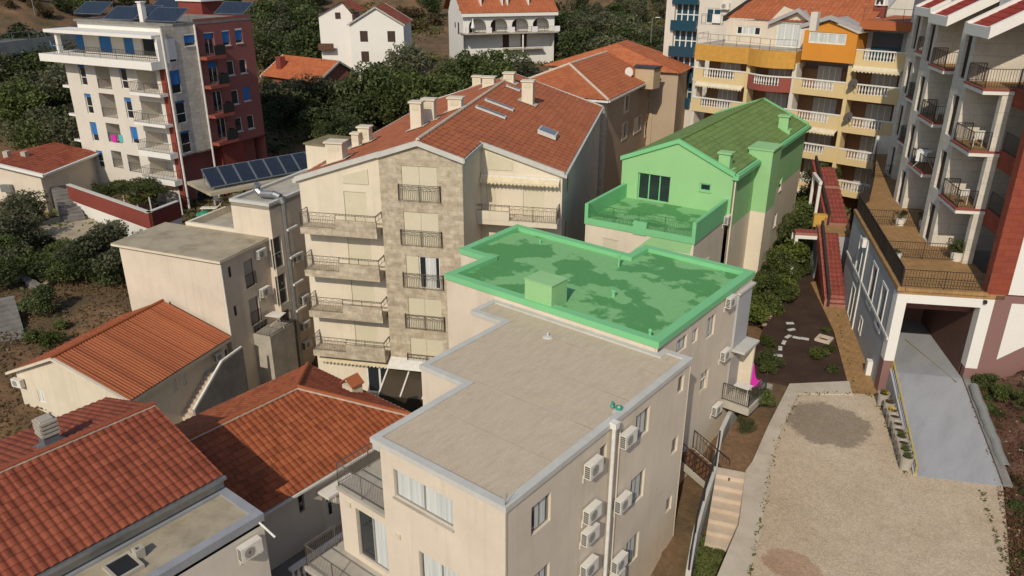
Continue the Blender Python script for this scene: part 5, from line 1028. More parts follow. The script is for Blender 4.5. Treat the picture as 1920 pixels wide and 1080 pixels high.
m = MB(); railing(m, [(sl[0]+.1, LR*.3, zf), (sl[0]+.1, -1.5, zf), (-.2, -1.5, zf), (-.2, 1.2, zf)], .95, .28, .016, 2.2); b.part('railing', m, 'metal_dark'); m = MB(); m.box(uL+.2, uL+.55, -.6, -.2, zf, zr0); b.part('pillar', m, 'white2')
m = MB(); m.box(-.35, -.0, -.55, 1.6, zf, zr0); b.part('pillar', m, 'white2')
# solar collectors, water tank hut on top
spT = solar_mesh(4.0, 2.3, rad(30))
for k, (x, y) in enumerate(((665, 122), (765, 112), (900, 132), (905, 72), (490, 88), (1285, 88))):
    r = spT if k == 0 else dup(spT); p = gz(*z1(x, y), zT+.05); r.location = p; r.rotation_euler = (0, 0, rad(YAW_T+4)); tag(r, 'dark solar collector on the roof of the tall white and red block', 'solar panel', 'solar collectors on the tall block')
p = b.flat(*z1(1095, 80), zT); m = MB(); m.box(p[0]-1.8, p[0]+1.8, p[1]-.5, p[1]+2.5, zT, zT+1.4); rh = b.part('lift_house', m, 'redwall'); m = MB(); m.box(p[0]-2, p[0]+2, p[1]-.7, p[1]+2.7, zT+1.4, zT+1.55); b.part('lift_house_roof', m, 'white2', rh)
p = b.flat(*z1(810, 130), zT); m = MB(); m.box(p[0]-.25, p[0]+.25, p[1]-.25, p[1]+.25, zT, zT+1.9); m.box(p[0]-.34, p[0]+.34, p[1]-.34, p[1]+.34, zT+1.9, zT+2.02); b.part('chimney', m, 'white2')
for k, (x, y) in enumerate(((310, 280), (348, 285))): chair(b.world(*b.flat(*z1(x, y), zf)), 2.5, M['plastic_lt'], ('light blue chair at the far left corner of the penthouse terrace', 'light blue chair on the penthouse terrace, nearer the pillar')[k])
r = Wf.rect(*z1(625, 755), *z1(660, 800)); p = b.world(*Wf.P(r[0]+.3, .08, r[2]+.1))
for k, (mm, t) in enumerate(((M['pink'], 'magenta towel over a balcony rail of the tall block'), (plain('turquoise_cloth', (.08, .42, .44), .9), 'turquoise towel over a balcony rail beside the magenta one'))):
    r = Wf.rect(*z1(625+43*k, 757), *z1(660+35*k, 800)); m = MB(); m.extr([Wf.P(r[0], .0, r[2]), Wf.P(r[1], .0, r[2]), Wf.P(r[1], .0, r[3]), Wf.P(r[0], .0, r[3])], (0, -.06, 0)); m.v = [tuple(b.world(*p)) for p in m.v]; solo('towel', m, mm, t, 'towel')
# ------------------------------------------------------------------ garden wall, steps and hut at the far left
def wallthing(name, label, cat, p, q, z0, z1_, th, m1, zsplit=None, m2=None):
    p, q = Vector((p[0], p[1], 0)), Vector((q[0], q[1], 0)); y = math.degrees(math.atan2((q-p).y, (q-p).x)); L = (q-p).length
    t = Th(name, label, cat, p.x, p.y, y, (L/2, 0, z0)); zs_ = zsplit or z1_; m = MB(); m.box(0, L, 0, th, z0, zs_); t.part('lower_wall' if zsplit else 'wall', m, m1)
    if zsplit: m = MB(); m.box(0, L, -.02, th+.02, zs_, z1_); t.part('upper_wall', m, m2); m = MB(); m.box(-.02, L+.02, -.06, th+.06, z1_, z1_+.08); t.part('coping', m, 'coping')
    return t
A, B2, C2 = gz(125, 347, -20.6), gz(278, 400, -20.6), gz(335, 378, -20.6)
t = wallthing('garden_wall', 'long white garden wall with a dull red band below the tall block', 'wall', A, B2, -25, -20.6, .3, 'white2', -22.1, 'redwall'); t = wallthing('garden_wall', 'short red garden wall end turning back beside the roof terrace', 'wall', B2, C2, -25, -20.6, .3, 'white2', -22.1, 'redwall')
# little old house: walls, stone base, roof, terrace roof of its shed
zh = lambda x, y: (x/8, 260+y/8); c = gz(*zh(690, 930), -22.2)
b = Th('old_house', 'old pale house at the left edge with red roof and rough stone ground floor', 'house', c.x, c.y, 33, (-4, 3, -25)); e = b.vert(*zh(640, 500), 0, 0); r_ = b.vert(*zh(80, 420), -7.0, 0)
m1 = MB(); W0 = Wall(b, (-8, 0), (0, 0)); W0.build(m1, -22.3, e); W1 = Wall(b, (0, 0), (0, 9)); W1.build(m1, -25, e); b.part('wall', m1, 'cream'); m2 = MB(); W0.holes.clear(); W0.win(W0.rect(*(38, 392), *(62, 420)), .25, 'frame_dark', 'black', 1, .06); W0.build(m2, -25, -22.3); b.part('stone_base', m2, 'rubble')
m = MB(); slope(m, (.5, -.4, e-.1), (.5, 9, e-.1), (-4.2, 9, e+.85), (-4.2, -.4, e+.85), .45, .45, .03, .02); slope(m, (-8.5, 9, e-.1), (-8.5, -.4, e-.1), (-4.2, -.4, e+.85), (-4.2, 9, e+.85), .45, .45, .03, .02); rf = b.part('roof', m, 'tile_red')
m = MB(); m.extr([(.7, -.6, e-.35), (-4.2, -.6, e+.7), (-4.2, -.6, e+.97), (.7, -.6, e-.08)], (0, .35, 0)); m.extr([(-8.6, -.6, e-.35), (-4.2, -.6, e+.7), (-4.2, -.6, e+.97), (-8.6, -.6, e-.08)], (0, .35, 0)); m.box(.3, .75, -.3, 9, e-.3, e-.1); b.part('eaves', m, 'white2', rf); W0.build(m1, e, e)
m = MB(); m.face([(-8, -.01, e), (0, -.01, e), (-4.2, -.01, e+.75)]); b.part('gable', m, 'white')
m = MB(); a, z = W0.px(*zh(130, 730)); W0.boxp(m, a-.5, a+.5, .1, .5, z-.35, z+.35); b.part('water_tank', m, 'metal_grey')
for u in (-5.5, -3.6): m = MB(); m.box(u-.25, u+.25, 3, 3.6, e+.4, e+1.2); b.part('chimney', m, 'concrete', rf)
p = gz(55, 445, -23.2); q = gz(110, 408, -23.2); s_ = gz(212, 428, -23.2); t_ = gz(132, 452, -23.2)
t = Th('shed', 'low concrete shed with a flat stained roof beside the old house', 'shed', p.x, p.y, 33, (3, 0, -25.4)); f = [t.loc(x)[:2] for x in (gz(50, 430, -23.2), gz(132, 455, -23.2), gz(218, 432, -23.2), gz(150, 400, -23.2), gz(100, 408, -23.2))]
m = MB(); m.prism(f, -23.4, -23.2); t.part('roof', m, 'oldconcrete'); m = MB(); m.prism(offset(f, -.25), -25.4, -23.4); t.part('wall', m, 'darkconc'); W_ = Wall(t, f[0], f[1]); m = MB(); W_.boxp(m, W_.L*.25, W_.L*.7, -.26, -.2, -25.4, -23.75); t.part('doorway_shade', m, 'black'); W_ = Wall(t, f[1], f[2]); m = MB()  # black panel painted as the dark inside the doorway
for k in range(2): W_.boxp(m, W_.L*(.2+.4*k), W_.L*(.4+.4*k), -.27, -.22, -23.85, -23.55); t.part('vent_shade', m, 'black'); m = MB()  # black panels painted as the dark behind the vents
A = gz(113, 350, -21.3); B2 = gz(142, 415, -23.2); st = MB(); d = (A-B2); n_ = Vector((-d.y, d.x, 0)).normalized()*.9
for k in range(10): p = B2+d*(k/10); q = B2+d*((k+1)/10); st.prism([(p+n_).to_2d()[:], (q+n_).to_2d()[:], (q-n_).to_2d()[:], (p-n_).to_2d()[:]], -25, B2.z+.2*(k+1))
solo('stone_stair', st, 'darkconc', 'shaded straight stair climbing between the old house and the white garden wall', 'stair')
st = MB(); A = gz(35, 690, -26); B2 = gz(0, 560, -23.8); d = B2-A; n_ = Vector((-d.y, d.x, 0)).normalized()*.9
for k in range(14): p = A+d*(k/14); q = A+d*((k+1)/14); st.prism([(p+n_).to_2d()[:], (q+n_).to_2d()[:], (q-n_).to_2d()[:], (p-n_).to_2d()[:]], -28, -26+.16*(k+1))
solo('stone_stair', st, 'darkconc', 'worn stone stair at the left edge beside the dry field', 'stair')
A, B2 = gz(43, 632, -25.2), gz(56, 672, -25.8); m = MB(); d = B2-A; n_ = Vector((-d.y, d.x, 0)).normalized()*.2; m.extr([A+n_, B2+n_, B2-n_, A-n_], (0, 0, -1.6)); m.v = [tuple(p) for p in m.v]; solo('stone_post', m, 'rubble', 'short pale stone wall end beside the stair at the left edge', 'wall')
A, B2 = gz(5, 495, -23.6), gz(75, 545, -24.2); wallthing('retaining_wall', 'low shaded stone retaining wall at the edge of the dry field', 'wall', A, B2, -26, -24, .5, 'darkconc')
wallthing('retaining_wall', 'low stone wall under the bushes above the dry field', 'wall', gz(75, 545, -24.3), gz(120, 515, -24.3), -26, -24.1, .4, 'rubble')
# ------------------------------------------------------------------ white gabled house up the slope
def gable_house(name, label, ox, oy, yaw, wdt, dep, zb, ze, zr, wall, tile, wins=(), side=(), roofover=.3, ww='shutter_brown', ridge_u=.5, cw=.6):
    b = Th(name, label, 'house', ox, oy, yaw, (wdt/2, dep/2, zb)); m = MB(); W = Wall(b, (0, 0), (wdt, 0)); S = Wall(b, (wdt, 0), (wdt, dep)); uA = wdt*ridge_u
    for a, z, w_, h_ in wins: W.win((a-w_/2, a+w_/2, z, z+h_), .12, 'frame_dark', ww, 2, .05, None, trim=None)
    for a, z, w_, h_ in side: S.win((a-w_/2, a+w_/2, z, z+h_), .12, 'frame_dark', ww, 2, .05)
    W.build(m, zb, ze, [(0, ze), (wdt, ze), (uA, zr)]); S.build(m, zb, ze); Wall(b, (wdt, dep), (0, dep)).build(m, zb, ze, [(0, ze), (wdt, ze), (wdt-uA, zr)]); Wall(b, (0, dep), (0, 0)).build(m, zb, ze); b.part('wall', m, wall)
    o = roofover; m = MB(); k = (zr-ze)/(wdt-uA); k2 = (zr-ze)/uA
    slope(m, (wdt+o, -o, ze-k*o+.1), (wdt+o, dep+o, ze-k*o+.1), (uA, dep+o, zr+.1), (uA, -o, zr+.1), cw, .5, .03, .02); slope(m, (-o, dep+o, ze-k2*o+.1), (-o, -o, ze-k2*o+.1), (uA, -o, zr+.1), (uA, dep+o, zr+.1), cw, .5, .03, .02)
    rf = b.part('roof', m, tile); m = MB()
    for v in (-o-.05, dep+o-.1):
        m.extr([(-o, v, ze-k2*o-.12), (uA, v, zr-.12), (uA, v, zr+.14), (-o, v, ze-k2*o+.14)], (0, .15, 0)); m.extr([(wdt+o, v, ze-k*o-.12), (uA, v, zr-.12), (uA, v, zr+.14), (wdt+o, v, ze-k*o+.14)], (0, .15, 0)); b.part('verge', m, 'white2', rf)
    return b
D_ = 128; d = ray(655, 45); h = math.hypot(d.x, d.y); o = d*(D_/h)
b = gable_house('white_house', 'white gabled house with brown shutters in the trees above the red tiled roofs', o.x, o.y, 38, 8.2, 9, -19, o.z, o.z+2.4, 'white2', 'tile_red',
                [(2.1, o.z-2.6, 1.2, 1.6), (6.3, o.z-2.6, 1.2, 1.6), (2.1, o.z-5.6, 1.2, 1.6), (6.3, o.z-5.6, 1.2, 1.6), (4.0, o.z+.3, 1.1, 1.0)])
m = MB(); m.box(-5.2, -.01, 2.5, 9, -19, o.z+1.2); b.part('wing', m, 'white2'); m = MB(); slope(m, (-5.6, 9.3, o.z+.9), (-5.6, 2.1, o.z+.9), (-1.5, 2.1, o.z+3.0), (-1.5, 9.3, o.z+3.0), .6, .5, .03, .02); slope(m, (1.2, 2.1, o.z+1.6), (1.2, 9.3, o.z+1.6), (-1.5, 9.3, o.z+3.0), (-1.5, 2.1, o.z+3.0), .6, .5, .03, .02); b.part('wing_roof', m, 'tile_red')
m = MB(); m.face([(-5.2, 2.49, o.z+1.2), (0, 2.49, o.z+1.2), (-1.5, 2.49, o.z+2.95)]); b.part('wing_gable', m, 'white2'); m = MB(); m.box(-2.6, -1.8, 2.4, 2.49, o.z+.6, o.z+1.5); b.part('shutter', m, 'shutter_brown'); m = MB(); m.box(-5.4, -3, 1.4, 2.5, o.z-4.0, o.z-3.8); m.box(-5.4, -3, 1.4, 1.5, o.z-3.8, o.z-3.0); b.part('balcony', m, 'wood')
m = MB(); m.box(-3.2, -.1, -1.2, 2.4, -19, -16.8); b.part('brick_terrace', m, 'redwall')
# ------------------------------------------------------------------ white house with arched loggia
D_ = 139; d = ray(868, 28); h = math.hypot(d.x, d.y); o = d*(D_/h); b = Th('arched_house', 'white house with arched loggia and broad terracotta roof at the top of the photo', 'house', o.x, o.y, 57, (9, 5, -20)); ze = o.z
Wf = Wall(b, (0, 0), (b.atv(1040, 22, 0)[0], 0)); L = Wf.L; fz = Wf.px(868, 62)[1]; wm = MB(); n = 4; bay = (L-1.2)/n; cut = []
for k in range(n):
    c = .6+bay*(k+.5); hw = bay*.39; pts = [(c-hw, fz), (c-hw, fz+1.2)]+[(c-hw*cos(math.pi*i/8), fz+1.2+1.0*sin(math.pi*i/8)) for i in range(1, 8)]+[(c+hw, fz+1.2), (c+hw, fz)]; cut.append((c, hw, pts))
for k, (c, hw, pts) in enumerate(cut):
    a0, a1 = (0 if k == 0 else c-bay/2), (L if k == n-1 else c+bay/2); zt = ze-.25
    wm.face([Wf.P(a0, 0, fz), Wf.P(c-hw, 0, fz), Wf.P(c-hw, 0, zt), Wf.P(a0, 0, zt)]); wm.face([Wf.P(c+hw, 0, fz), Wf.P(a1, 0, fz), Wf.P(a1, 0, zt), Wf.P(c+hw, 0, zt)])
    for (x, z), (x2, z2) in zip(pts[1:-1], pts[2:-1]): wm.face([Wf.P(x, 0, z), Wf.P(x2, 0, z2), Wf.P(x2, 0, zt), Wf.P(x, 0, zt)]); wm.face([Wf.P(x, 0, z), Wf.P(x, -.35, z), Wf.P(x2, -.35, z2), Wf.P(x2, 0, z2)])
    m = MB(); Wf.boxp(m, c-hw+.1, c-.1, -1.85, -1.75, fz, fz+2.1); b.part('door', m, 'shutter_brown')
Wf.build(wm, -20, fz-2.6); Wall(b, (0, 10), (0, 0)).build(wm, -20, ze); Wall(b, (L, 0), (L, 10)).build(wm, -20, ze); Wall(b, (0, 1.8), (L, 1.8)).build(wm, -20, ze); m = MB(); m.box(-.2, L+.3, -1.4, 1.8, fz-.2, fz); b.part('terrace', m, 'concrete'); m = MB(); railing(m, [(0, -1.35, fz), (L, -1.35, fz)], .9, .3, .02, 2.5); b.part('railing', m, 'metal_dark')
for k in range(n+1): m = MB(); a = L*k/n; m.box(a-.5 if k else 0, a+.5, -1.42, -1.3, fz+.01, fz+.9); b.part('parapet', m, 'white2')
m = MB(); m.box(L*.42, L*.86, -1.2, 1.75, fz-2.85, fz-2.7); b.part('lower_terrace', m, 'concrete'); m = MB()
for a in (L*.46, L*.66): m = MB(); m.box(a, a+1.1, 1.68, 1.78, fz-2.7, fz-.6); b.part('door', m, 'shutter_brown')
m = MB(); m.box(L*.62, L*.62+.2, -1.15, -.95, -20, fz-.2); b.part('column', m, 'white2')
zr = ze+4.6; m = MB(); slope(m, (-.5, -.7, ze+.25), (L+.5, -.7, ze+.25), (L+.5, 6, zr), (-.5, 6, zr), .6, .5, .03, .02); slope(m, (L+.5, 12, ze+.25), (-.5, 12, ze+.25), (-.5, 6, zr), (L+.5, 6, zr), .6, .5, .03, .02); rf = b.part('roof', m, 'tile_far')
m = MB(); m.box(-.4, L+.4, -.72, -.4, ze-.3, ze+.2); b.part('fascia', m, 'white2', rf); m = MB()
for x, y in ((925, 8), (975, 6)):
    a = Wf.px(x, y)[0]; m = MB(); m.box(a-1.9, a+1.9, 1.0, 5.0, ze+.9, ze+1.0); m.box(a-2, a-1.8, .95, 5, ze+.8, ze+3.2); m.box(a+1.8, a+2, .95, 5, ze+.8, ze+3.2); d_ = b.part('roof_terrace', m, 'white2', rf); m = MB(); m.box(a-1.7, a+1.7, 4.6, 4.9, ze+1.0, ze+3.3); b.part('recess', m, 'wood', d_)
m = MB(); m.face([(-.0, 0, ze), (-.0, 10, ze), (-.0, 5.8, zr-.2)]); b.part('gable', m, 'white2'); b.part('wall', wm, 'white2')
for a, z, w_, h_ in ((3, ze-3.3, .7, 1.9), (5.2, ze-2.4, .5, .9), (2, ze+.6, .5, .6)): m = MB(); m.box(-.05, -.02, a-w_/2, a+w_/2, z, z+h_); b.part('window', m, 'shutter_brown')
m = MB(); p = gz(1000, 86, -14)
wallthing('retaining_wall', 'pale garden wall left of the arched house', 'wall', gz(745, 60, -15.5), gz(820, 52, -15.5), -19, -14.5, .4, 'concrete')
# parasols
def parasol(p, label, group):
    t = bpy.data.objects.new('closed_parasol', None); COL.objects.link(t); t.location = p; tag(t, label, 'parasol', group); m = MB(); m.bar((0, 0, 0), (0, 0, 2.4), .04, 6); link('pole', mesh('pole', m, 'metal_white'), t); m = MB(); m.lathe((0, 0, .7), [(.28, 0), (.36, .15), (.2, .9), (.06, 1.6)], 8); link('canopy', mesh('canopy', m, 'fabric_white'), t)
pp_ = Wf.P(Wf.px(885, 60)[0], .6, fz); parasol(b.world(*pp_), 'closed white parasol on the arched loggia terrace', 'closed white parasols'); parasol(gz(1003, 102, fz-4.6), 'closed white parasol among the bushes below the arched house', 'closed white parasols')
# ------------------------------------------------------------------ orange roofed red brick cottage
D_ = 111; d = ray(594, 152); h = math.hypot(d.x, d.y); o = d*(D_/h); M['brick'] = bricks('red_brick', (.24, .06, .035), (.2, .05, .03), (.3, .2, .15), .25, .08, .01)
b = gable_house('brick_cottage', 'red brick cottage with bright orange roof half hidden by olive trees', o.x, o.y, 92, 7.6, 11, -22, o.z, o.z+2.2, 'brick', 'tile_bright', [(5.2, o.z-2.2, 1.1, 1.5)], ww='glass', roofover=.5)
m = MB(); m.box(1.0, 1.9, 8.6, 9.6, o.z-.5, o.z+2.4); b.part('chimney', m, 'redwall'); m = MB(); m.bar((7.55, -.1, o.z-.2), (7.55, -.1, -22), .09, 5); b.part('downpipe', m, 'metal_white')
# beige house with hipped roofs right of the stone tower
D_ = 74; d = ray(1137, 187); h = math.hypot(d.x, d.y); o = d*(D_/h); b = Th('beige_house', 'taupe and cream house with complex hipped red roof behind the stone tower block', 'house', o.x, o.y, 14, (-4, 6, -24)); ze = o.z; HB = b
eR = b.vert; vE = b.atu(1306, 122, .0)[1]; uL = b.flat(1000, 148, ze)[0]; rA = b.flat(1087, 122, ze+2.0); r2 = b.flat(1190, 95, ze+3.2); print('BEIGE', 'vE', vE, 'uL', uL, rA, r2)
zR = ze+2.3; uM = uL/2; vM = -uL/2*.9; V2 = 17; m = MB()
slope(m, (uL, -.3, ze), (.3, -.3, ze), (uM, vM, zR), (uM, vM, zR), .55, .45, .035, .02); slope(m, (.3, -.3, ze), (.3, V2, ze), (uM, V2, zR+.0), (uM, vM, zR), .55, .45, .035, .02); slope(m, (uL, V2, ze), (uL, -.3, ze), (uM, vM, zR), (uM, V2, zR), .55, .45, .035, .02); rf = b.part('roof', m, 'tile_far')
m = MB(); ridge(m, (uM, vM, zR+.05), (.3, -.3, ze+.05), .13); ridge(m, (uM, vM, zR+.05), (uL, -.3, ze+.05), .13); ridge(m, (uM, vM, zR+.05), (uM, V2, zR+.05), .13); b.part('ridge_tiles', m, 'mortar', rf)
wm = MB(); Wf = Wall(b, (uL+.5, .3), (-.3, .3)); Wr = Wall(b, (-.3, .3), (-.3, V2)); zt3 = lambda x, y: (1000+x/3, y/3)
for x0, y0, x1, y1, k in ((498, 690, 527, 755, 1), (565, 655, 605, 750, 1), (625, 670, 682, 735, 1), (510, 535, 538, 590, 1), (640, 550, 682, 595, 1), (803, 548, 830, 605, 1)):
    r = Wr.rect(*zt3(x0, y0), *zt3(x1, y1)); z_ = Wr.px(*zt3((x0+x1)/2, y0+8))[1]; c = (r[0]+r[1])/2; w_ = max(.7, (r[1]-r[0])*.8); Wr.win((c-w_/2, c+w_/2, z_-1.5, z_), .14, 'frame_white', 'glass', k, .07, None, trim='cream2', tw=.14)
Wr.build(wm, -24, ze-.1); b.part('wall', wm, 'taupe'); wm = MB(); Wf.build(wm, -24, ze-.1); Wall(b, (-.3, V2), (uL+.5, V2)).build(wm, -24, ze-.1); Wall(b, (uL+.5, V2), (uL+.5, .3)).build(wm, -24, ze-.1); b.part('front_wall', wm, 'beige')
m = MB(); m.box(-.9, -.28, .05, .29, -24, ze-.1); m.box(-.31, -.22, .2, 1.1, -24, ze-.1); b.part('corner_stone', m, 'stone2'); a = Wr.px(*zt3(655, 700))[0]; m = MB(); Wr.boxp(m, a-1.2, a+1.3, .0, .5, -24, ze-.12); b.part('bay', m, 'beige'); Wq = Wall(b, (.2, .3+a-1.2), (.2, .3+a+1.3))
m = MB()
for x, y in ((652, 575), (652, 702)): z_ = Wq.px(*zt3(x, y))[1]; m = MB(); Wq.boxp(m, .55, 1.65, .0, .05, z_-.7, z_+.7); f = b.part('window', m, 'frame_white'); m = MB(); Wq.boxp(m, .7, 1.5, .02, .055, z_-.55, z_+.55); b.part('pane', m, 'glass', f)
m = MB(); slope(m, (.9, .3+a-1.5, ze-.1), (.9, .3+a+1.6, ze-.1), (-1.5, .3+a+1.6, ze+1.0), (-1.5, .3+a-1.5, ze+1.0), .55, .45, .035, .02); b.part('bay_roof', m, 'tile_far', rf); m = MB(); m.box(.2, .42, -.2, V2, ze-.22, ze-.05); m.box(uL, .3, -.42, -.2, ze-.22, ze-.05); b.part('gutter', m, 'metal_white', rf)
n_ = b.u*(2.3/(.3-uM))+Vector((0, 0, 1)); u, v, z = b.loc(onpl(*zt3(635, 455), b.o+b.u*.3+Vector((0, 0, ze)), n_)); m = MB(); m.extr([(u-1.0, v-.9, z-.7), (u+1.0, v-.9, z-.7), (u+1.3, v+.7, z-.7), (u-1.3, v+.7, z-.7)], (0, 0, 2.1)); do = b.part('roof_turret', m, 'beige', rf); m = MB(); m.extr([(u-1.15, v-1.05, z+1.4), (u+1.15, v-1.05, z+1.4), (u+1.45, v+.85, z+1.4), (u-1.45, v+.85, z+1.4)], (0, 0, .14)); b.part('turret_roof', m, 'metal_dark', do)
p = b.world(u-1.45, v-1.3, z+1.0); m = MB(); m.lathe((0, 0, 0), [(.05, 0), (.3, .05), (.5, .17)], 12); m.v = [(p.x+x, p.y-zz*1.2, p.z+y) for x, y, zz in m.v]; m.bar((p.x, p.y, p.z-.9), (p.x, p.y, p.z), .04); solo('satellite_dish', m, 'metal_white', 'white satellite dish on the roof of the taupe house', 'satellite dish')
b2 = Th('beige_house', 'rear taupe house with broad red roof, beside the yellow apartment block', 'house', *b.world(1.5, 15.5, 0).to_2d(), 14, (2, 6, -24)); ze2 = b.vert(1306, 124, 0, vE); P2 = b2.flat(1308, 122, ze+.6); w_ = 9; z2 = ze+.6; uR = P2[0]; vR = P2[1]
m = MB(); slope(m, (uR, vR-8, z2), (uR, vR, z2), (uR-8, vR-2, z2+2.6), (uR-8, vR-6, z2+2.6), .55, .45, .035, .02); slope(m, (uR-16, vR-8, z2), (uR, vR-8, z2), (uR-8, vR-6, z2+2.6), (uR-8, vR-6, z2+2.6), .55, .45, .035, .02); slope(m, (uR-16, vR, z2), (uR-16, vR-8, z2), (uR-8, vR-6, z2+2.6), (uR-8, vR-2, z2+2.6), .55, .45, .035, .02); slope(m, (uR, vR, z2), (uR-16, vR, z2), (uR-8, vR-2, z2+2.6), (uR-8, vR-2, z2+2.6), .55, .45, .035, .02); b2.part('roof', m, 'tile_far'); m = MB(); m.box(uR-15.5, uR-.4, vR-7.6, vR-.4, -24, z2-.02); b2.part('wall', m, 'taupe'); m = MB(); m.box(uR-.42, uR-.3, vR-1.3, vR-.3, -24, z2-.05); b2.part('corner_stone', m, 'stone2')
# road on a viaduct, hill road lamp
A, B2 = gz(-60, 92, -11), gz(140, 66, -11); d = (B2-A).normalized(); n_ = Vector((-d.y, d.x, 0)); A -= d*40; m = MB(); m.extr([A-n_*0, B2+d*60, B2+d*60+n_*9, A+n_*9], (0, 0, -1.6)); vt = Th('viaduct', 'concrete road viaduct with a rail crossing the upper left corner', 'viaduct', A.x, A.y, math.degrees(math.atan2(d.y, d.x)), (60, 4, -14)); m.v = [vt.loc(Vector(p)) for p in m.v]; vt.part('deck', m, 'darkconc'); L = (B2+d*60-A).length
m = MB(); railing(m, [(0, .2, -11), (L, .2, -11)], 1.3, 3., .05, 3.0, low=.5, rr=.06); vt.part('railing', m, 'metal_grey'); m = MB(); m.box(0, L, -.1, .1, -12.4, -10.7); vt.part('parapet', m, 'concrete')
for k in range(4): m = MB(); m.box(20+25*k, 21.5+25*k, 2, 7, -22, -12.6); vt.part('pier', m, 'darkconc')
b_ = MB(); b_.extr([A+n_*.3, B2+d*60+n_*.3, B2+d*60+n_*8.7, A+n_*8.7], (0, 0, .03)); struct('road', b_, 'tarmac')
def lamp(p, h, label, group=None):
    t = bpy.data.objects.new('street_lamp', None); COL.objects.link(t); t.location = p; tag(t, label, 'street lamp', group); m = MB(); m.bar((0, 0, 0), (0, 0, h), .09, 6, .05); m.bar((0, 0, h), (.9, 0, h+.2), .05, 5); link('pole', mesh('pole', m, 'metal_grey'), t); m = MB(); m.box(.7, 1.5, -.15, .15, h+.15, h+.28); link('lamp_head', mesh('lamp_head', m, 'metal_white'), t)
q = gz(66, 29, -9.5); lamp(q, 7, 'grey street lamp on the scrubby slope above the viaduct'); q = gz(1220, 80, -13.8); lamp(q, 4, 'short white lamp post on the slope left of the blue glass block')
# ------------------------------------------------------------------ building with the big tiled terrace and the garage
b = Th('terrace_building', 'white stone apartment building with large ochre tiled terrace over a garage, right side', 'apartment building', *R_O, R_YAW, (4, 10, -21.5)); RB = b
T = -15.44; GR = -21.6
wl = MB(); WG_ = Wall(b, (.83, 13.5), (0, 0)); WL = WG_
za = lambda x, y: (1600+x/6, 380+y/6); zk = lambda x, y: (1590+x/3.375, 420+y/3.375)
def gw(x0, y0, x1, y1, wd, ht):
    p = WL.px(*zk(x0, y0)); q = WL.px(*zk(x1, y1)); c = (p[0]+q[0])/2; zt_ = p[1]; return (c-wd/2, c+wd/2, zt_-ht, zt_)
for x0, y0, x1, y1, wd, ht in ((78, 75, 75, 290, 1.05, 2.3), (165, 235, 160, 480, 1.05, 2.3), (225, 365, 218, 620, 1.05, 2.3)):
    p = WL.px(*zk(x0+20, y0)); c = p[0]; WL.win((c-wd/2, c+wd/2, p[1]-ht-.35, p[1]-.35), .22, 'frame_grey', 'glass', 2, .06, None, trim='white2', tw=.16)
for x0, y0, wd, ht in ((40, 400, .9, 2.0), (88, 605, .5, .8)):
    p = WL.px(*zk(x0, y0)); WL.win((p[0]-wd/2, p[0]+wd/2, p[1]-ht, p[1]), .2, 'frame_grey', 'glass', 1, .06, None, trim='white2', tw=.12)
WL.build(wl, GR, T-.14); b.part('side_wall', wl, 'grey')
m = MB(); z_ = WL.px(*zk(130, 460))[1]; WL.boxp(m, 0, WL.L-.02, .01, .07, z_-.09, z_+.07); b.part('string_course', m, 'white2'); m = MB(); a = WL.px(*zk(85, 370))[0]; WL.boxp(m, a-.1, a+.12, .01, .08, GR, T-.2); b.part('pilaster', m, 'white2')
m = MB(); a, z = WL.px(*zk(122, 120)); WL.boxp(m, a-.2, a+.2, .02, .3, z-.25, z+.25); b.part('wall_lamp', m, 'white2'); m = MB(); a, z = WL.px(*zk(150, 910)); WL.boxp(m, a-.2, a+.2, .02, .3, z-.4, z+.45); b.part('meter_box', m, 'white2')
# terrace slab
tp_ = [(0, -.02), (5.0, -.02), (5.0, 4.3), (4.7, 8), (5.2, 12), (5.6, 20), (6.6, 24), (8.4, 31.9), (6.4, 31.7), (3.35, 20), (2.15, 15.9), (.85, 13.55)]
m = MB(); m.prism(tp_, T-.28, T); b.part('terrace', m, 'paver'); m = MB()
for p, q in (((-.08, -.1), (.78, 13.6)),): p, q = Vector(p), Vector(q); d = (q-p).normalized(); n = Vector((-d.y, d.x)); m.prism([(p-n*-.0)[:], (p-n*.34)[:], (q-n*.34)[:], q[:]], T-.12, T+.1)
b.part('coping', m, 'paver'); m = MB(); m.box(.3, 4.15, -.1, .12, T-.1, T+.07); b.part('coping', m, 'paver')
def screen(mb, pts, h): 
    for p, q in zip(pts, pts[1:]): mb.face([(*p[:2], p[2]+.08), (*q[:2], q[2]+.08), (*q[:2], q[2]+h-.03), (*p[:2], p[2]+h-.03)])
M['mesh'] = plain('dark_wire_mesh', (.05, .042, .035), .8)
L_ = [(.1, .1, T+.1), (.95, 13.5, T+.1), (2.25, 15.8, T+.02), (3.45, 19.9, T+.02), (6.4, 31.4, T+.02)]
m = MB(); railing(m, L_, 1., .06, .011, 1.9); b.part('railing', m, 'metal_dark'); m = MB(); railing(m, [(.12, .02, T+.08), (4.1, .02, T+.08)], .95, .14, .013, 2.0); m.bar((.1, .02, T+.62), (4.1, .02, T+.62), .02); b.part('railing', m, 'metal_dark')
for va, u0, u1 in ((4.6, .5, 4.35), (10.6, .85, 3.9), (22.8, 4.1, 5.9)): m = MB(); railing(m, [(u0, va, T+.02), (u1, va, T+.02)], .95, .13, .013, 1.9); m.bar((u0, va, T+.55), (u1, va, T+.55), .016); b.part('railing', m, 'metal_dark')
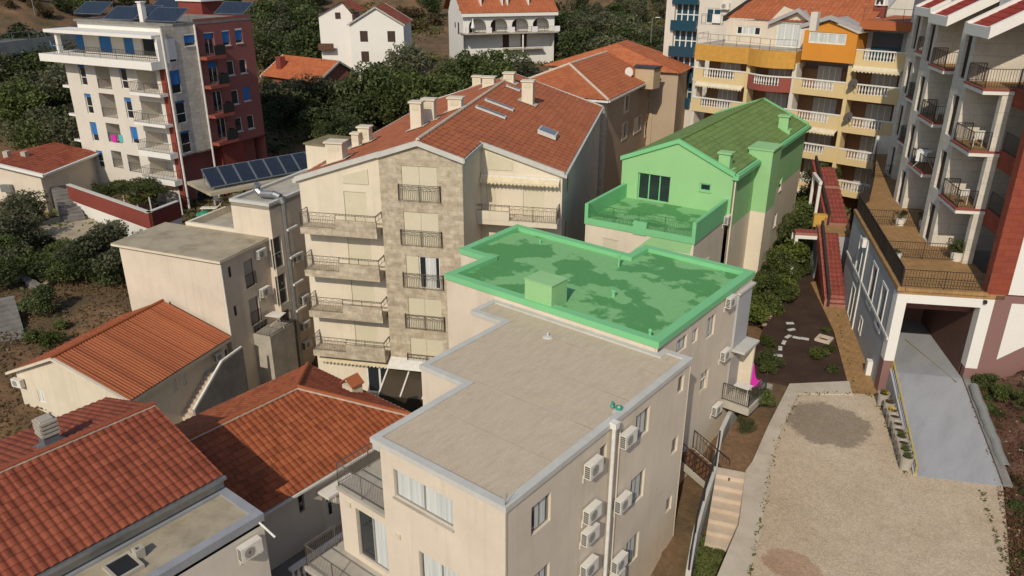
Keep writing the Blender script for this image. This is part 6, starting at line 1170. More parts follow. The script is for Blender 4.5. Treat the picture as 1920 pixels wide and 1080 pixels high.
# garage portal
m = MB(); m.box(-.0, .5, -.03, .6, -19.55, T-.29); m.box(.5, 4.0, -.03, .6, -16.2, T-.29); m.box(4.0, 4.58, -.03, .6, -19.62, T-.29); b.part('portal', m, 'white2'); m = MB(); m.box(-.0, .5, -.02, .6, GR, -19.55); b.part('pillar_base', m, 'mauve')
m = MB(); W = Wall(b, (4.0, -.02), (12, -.02)); W.boxp(m, .58, 8, -.4, .0, -22, T-.05); W.boxp(m, 0., .58, -.4, .0, -22, -19.63); b.part('front_wall', m, 'mauve'); m = MB(); q = [W.px(x, y) for x, y in ((1897, 569), (1960, 573), (1944, 640), (1912, 653), (1868, 674))]; m.extr([W.P(a, .03, z) for a, z in q], (0, .02, 0)); b.part('white_panel', m, 'white2')
q = [W.px(x, y) for x, y in ((1890, 553), (2000, 560), (2000, 200), (1975, 205))]; m = MB(); m.box(5.12, 12, .0, .4, T+.02, -2); b.part('upper_wall', m, 'white2')
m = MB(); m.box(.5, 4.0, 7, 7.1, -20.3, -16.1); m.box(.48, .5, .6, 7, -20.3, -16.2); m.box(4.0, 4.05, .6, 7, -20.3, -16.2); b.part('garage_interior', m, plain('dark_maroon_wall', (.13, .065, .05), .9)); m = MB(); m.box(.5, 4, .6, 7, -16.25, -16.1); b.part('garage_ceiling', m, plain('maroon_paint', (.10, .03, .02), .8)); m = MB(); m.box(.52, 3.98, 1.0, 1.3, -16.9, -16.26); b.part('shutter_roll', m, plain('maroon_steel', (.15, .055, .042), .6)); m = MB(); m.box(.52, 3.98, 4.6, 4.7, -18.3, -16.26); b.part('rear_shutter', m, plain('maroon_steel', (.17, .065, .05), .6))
m = MB(); a, z = W.px(1846, 565, .03); W.boxp(m, a-.07, a+.07, .03, .2, z-.08, z+.08); b.part('wall_lamp', m, 'black')
# red clad pier and fin walls, stepped bays with balconies
m = MB(); m.box(4.1, 5.1, -.03, .55, T, -1.5); b.part('red_pier', m, 'redclad'); FLZ = [-12.35, -9.25, -6.1]
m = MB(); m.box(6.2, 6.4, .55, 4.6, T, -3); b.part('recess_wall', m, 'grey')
for f in FLZ:
    m = MB(); m.box(4.93, 5.06, .56, 4.28, f-.8, f+.06); bl = b.part('parapet', m, 'redclad'); m = MB(); m.box(4.88, 5.1, .56, 4.27, f+.06, f+.12); b.part('coping', m, 'pinkred', bl); m = MB(); m.box(5.06, 6.2, .56, 4.28, f-.25, f-.02); b.part('floor', m, 'concrete', bl); m = MB(); railing(m, [(5.0, 4.2, f+.1), (5.0, .6, f+.1)], .95, .12, .012, 1.8); b.part('railing', m, 'metal_dark', bl)
def bay(u0, v0, fin_h, nxt, penth=True):
    """one stepped bay: balconies in front, wall behind, pitched roof with white verges"""
    m = MB(); m.box(u0+.95, u0+1.45, v0, v0+.4, T, fin_h); b.part('fin_wall', m, 'towerstone')
    w = MB(); Wl = Wall(b, (u0+.15, v0+nxt), (u0+.15, v0+2.75)); Wf = Wall(b, (u0+.15, v0+2.75), (u0+4.5, v0+2.75))
    for f in [T]+FLZ: Wl.win((Wl.L-1.5, Wl.L-.55, f+.03, f+2.25), .22, 'frame_dark', 'shutter_brown', 1, .06, None, name='door')
    Wl.build(w, T-.1, -3.2); Wf.build(w, T-.1, -3.3, [(0, -3.3), (Wf.L, -3.3), (Wf.L, -3.3+Wf.L*.55)]); Wall(b, (u0+4.5, v0+nxt), (u0+.15, v0+nxt)).build(w, T-.1, -3.3); b.part('bay_wall', w, 'towerstone')
    for k, f in enumerate(FLZ):
        ur = u0+1.5 if k < 2 else u0+3.2; m = MB(); m.box(u0, ur-.002*k, v0-.02, v0+2.74, f-.27, f-.07); bal = b.part('balcony', m, 'white2'); m = MB(); m.box(u0-.04, ur+.03, v0-.06, v0+2.74, f-.07, f+.03); b.part('edge_tiles', m, 'pinkred', bal); m = MB(); m.box(u0+.1, ur-.05, v0+.1, v0+2.73, f+.03, f+.036); b.part('floor', m, 'paver', bal)
        m = MB(); pts = [(u0+.9, v0+2.6, f+.03), (u0+.06, v0+2.6, f+.03), (u0+.06, v0+.04, f+.03), (u0+.93 if k < 2 else ur-.1, v0+.04, f+.03)]+([(ur-.1, v0+2.6, f+.03)] if k == 2 else []); railing(m, pts, .95, .13, .013, 1.5); b.part('railing', m, 'metal_dark', bal)
    e = -3.35; m = MB(); k_ = .55; ul, ur = u0-.45, u0+5; v_a, v_b = v0-.35, v0+2.9
    slope(m, (ul+.2, v_b, e+.12), (ul+.2, v_a+.25, e+.12), (ur, v_a+.25, e+.12+k_*(ur-ul-.2)), (ur, v_b, e+.12+k_*(ur-ul-.2)), .4, .45, .03, .02); rf = b.part('roof', m, 'tile_crimson')
    m = MB()
    for v in (v_a, v_b-.12): m.extr([(ul, v, e-.32), (ur, v, e-.32+k_*(ur-ul)), (ur, v, e+.25+k_*(ur-ul)), (ul, v, e+.25)], (0, .28, 0))
    m.box(ul, ul+.2, v_a+.28, v_b-.12, e-.32, e+.2); b.part('verge', m, 'white2', rf)
    m = MB(); m.extr([(ul+.2, v_a+.28, e-.3), (ur, v_a+.28, e-.3+k_*(ur-ul)), (ur, v_a+.28, e-.2+k_*(ur-ul)), (ul+.2, v_a+.28, e-.2)], (0, v_b-v_a-.42, 0)); b.part('soffit', m, 'white2', rf)
bay(3.45, 4.3, -6.4, 4.9); bay(3.95, 12.0, -6.4, 4.9); bay(5.3, 19.7, -6.4, 4.9)
m = MB(); slope(m, (6.2, 33, -1.6), (6.2, 0, -1.6), (12.5, 0, 2), (12.5, 33, 2), .4, .45, .03, .02); b.part('main_roof', m, 'tile_crimson'); m = MB(); m.box(8, 14, .41, 34, -21, -1.7); b.part('core_wall', m, 'towerstone')
for v in (8.9, 16.6): m = MB(); m.box(6.0, 6.2, v, v+2.6, -3, -.6); m.box(5.9, 8, v-.01, v+2.61, -.6, -.4); b.part('dormer', m, 'white2')
m = MB(); m.box(1.2+5, 2+6.5, 31.0, 31.3, T, T+1.5); b.part('end_wall', m, 'white2')
# pots, plants and chairs on the terrace
def pot(px, py, h, r, label, mat='plastic_white', z=T):
    p = b.world(*b.flat(px, py, z)); t = bpy.data.objects.new('potted_plant', None); COL.objects.link(t); t.location = p; tag(t, label, 'potted plant', None)
    m = MB(); m.lathe((0, 0, 0), [(r*.78, 0), (r, h), (r*1.02, h+.02), (r*.85, h+.02), (r*.8, h-.06)], 14); link('pot', mesh('pot', m, mat), t); return t
POTS = [pot(*za(520, 250), .42, .33, 'white round pot with a spindly plant, left of two on the terrace'), pot(*za(780, 268), .42, .3, 'white round pot with a climbing plant, right of two on the terrace'), pot(*za(1150, 645), .5, .36, 'ribbed white pot with a bushy plant beside the white fin wall'), pot(*za(465, 655), .4, .3, 'white pot with a small green plant behind the terrace mesh railing')]
def box_chair(px, py, mat, label, rz, back=.9):
    t = chair(b.world(*b.flat(px, py, T)), rz, mat, label); return t
box_chair(*za(995, 425), M['blue_plastic'], 'blue plastic chair against the shaded wall of the big terrace', rad(115)); box_chair(*za(1225, 380), M['blue_plastic'], 'blue chair behind the dark round table on the big terrace', rad(60))
p = b.world(*b.flat(*za(1115, 440), T)); t = bpy.data.objects.new('round_table', None); COL.objects.link(t); t.location = p; tag(t, 'dark round table in the shade beside the white fin wall', 'table'); m = MB(); m.lathe((0, 0, .68), [(.55, 0), (.56, .04), (.3, .05)], 18); link('tabletop', mesh('tabletop', m, 'metal_dark'), t)
for k in range(4): m = MB(); a = rad(45+90*k); m.bar((.42*cos(a), .42*sin(a), 0), (.3*cos(a), .3*sin(a), .69), .025); link('leg', mesh('leg', m, 'metal_dark'), t)
for k, (u0, v0, f, lab) in enumerate(((4.0, 5.2, -12.32, 'white plastic chair on the lowest front balcony of the terrace building'), (4.15, 5.4, -9.22, 'white plastic chair on the middle front balcony of the terrace building'), (4.7, 13.1, -9.22, 'white plastic chair on the middle balcony of the second bay'))): chair(b.world(u0, v0, f), rad(200), M['plastic_white'], lab)
p = b.world(4.5, 13.4, -12.3); m = MB()
for k in range(7): m.bar((p.x-.6+.2*k, p.y-.45, p.z+1.0), (p.x-.6+.2*k, p.y+.45, p.z+1.0), .012, 3)
m.extr([(p.x-.55, p.y-.4, p.z+1.02), (p.x+.3, p.y-.4, p.z+1.02), (p.x+.3, p.y+.3, p.z+1.02), (p.x-.55, p.y+.3, p.z+1.02)], (0, 0, .03)); m.extr([(p.x-.5, p.y-.46, p.z+.4), (p.x+.1, p.y-.46, p.z+.4), (p.x+.1, p.y-.46, p.z+1.04), (p.x-.5, p.y-.46, p.z+1.04)], (0, .02, 0))
for dx in (-.6, .6):
    for dy in (-.4, .4): m.bar((p.x+dx, p.y+dy, p.z), (p.x-dx*.2, p.y+dy, p.z+1.), .015)
solo('drying_rack', m, 'fabric_white', 'clothes rack hung with white washing on the second bay lowest balcony', 'drying rack')
# outside stairs with red treads, landing and portico on the garden side
def flight(name, u0, u1, v0, v1, z0, z1_, n, mat, label):
    t = Th(name, label, 'stair', *b.world((u0+u1)/2, v0, 0).to_2d(), R_YAW, (0, 0, z0)); m = MB(); w = (u1-u0)/2
    for k in range(n): a, c = (v1-v0)*k/n, (v1-v0)*(k+1)/n; m.box(-w, w, a, c+.01, z0-.4, z0+(z1_-z0)*(k+1)/n)
    t.part('steps', m, mat); m = MB(); m.extr([(-w-.18, 0, z0-.4), (-w-.18, v1-v0, z1_-.5), (-w-.18, v1-v0, z1_+.9), (-w-.18, 0, z0+.95)], (.16, 0, 0)); t.part('parapet', m, 'metal_dark'); m = MB(); m.extr([(-w-.36, 0, z0-.4), (-w-.36, v1-v0, z1_-.5), (-w-.36, v1-v0, z1_+.5), (-w-.36, 0, z0+.5)], (.16, 0, 0)); t.part('stringer', m, 'redpaver'); return t
flight('garden_stair', -.3, .75, 11.2, 16.4, -21.47, -18, 17, 'redpaver', 'lower flight of red tiled stairs beside the grey side wall'); flight('garden_stair', .5, 1.9, 18.2, 25.5, -18, -15.46, 13, 'redpaver', 'upper flight of red tiled stairs climbing to the far terrace')
t = Th('stair_landing', 'ochre tiled landing between the two flights of red stairs', 'landing', *b.world(.7, 17.3, 0).to_2d(), R_YAW, (0, 0, -21.5)); m = MB(); m.box(-1.1, 1.1, -.95, .95, -18.2, -18); t.part('floor', m, 'paver'); m = MB(); m.box(-1.1, 1.1, -.9, .9, -21.5, -18.2); t.part('wall', m, 'grey'); m = MB(); m.box(-1.3, -.2, .96, 1.5, -18.2, -17.3); t.part('planter_wall', m, plain('ochre_block', (.5, .3, .06), .8))
t = Th('portico', 'small white post and beam portico with red tiled top beside the red stairs', 'portico', *b.world(-1.55, 16.4, 0).to_2d(), R_YAW, (0, 0, -21.5)); m = MB(); m.box(-.6, .9, -.3, .6, -18.2, -18.0); t.part('roof', m, 'redpaver'); m = MB(); m.box(-.6, .9, -.31, -.1, -18.45, -18.2); t.part('beam', m, 'white2')
for u in (-.6, ): m = MB(); m.box(u, u+.22, -.3, -.08, -21.5, -18.45); t.part('post', m, 'white2'); m = MB(); m.box(u, u+.22, .9, 1.12, -21.5, -18.45); t.part('post', m, 'white2')
t = Th('stair_house', 'white posts and red tiled slope beside the upper red stair', 'stair cover', *b.world(.2, 22, 0).to_2d(), R_YAW, (0, 0, -20))
for v in (-1.5, .9): m = MB(); m.box(-.35, -.15, v, v+.2, -20, -15.6); t.part('post', m, 'white2')
m = MB(); m.box(-.36, -.14, -1.6, 1.2, -15.6, -15.35); t.part('beam', m, 'white2')
# planters along the ramp wall, ramp wall, rail, half pipes
PL = [(1653, 760), (1664, 776), (1669, 791), (1673, 803), (1679, 817), (1681, 829), (1685, 841), (1689, 853), (1692, 866), (1696, 880)]
plm = MB(); plm.lathe((0, 0, 0), [(.23, 0), (.29, .72), (.30, .74), (.25, .74), (.24, .62)], 16); PLM = mesh('planter', plm, 'concrete')
plt = ['first concrete planter by the portal pillar, topped with yellow flowers', 'second concrete planter from the portal pillar, with dry stems', 'third concrete planter from the portal pillar, with yellow flowers', 'fourth concrete planter from the portal pillar, bare earth inside', 'fifth concrete planter from the portal pillar', 'sixth concrete planter from the portal pillar', 'seventh concrete planter, fourth from the yellow rail end, with a leafy sprig', 'third concrete planter from the near end of the row', 'second concrete planter from the near end of the row, with green leaves', 'nearest concrete planter at the lower end of the row']
PLO = []
for k, (q, lab) in enumerate(zip(PL, plt)):
    o = link('concrete_planter', PLM); o.location = gz(*q, G)+Vector((0, 0, .0)); tag(o, lab, 'planter', 'concrete planters along the ramp'); m = MB(); m.lathe((0, 0, .63), [(.235, 0), (.2, .02), (.02, .03)], 12); link('earth', mesh('earth', m, 'soil'), o); PLO.append(o)
t = Th('ramp_wall', 'low grey wall along the ramp with a yellow guard rail', 'wall', RA0.x, RA0.y, math.degrees(math.atan2((RQ0-RA0).y, (RQ0-RA0).x)), (3, 0, G)); Lw = (RQ0.xy-RA0.xy).length; m = MB(); m.extr([(0, -.02, G-.2), (Lw, -.02, G-.2), (Lw, -.02, -20.0), (0, -.02, G+.1)], (0, .16, 0)); t.part('wall', m, 'grey')
m = MB(); m.bar((0, .06, G+.55), (Lw-.1, .06, -19.5), .03)
for k in range(4): a = Lw*k/3.05; zb_ = G+(Lw and (1.4*a/Lw)); m.bar((a, .06, zb_), (a, .06, zb_+.6), .03)
t.part('rail', m, 'yellowpaint'); m = MB(); m.bar((0, .03, G+.28), (Lw-.1, .03, -19.8), .02); t.part('lower_rail', m, plain('dark_blue_pipe', (.03, .04, .09), .5))
PA, PB = gz(1826, 728, -20.2), gz(1882, 872, -21.2); d = PB-PA; yaw_p = math.atan2(d.y, d.x); hp = MB(); n_ = 14
for i in range(27):
    r = .2+.022*(i % 2)
    for k in range(n_//2+1): a = math.pi*k/(n_//2); hp.v.append((-.56+1.12*i/26, r*cos(a), r*sin(a)))
w_ = n_//2+1; hp.f = [(i*w_+k, i*w_+k+1, (i+1)*w_+k+1, (i+1)*w_+k) for i in range(26) for k in range(w_-1)]; hpm = mesh('drain_pipe', hp, 'pipe', smooth=False)
for k in range(7):
    o = link('corrugated_pipe', hpm); o.location = PA+d*((k+.5)/7); o.rotation_euler = (0, -math.asin(max(-1, min(1, d.z/d.length)))*-1*-1, yaw_p+rad((-3, 4, -5, 2, 6, -4, 3)[k])); tag(o, ('corrugated half pipe at the wall end of the row beside the ramp', 'second corrugated half pipe from the wall', 'third corrugated half pipe from the wall', 'middle corrugated half pipe of the row beside the ramp', 'third corrugated half pipe from the near end', 'second corrugated half pipe from the near end', 'nearest corrugated half pipe beside the ramp')[k], 'pipe', 'half pipes beside the ramp')
# wooden footbridge with iron rails, low curved wall of the bed, guard rail along the steps
A, B2 = gz(1283, 848, -21.8), gz(1349, 905, -22.3); 
t = Th('footbridge', 'short plank stair bridge with iron rails between the front block and the path', 'footbridge', A.x, A.y, math.degrees(math.atan2((B2-A).y, (B2-A).x)), (1, 0, -22)); L = (B2.xy-A.xy).length; 
for k in range(8): m = MB(); x = L*k/8; z = A.z+(B2.z-A.z)*k/8; m.box(x+.01, x+L/8-.02, -.55, .55, z-.05, z); t.part('plank', m, 'stair_wood')
m = MB(); m.extr([(0, .56, A.z-.35), (L, .56, B2.z-.3), (L, .56, B2.z), (0, .56, A.z)], (0, .08, 0)); m.extr([(0, -.64, A.z-.35), (L, -.64, B2.z-.3), (L, -.64, B2.z), (0, -.64, A.z)], (0, .08, 0)); t.part('stringer', m, 'concrete')
for y in (-.6, .6): m = MB(); railing(m, [(0, y, A.z), (L, y, B2.z)], 1., .2, .014, 1.0); t.part('railing', m, 'metal_dark')
cv = [gz(x, y, G-.25) for x, y in ((1384, 762), (1366, 785), (1352, 815), (1345, 850), (1340, 885), (1318, 950), (1302, 1010), (1290, 1080))]; m = MB()
for p, q in zip(cv, cv[1:]):
    dd = q-p; n2 = Vector((-dd.y, dd.x, 0)).normalized()*.1; m.extr([p-n2, q-n2, q+n2, p+n2], (0, 0, .32)); m.extr([p-n2*.95, q-n2*.95, q+n2*.95, p+n2*.95], (0, 0, -4.5))
solo('curved_wall', m, 'coping', 'low pale wall that curves along the planting bed and down beside the steps', 'wall'); m = MB(); cr = [p+Vector((0, 0, .3)) for p in cv[3:]]
for p in cr: m.bar(p, p+Vector((0, 0, .95)), .04)
m.path([p+Vector((0, 0, .95)) for p in cr], .03, 5); m.path([p+Vector((0, 0, .5)) for p in cr], .02, 5); solo('handrail', m, 'metal_dark', 'dark iron handrail along the low wall beside the steps', 'handrail')
m = MB(); p = gz(1388, 735, -20.4); m.bar(gz(1347, 770, G), gz(1350, 715, G+1.2)+Vector((0, 0, .6)), .05); solo('post', m, 'metal_dark', 'thin dark leaning post by the lowest air conditioner of the green roofed block', 'post')
# stepping stones and the square manhole frame in the soil garden
ss = [(1481, 606), (1484, 618), (1478, 631), (1470, 642), (1463, 653), (1459, 666), (1494, 633), (1509, 635)]
for k, q in enumerate(ss):
    p = gz(*q, G); m = MB(); a = rad((40, 60, 80, 100, 110, 20, 10, 15)[k]); c_, s_ = cos(a), sin(a); m.extr([(p.x+c_*x-s_*y, p.y+s_*x+c_*y, G-.02) for x, y in ((-.24, -.11), (.24, -.11), (.24, .11), (-.24, .11))], (0, 0, .05)); solo('stepping_stone', m, 'coping', 'pale oblong stepping stone in the curved line across the dark soil' if k < 6 else 'pale oblong stepping stone branching right towards the square frame', 'stepping stone', 'stepping stones in the curved line' if k < 6 else 'stepping stones branching right')
p = gz(1545, 637, G); m = MB(); ring(m, [(p.x-.3, p.y-.3), (p.x+.3, p.y-.3), (p.x+.3, p.y+.3), (p.x-.3, p.y+.3)], .14, .06, G-.02, G+.12); solo('manhole_frame', m, 'stepstone', 'square concrete frame round a brown hole in the garden', 'manhole')
# ------------------------------------------------------------------ yellow balcony block
D_ = 79; d = ray(1490, 145); h = math.hypot(d.x, d.y); o = d*(D_/h); b = Th('yellow_apartments', 'yellow apartment block with white balustrades, orange gable and red tiled roof', 'apartment block', o.x, o.y, -3, (-2, 3, -23)); YB = b
z3 = lambda x, y: (1000+x/3, y/3); z4 = lambda x, y: (1400+x/3.6, y/3.6)
uE = b.atv(1690, 170, 0)[0]; uM = b.atv(1592, 155, 0)[0]; uD0 = b.atv(1304, 130, 0)[0]; uC0 = b.atv(1402, 138, 0)[0]; uC1 = 0.0
print('YELLOW', uD0, uC0, uM, uE, o.z)
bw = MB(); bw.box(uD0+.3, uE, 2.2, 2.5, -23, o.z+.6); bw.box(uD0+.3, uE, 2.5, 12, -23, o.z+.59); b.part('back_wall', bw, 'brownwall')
def band(u0, u1, zt, mat, k, bal=True, curve=0., awn=False, lab=None):
    """balcony front: solid band with a balustrade let into it"""
    m = MB(); sp = (u1-u0); g0, g1 = u0+sp*.17, u1-sp*.22; zb = zt-1.45; n = 8 if curve else 1
    def P(x, o): t = (x-u0)/sp; return (x, -o-curve*math.sin(math.pi*t))
    def blk(mb, x0, x1, o0, o1, za_, zb_):
        for i in range(n):
            a, c = x0+(x1-x0)*i/n, x0+(x1-x0)*(i+1)/n; mb.extr([(*P(a, o0), za_), (*P(c, o0), za_), (*P(c, o1), za_), (*P(a, o1), za_)], (0, 0, zb_-za_))
    blk(m, u0, u1, -.12, .1, zb, zt-.85); blk(m, u0, g0, -.11, .09, zt-.85, zt-.1); blk(m, g1, u1, -.11, .09, zt-.85, zt-.1); f = b.part('balcony', m, mat)
    m = MB(); blk(m, u0-.02, u1+.02, -.13, .13, zt-.1, zt); b.part('handrail', m, 'white2', f); m = MB(); N = max(4, round((g1-g0)/.27))
    for i in range(N): x = g0+(g1-g0)*(i+.5)/N; y = P(x, 0); m.lathe((x, y[1], zt-.85), [(.075, 0), (.04, .1), (.085, .28), (.04, .6), (.07, .75)], 6)
    b.part('baluster_row', m, 'white2', f); m = MB(); m.box(u0, u1, .13, 2.2, zb+.02, zb+.25); b.part('floor', m, 'white', f)
    m = MB(); c = (u0+u1)/2; m.box(c-1.1, c+1.1, 2.08, 2.19, zb+.26, zb+2.4); b.part('shutter', m, 'shutter_grey', f)
    for i in (-1, 0, 1): m = MB(); m.box(c+i*.55-.03, c+i*.55+.03, 2.04, 2.075, zb+.26, zb+2.4); b.part('shutter_post', m, 'frame_white', f)
    return f
ZA = b.atv(1505, 146, 0)[2]; ZB = b.atv(1650, 161, 0)[2]
for k in range(6): band(0.0, uM-.25, ZA-2.9*k, 'yellow', k)
for k in range(-1, 4): band(uM+.1, uE, ZB-2.9*k, 'yellow', k)
for k in range(4): band(uC0+.1, -.25, ZA-2.9*k, 'pinkred', k, curve=.7); band(uD0, uC0-.15, ZA-2.9*k+.05, 'yellow', k)
for u, w_ in ((uC0, .35), (-.1, .4), (uM-.1, .35), (uE-.15, .3), (uD0+.15, .3)):
    m = MB(); m.box(u-w_/2, u+w_/2, -.02, 1.3, -23, ZA+1.2 if u < uM-.2 else ZB+4); b.part('pillar', m, 'white' if w_ != .35 else 'yellow')
Wy = Wall(b, (0, 0), (uE, 0)); 
for a0, a1, z in ((.2, uM-.4, ZA-2.9*1-1.5), (uM+.2, uE-.2, ZB-1.5+2.9), (.2, uM-1.2, ZA-2.9*3-1.5)): awning(b, Wy, a0, a1, z, .5, .18, 'fabric', .3)
Wd = Wall(b, (uD0, 0), (0, 0)); awning(b, Wd, .3, uC0-uD0-.3, ZA-1.5+.05, .4, .15, 'fabric', .3)
# ochre top band and terrace, rust band at the right, side returns
zO = b.atv(1312, 82, 0)[2]; m = MB(); m.box(uD0-.1, uC0, -.25, 2.2, zO-1.5, zO); m.prism([(uC0, 2.2), (uC0, -.3)]+[(uC0+(0-uC0)*i/8, -.3-.8*math.sin(math.pi*i/8)) for i in range(1, 8)]+[(-.05, -.3), (-.05, 2.2)], zO-1.55, zO-.05); b.part('top_band', m, plain('ochre_band', (.52, .27, .05), .8))
m = MB(); railing(m, [(uD0, 2, zO), (uD0, -.15, zO), (uC0, -.2, zO), (uC0*.5, -1.0, zO), (-.1, -.2, zO)], 1.0, 1.2, .02, 1.6, kind='bars', low=.5); b.part('railing', m, 'metal_bronze'); m = MB(); m.box(uD0, -.06, -.1, 6, zO-.1, zO+.02); b.part('roof_terrace', m, 'concrete')
m = MB(); Wt = Wall(b, (uD0+1.6, 2.6), (0, 2.6)); Wt.win(Wt.rect(1382, 48, 1425, 67), .1, 'frame_white', 'glass', 4, .1, curtain=(.2, .75)); Wt.win((Wt.px(1456, 60)[0], Wt.px(1503, 60)[0], zO+.03, zO+2.5), .1, 'frame_white', 'curtain', 3, .1, name='glass_door'); tz1 = Wt.px(1375, 38)[1]; Wt.build(m, zO, tz1, [(0, tz1), (Wt.L, tz1), (Wt.L, tz1+.6), (Wt.px(1468, 30)[0], tz1+1.5), (Wt.px(1445, 40)[0], tz1+.2)]); b.part('penthouse_wall', m, 'cream')
og = b.atv; m = MB(); zg0 = og(1506, 112, -.3)[2]; g0, g1 = og(1506, 80, -.3)[0], og(1605, 90, -.3)[0]; gm = og(1558, 40, -.3); ge = og(1507, 57, -.3)[2]; Wo = Wall(b, (g0, -.3), (g1, -.3)); Wo.win(Wo.rect(1518, 59, 1585, 85), .12, 'frame_white', 'glass', 4, .12, curtain=True); Wo.build(m, zg0, ge, [(0, ge), (Wo.L, ge), (gm[0]-g0, gm[2])]); Wall(b, (g1, -.3), (g1, 4)).build(m, zg0, ge); Wall(b, (g0, 4), (g0, -.3)).build(m, zg0, ge); b.part('orange_gable', m, 'orange')
def dormer_roof(u0, u1, um, ze, zm, v0, dv, t=.42):
    m = MB()
    for ua, ub in ((u0, um), (u1, um)): m.extr([(ua, v0, ze+.06), (ub, v0, zm+.06), (ub, v0, zm+t), (ua, v0, ze+t)], (0, .4, 0)); m.extr([(ua, v0+.4, ze), (ub, v0+.4, zm), (ub, v0+.4, zm+.15), (ua, v0+.4, ze+.15)], (0, dv, 0))
    b.part('dormer_roof', m, plain('grey_fascia', (.36, .34, .33), .7))
dormer_roof(g0-.35, g1+.35, gm[0], ge+.1, gm[2]+.1, -.7, 4); a_ = og(1440, 40, 2.0)[0]; dormer_roof(a_, a_+4.7, a_+2.7, b.atv(1440, 48, 2)[2], b.atv(1490, 24, 2)[2], 2.1, 3, .4)
m = MB(); zr0 = Wt.px(1375, 37)[1]+.15; rr = b.atv(1375, 10, 7); slope(m, (uD0+1.4, 2.4, zr0), (uM+.2, 2.4, zr0), (uM+.2, 8, zr0+3.0), (uD0+3.4, 8, zr0+3.0), .45, .45, .04, .02); b.part('roof', m, 'tile_far'); m = MB(); m.extr([(uD0+1.3, 2.2, zr0-.3), (uD0+3.3, 8, zr0+2.8), (uD0+3.3, 8, zr0+3.2), (uD0+1.3, 2.2, zr0+.15)], (.3, 0, 0)); b.part('verge', m, 'metal_dark')
zR = b.atv(1605, 50, 0)[2]; zR0 = b.atv(1605, 37, 0)[2]; m = MB(); m.box(uM+.15, uE+2.5, -.2, 2.4, zR-.15, zR0); m.box(uM+.15, uE+2.5, 2.4, 9, zR-.15, zR0-.05); b.part('rust_band', m, 'rust'); m = MB(); railing(m, [(uM+.3, 0, zR0), (uE+2.3, 0, zR0)], 1., 1.5, .02, 1.7, low=.5); b.part('railing', m, 'metal_bronze')
m = MB(); m.box(uM+.3, uE-.3, 1.9, 2.19, ZB+2.9-1.45, zR-.16); tf = b.part('loggia_back', m, 'grey'); m = MB(); c = b.atv(1665, 75, 1.9)[0]; m.box(c-1.3, c+1.2, 1.84, 1.9, ZB+1.6, zR-.5); b.part('pane', m, 'glass_blue', tf)
for k in range(-1, 3):
    zt = ZB-2.9*k-.1; m = MB(); m.box(uE+.05, uE+1.2, .2, .45, zt-1.5, zt); sb = b.part('side_balcony', m, 'rust'); m = MB(); m.box(uE+1.2, uE+2.0, .22, .4, zt-.1, zt); m.box(uE+1.2, uE+2.0, .22, .4, zt-1.3, zt-1.15); b.part('handrail', m, 'white2', sb); m = MB()
    for i in range(3): m.lathe((uE+1.35+.27*i, .31, zt-1.15), [(.07, 0), (.04, .1), (.08, .35), (.04, .8), (.07, 1.05)], 6)
    b.part('baluster_row', m, 'white2', sb); m = MB(); m.box(uE+.05, uE+2.2, .45, 2.4, zt-1.5, zt-1.3); b.part('floor', m, 'white', sb)
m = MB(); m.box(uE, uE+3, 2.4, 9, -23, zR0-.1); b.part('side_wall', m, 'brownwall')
for k, (x, y) in enumerate(((1597, 157), (1588, 219))):
    a, z = Wy.px(x, y, .45); p = b.world(*Wy.P(a, .45, z)); t = bpy.data.objects.new('satellite_dish', None); COL.objects.link(t); t.location = p; tag(t, ('dark satellite dish on the yellow balcony front, upper of two', 'dark satellite dish on the yellow balcony front, lower of two')[k], 'satellite dish'); m = MB(); m.lathe((0, 0, 0), [(.05, 0), (.3, .04), (.5, .14)], 16); o_ = link('dish', mesh('dish', m, plain('grey_dish', (.13, .12, .115), .5)), t); o_.rotation_euler = (rad(100), 0, rad(55)); m = MB(); m.bar((0, 0, 0), (.55, -.35, -.35), .025); m.bar((0, .0, 0), (0, .4, -.1), .04); link('arm', mesh('arm', m, 'metal_dark'), t)
# barbecue oven and clutter on the right roof terrace; chimney
p = b.world(*b.flat(1648, 32, zR0)); m = MB(); m.box(p.x-.5, p.x+.5, p.y-.4, p.y+.4, p.z, p.z+1.0); t = bpy.data.objects.new('garden_oven', None); COL.objects.link(t); t.location = p; tag(t, 'brick barbecue oven with white hood on the right roof terrace of the yellow block', 'barbecue'); link('brick_base', mesh('brick_base', m, 'redwall', p), t); m = MB(); m.lathe((0, 0, 1.0), [(.62, 0), (.5, .8), (.25, 1.3), (.22, 2.3)], 8); link('hood', mesh('hood', m, 'white2'), t); m = MB(); m.box(-.28, .28, -.56, -.5, 1.1, 1.5); link('mouth', mesh('mouth', m, 'black'), t)
u, v, z = b.flat(1530, 25, zr0+1.8); m = MB(); m.box(u-.25, u+.25, v-.25, v+.25, z-1.2, z+.1); b.part('chimney', m, 'white')
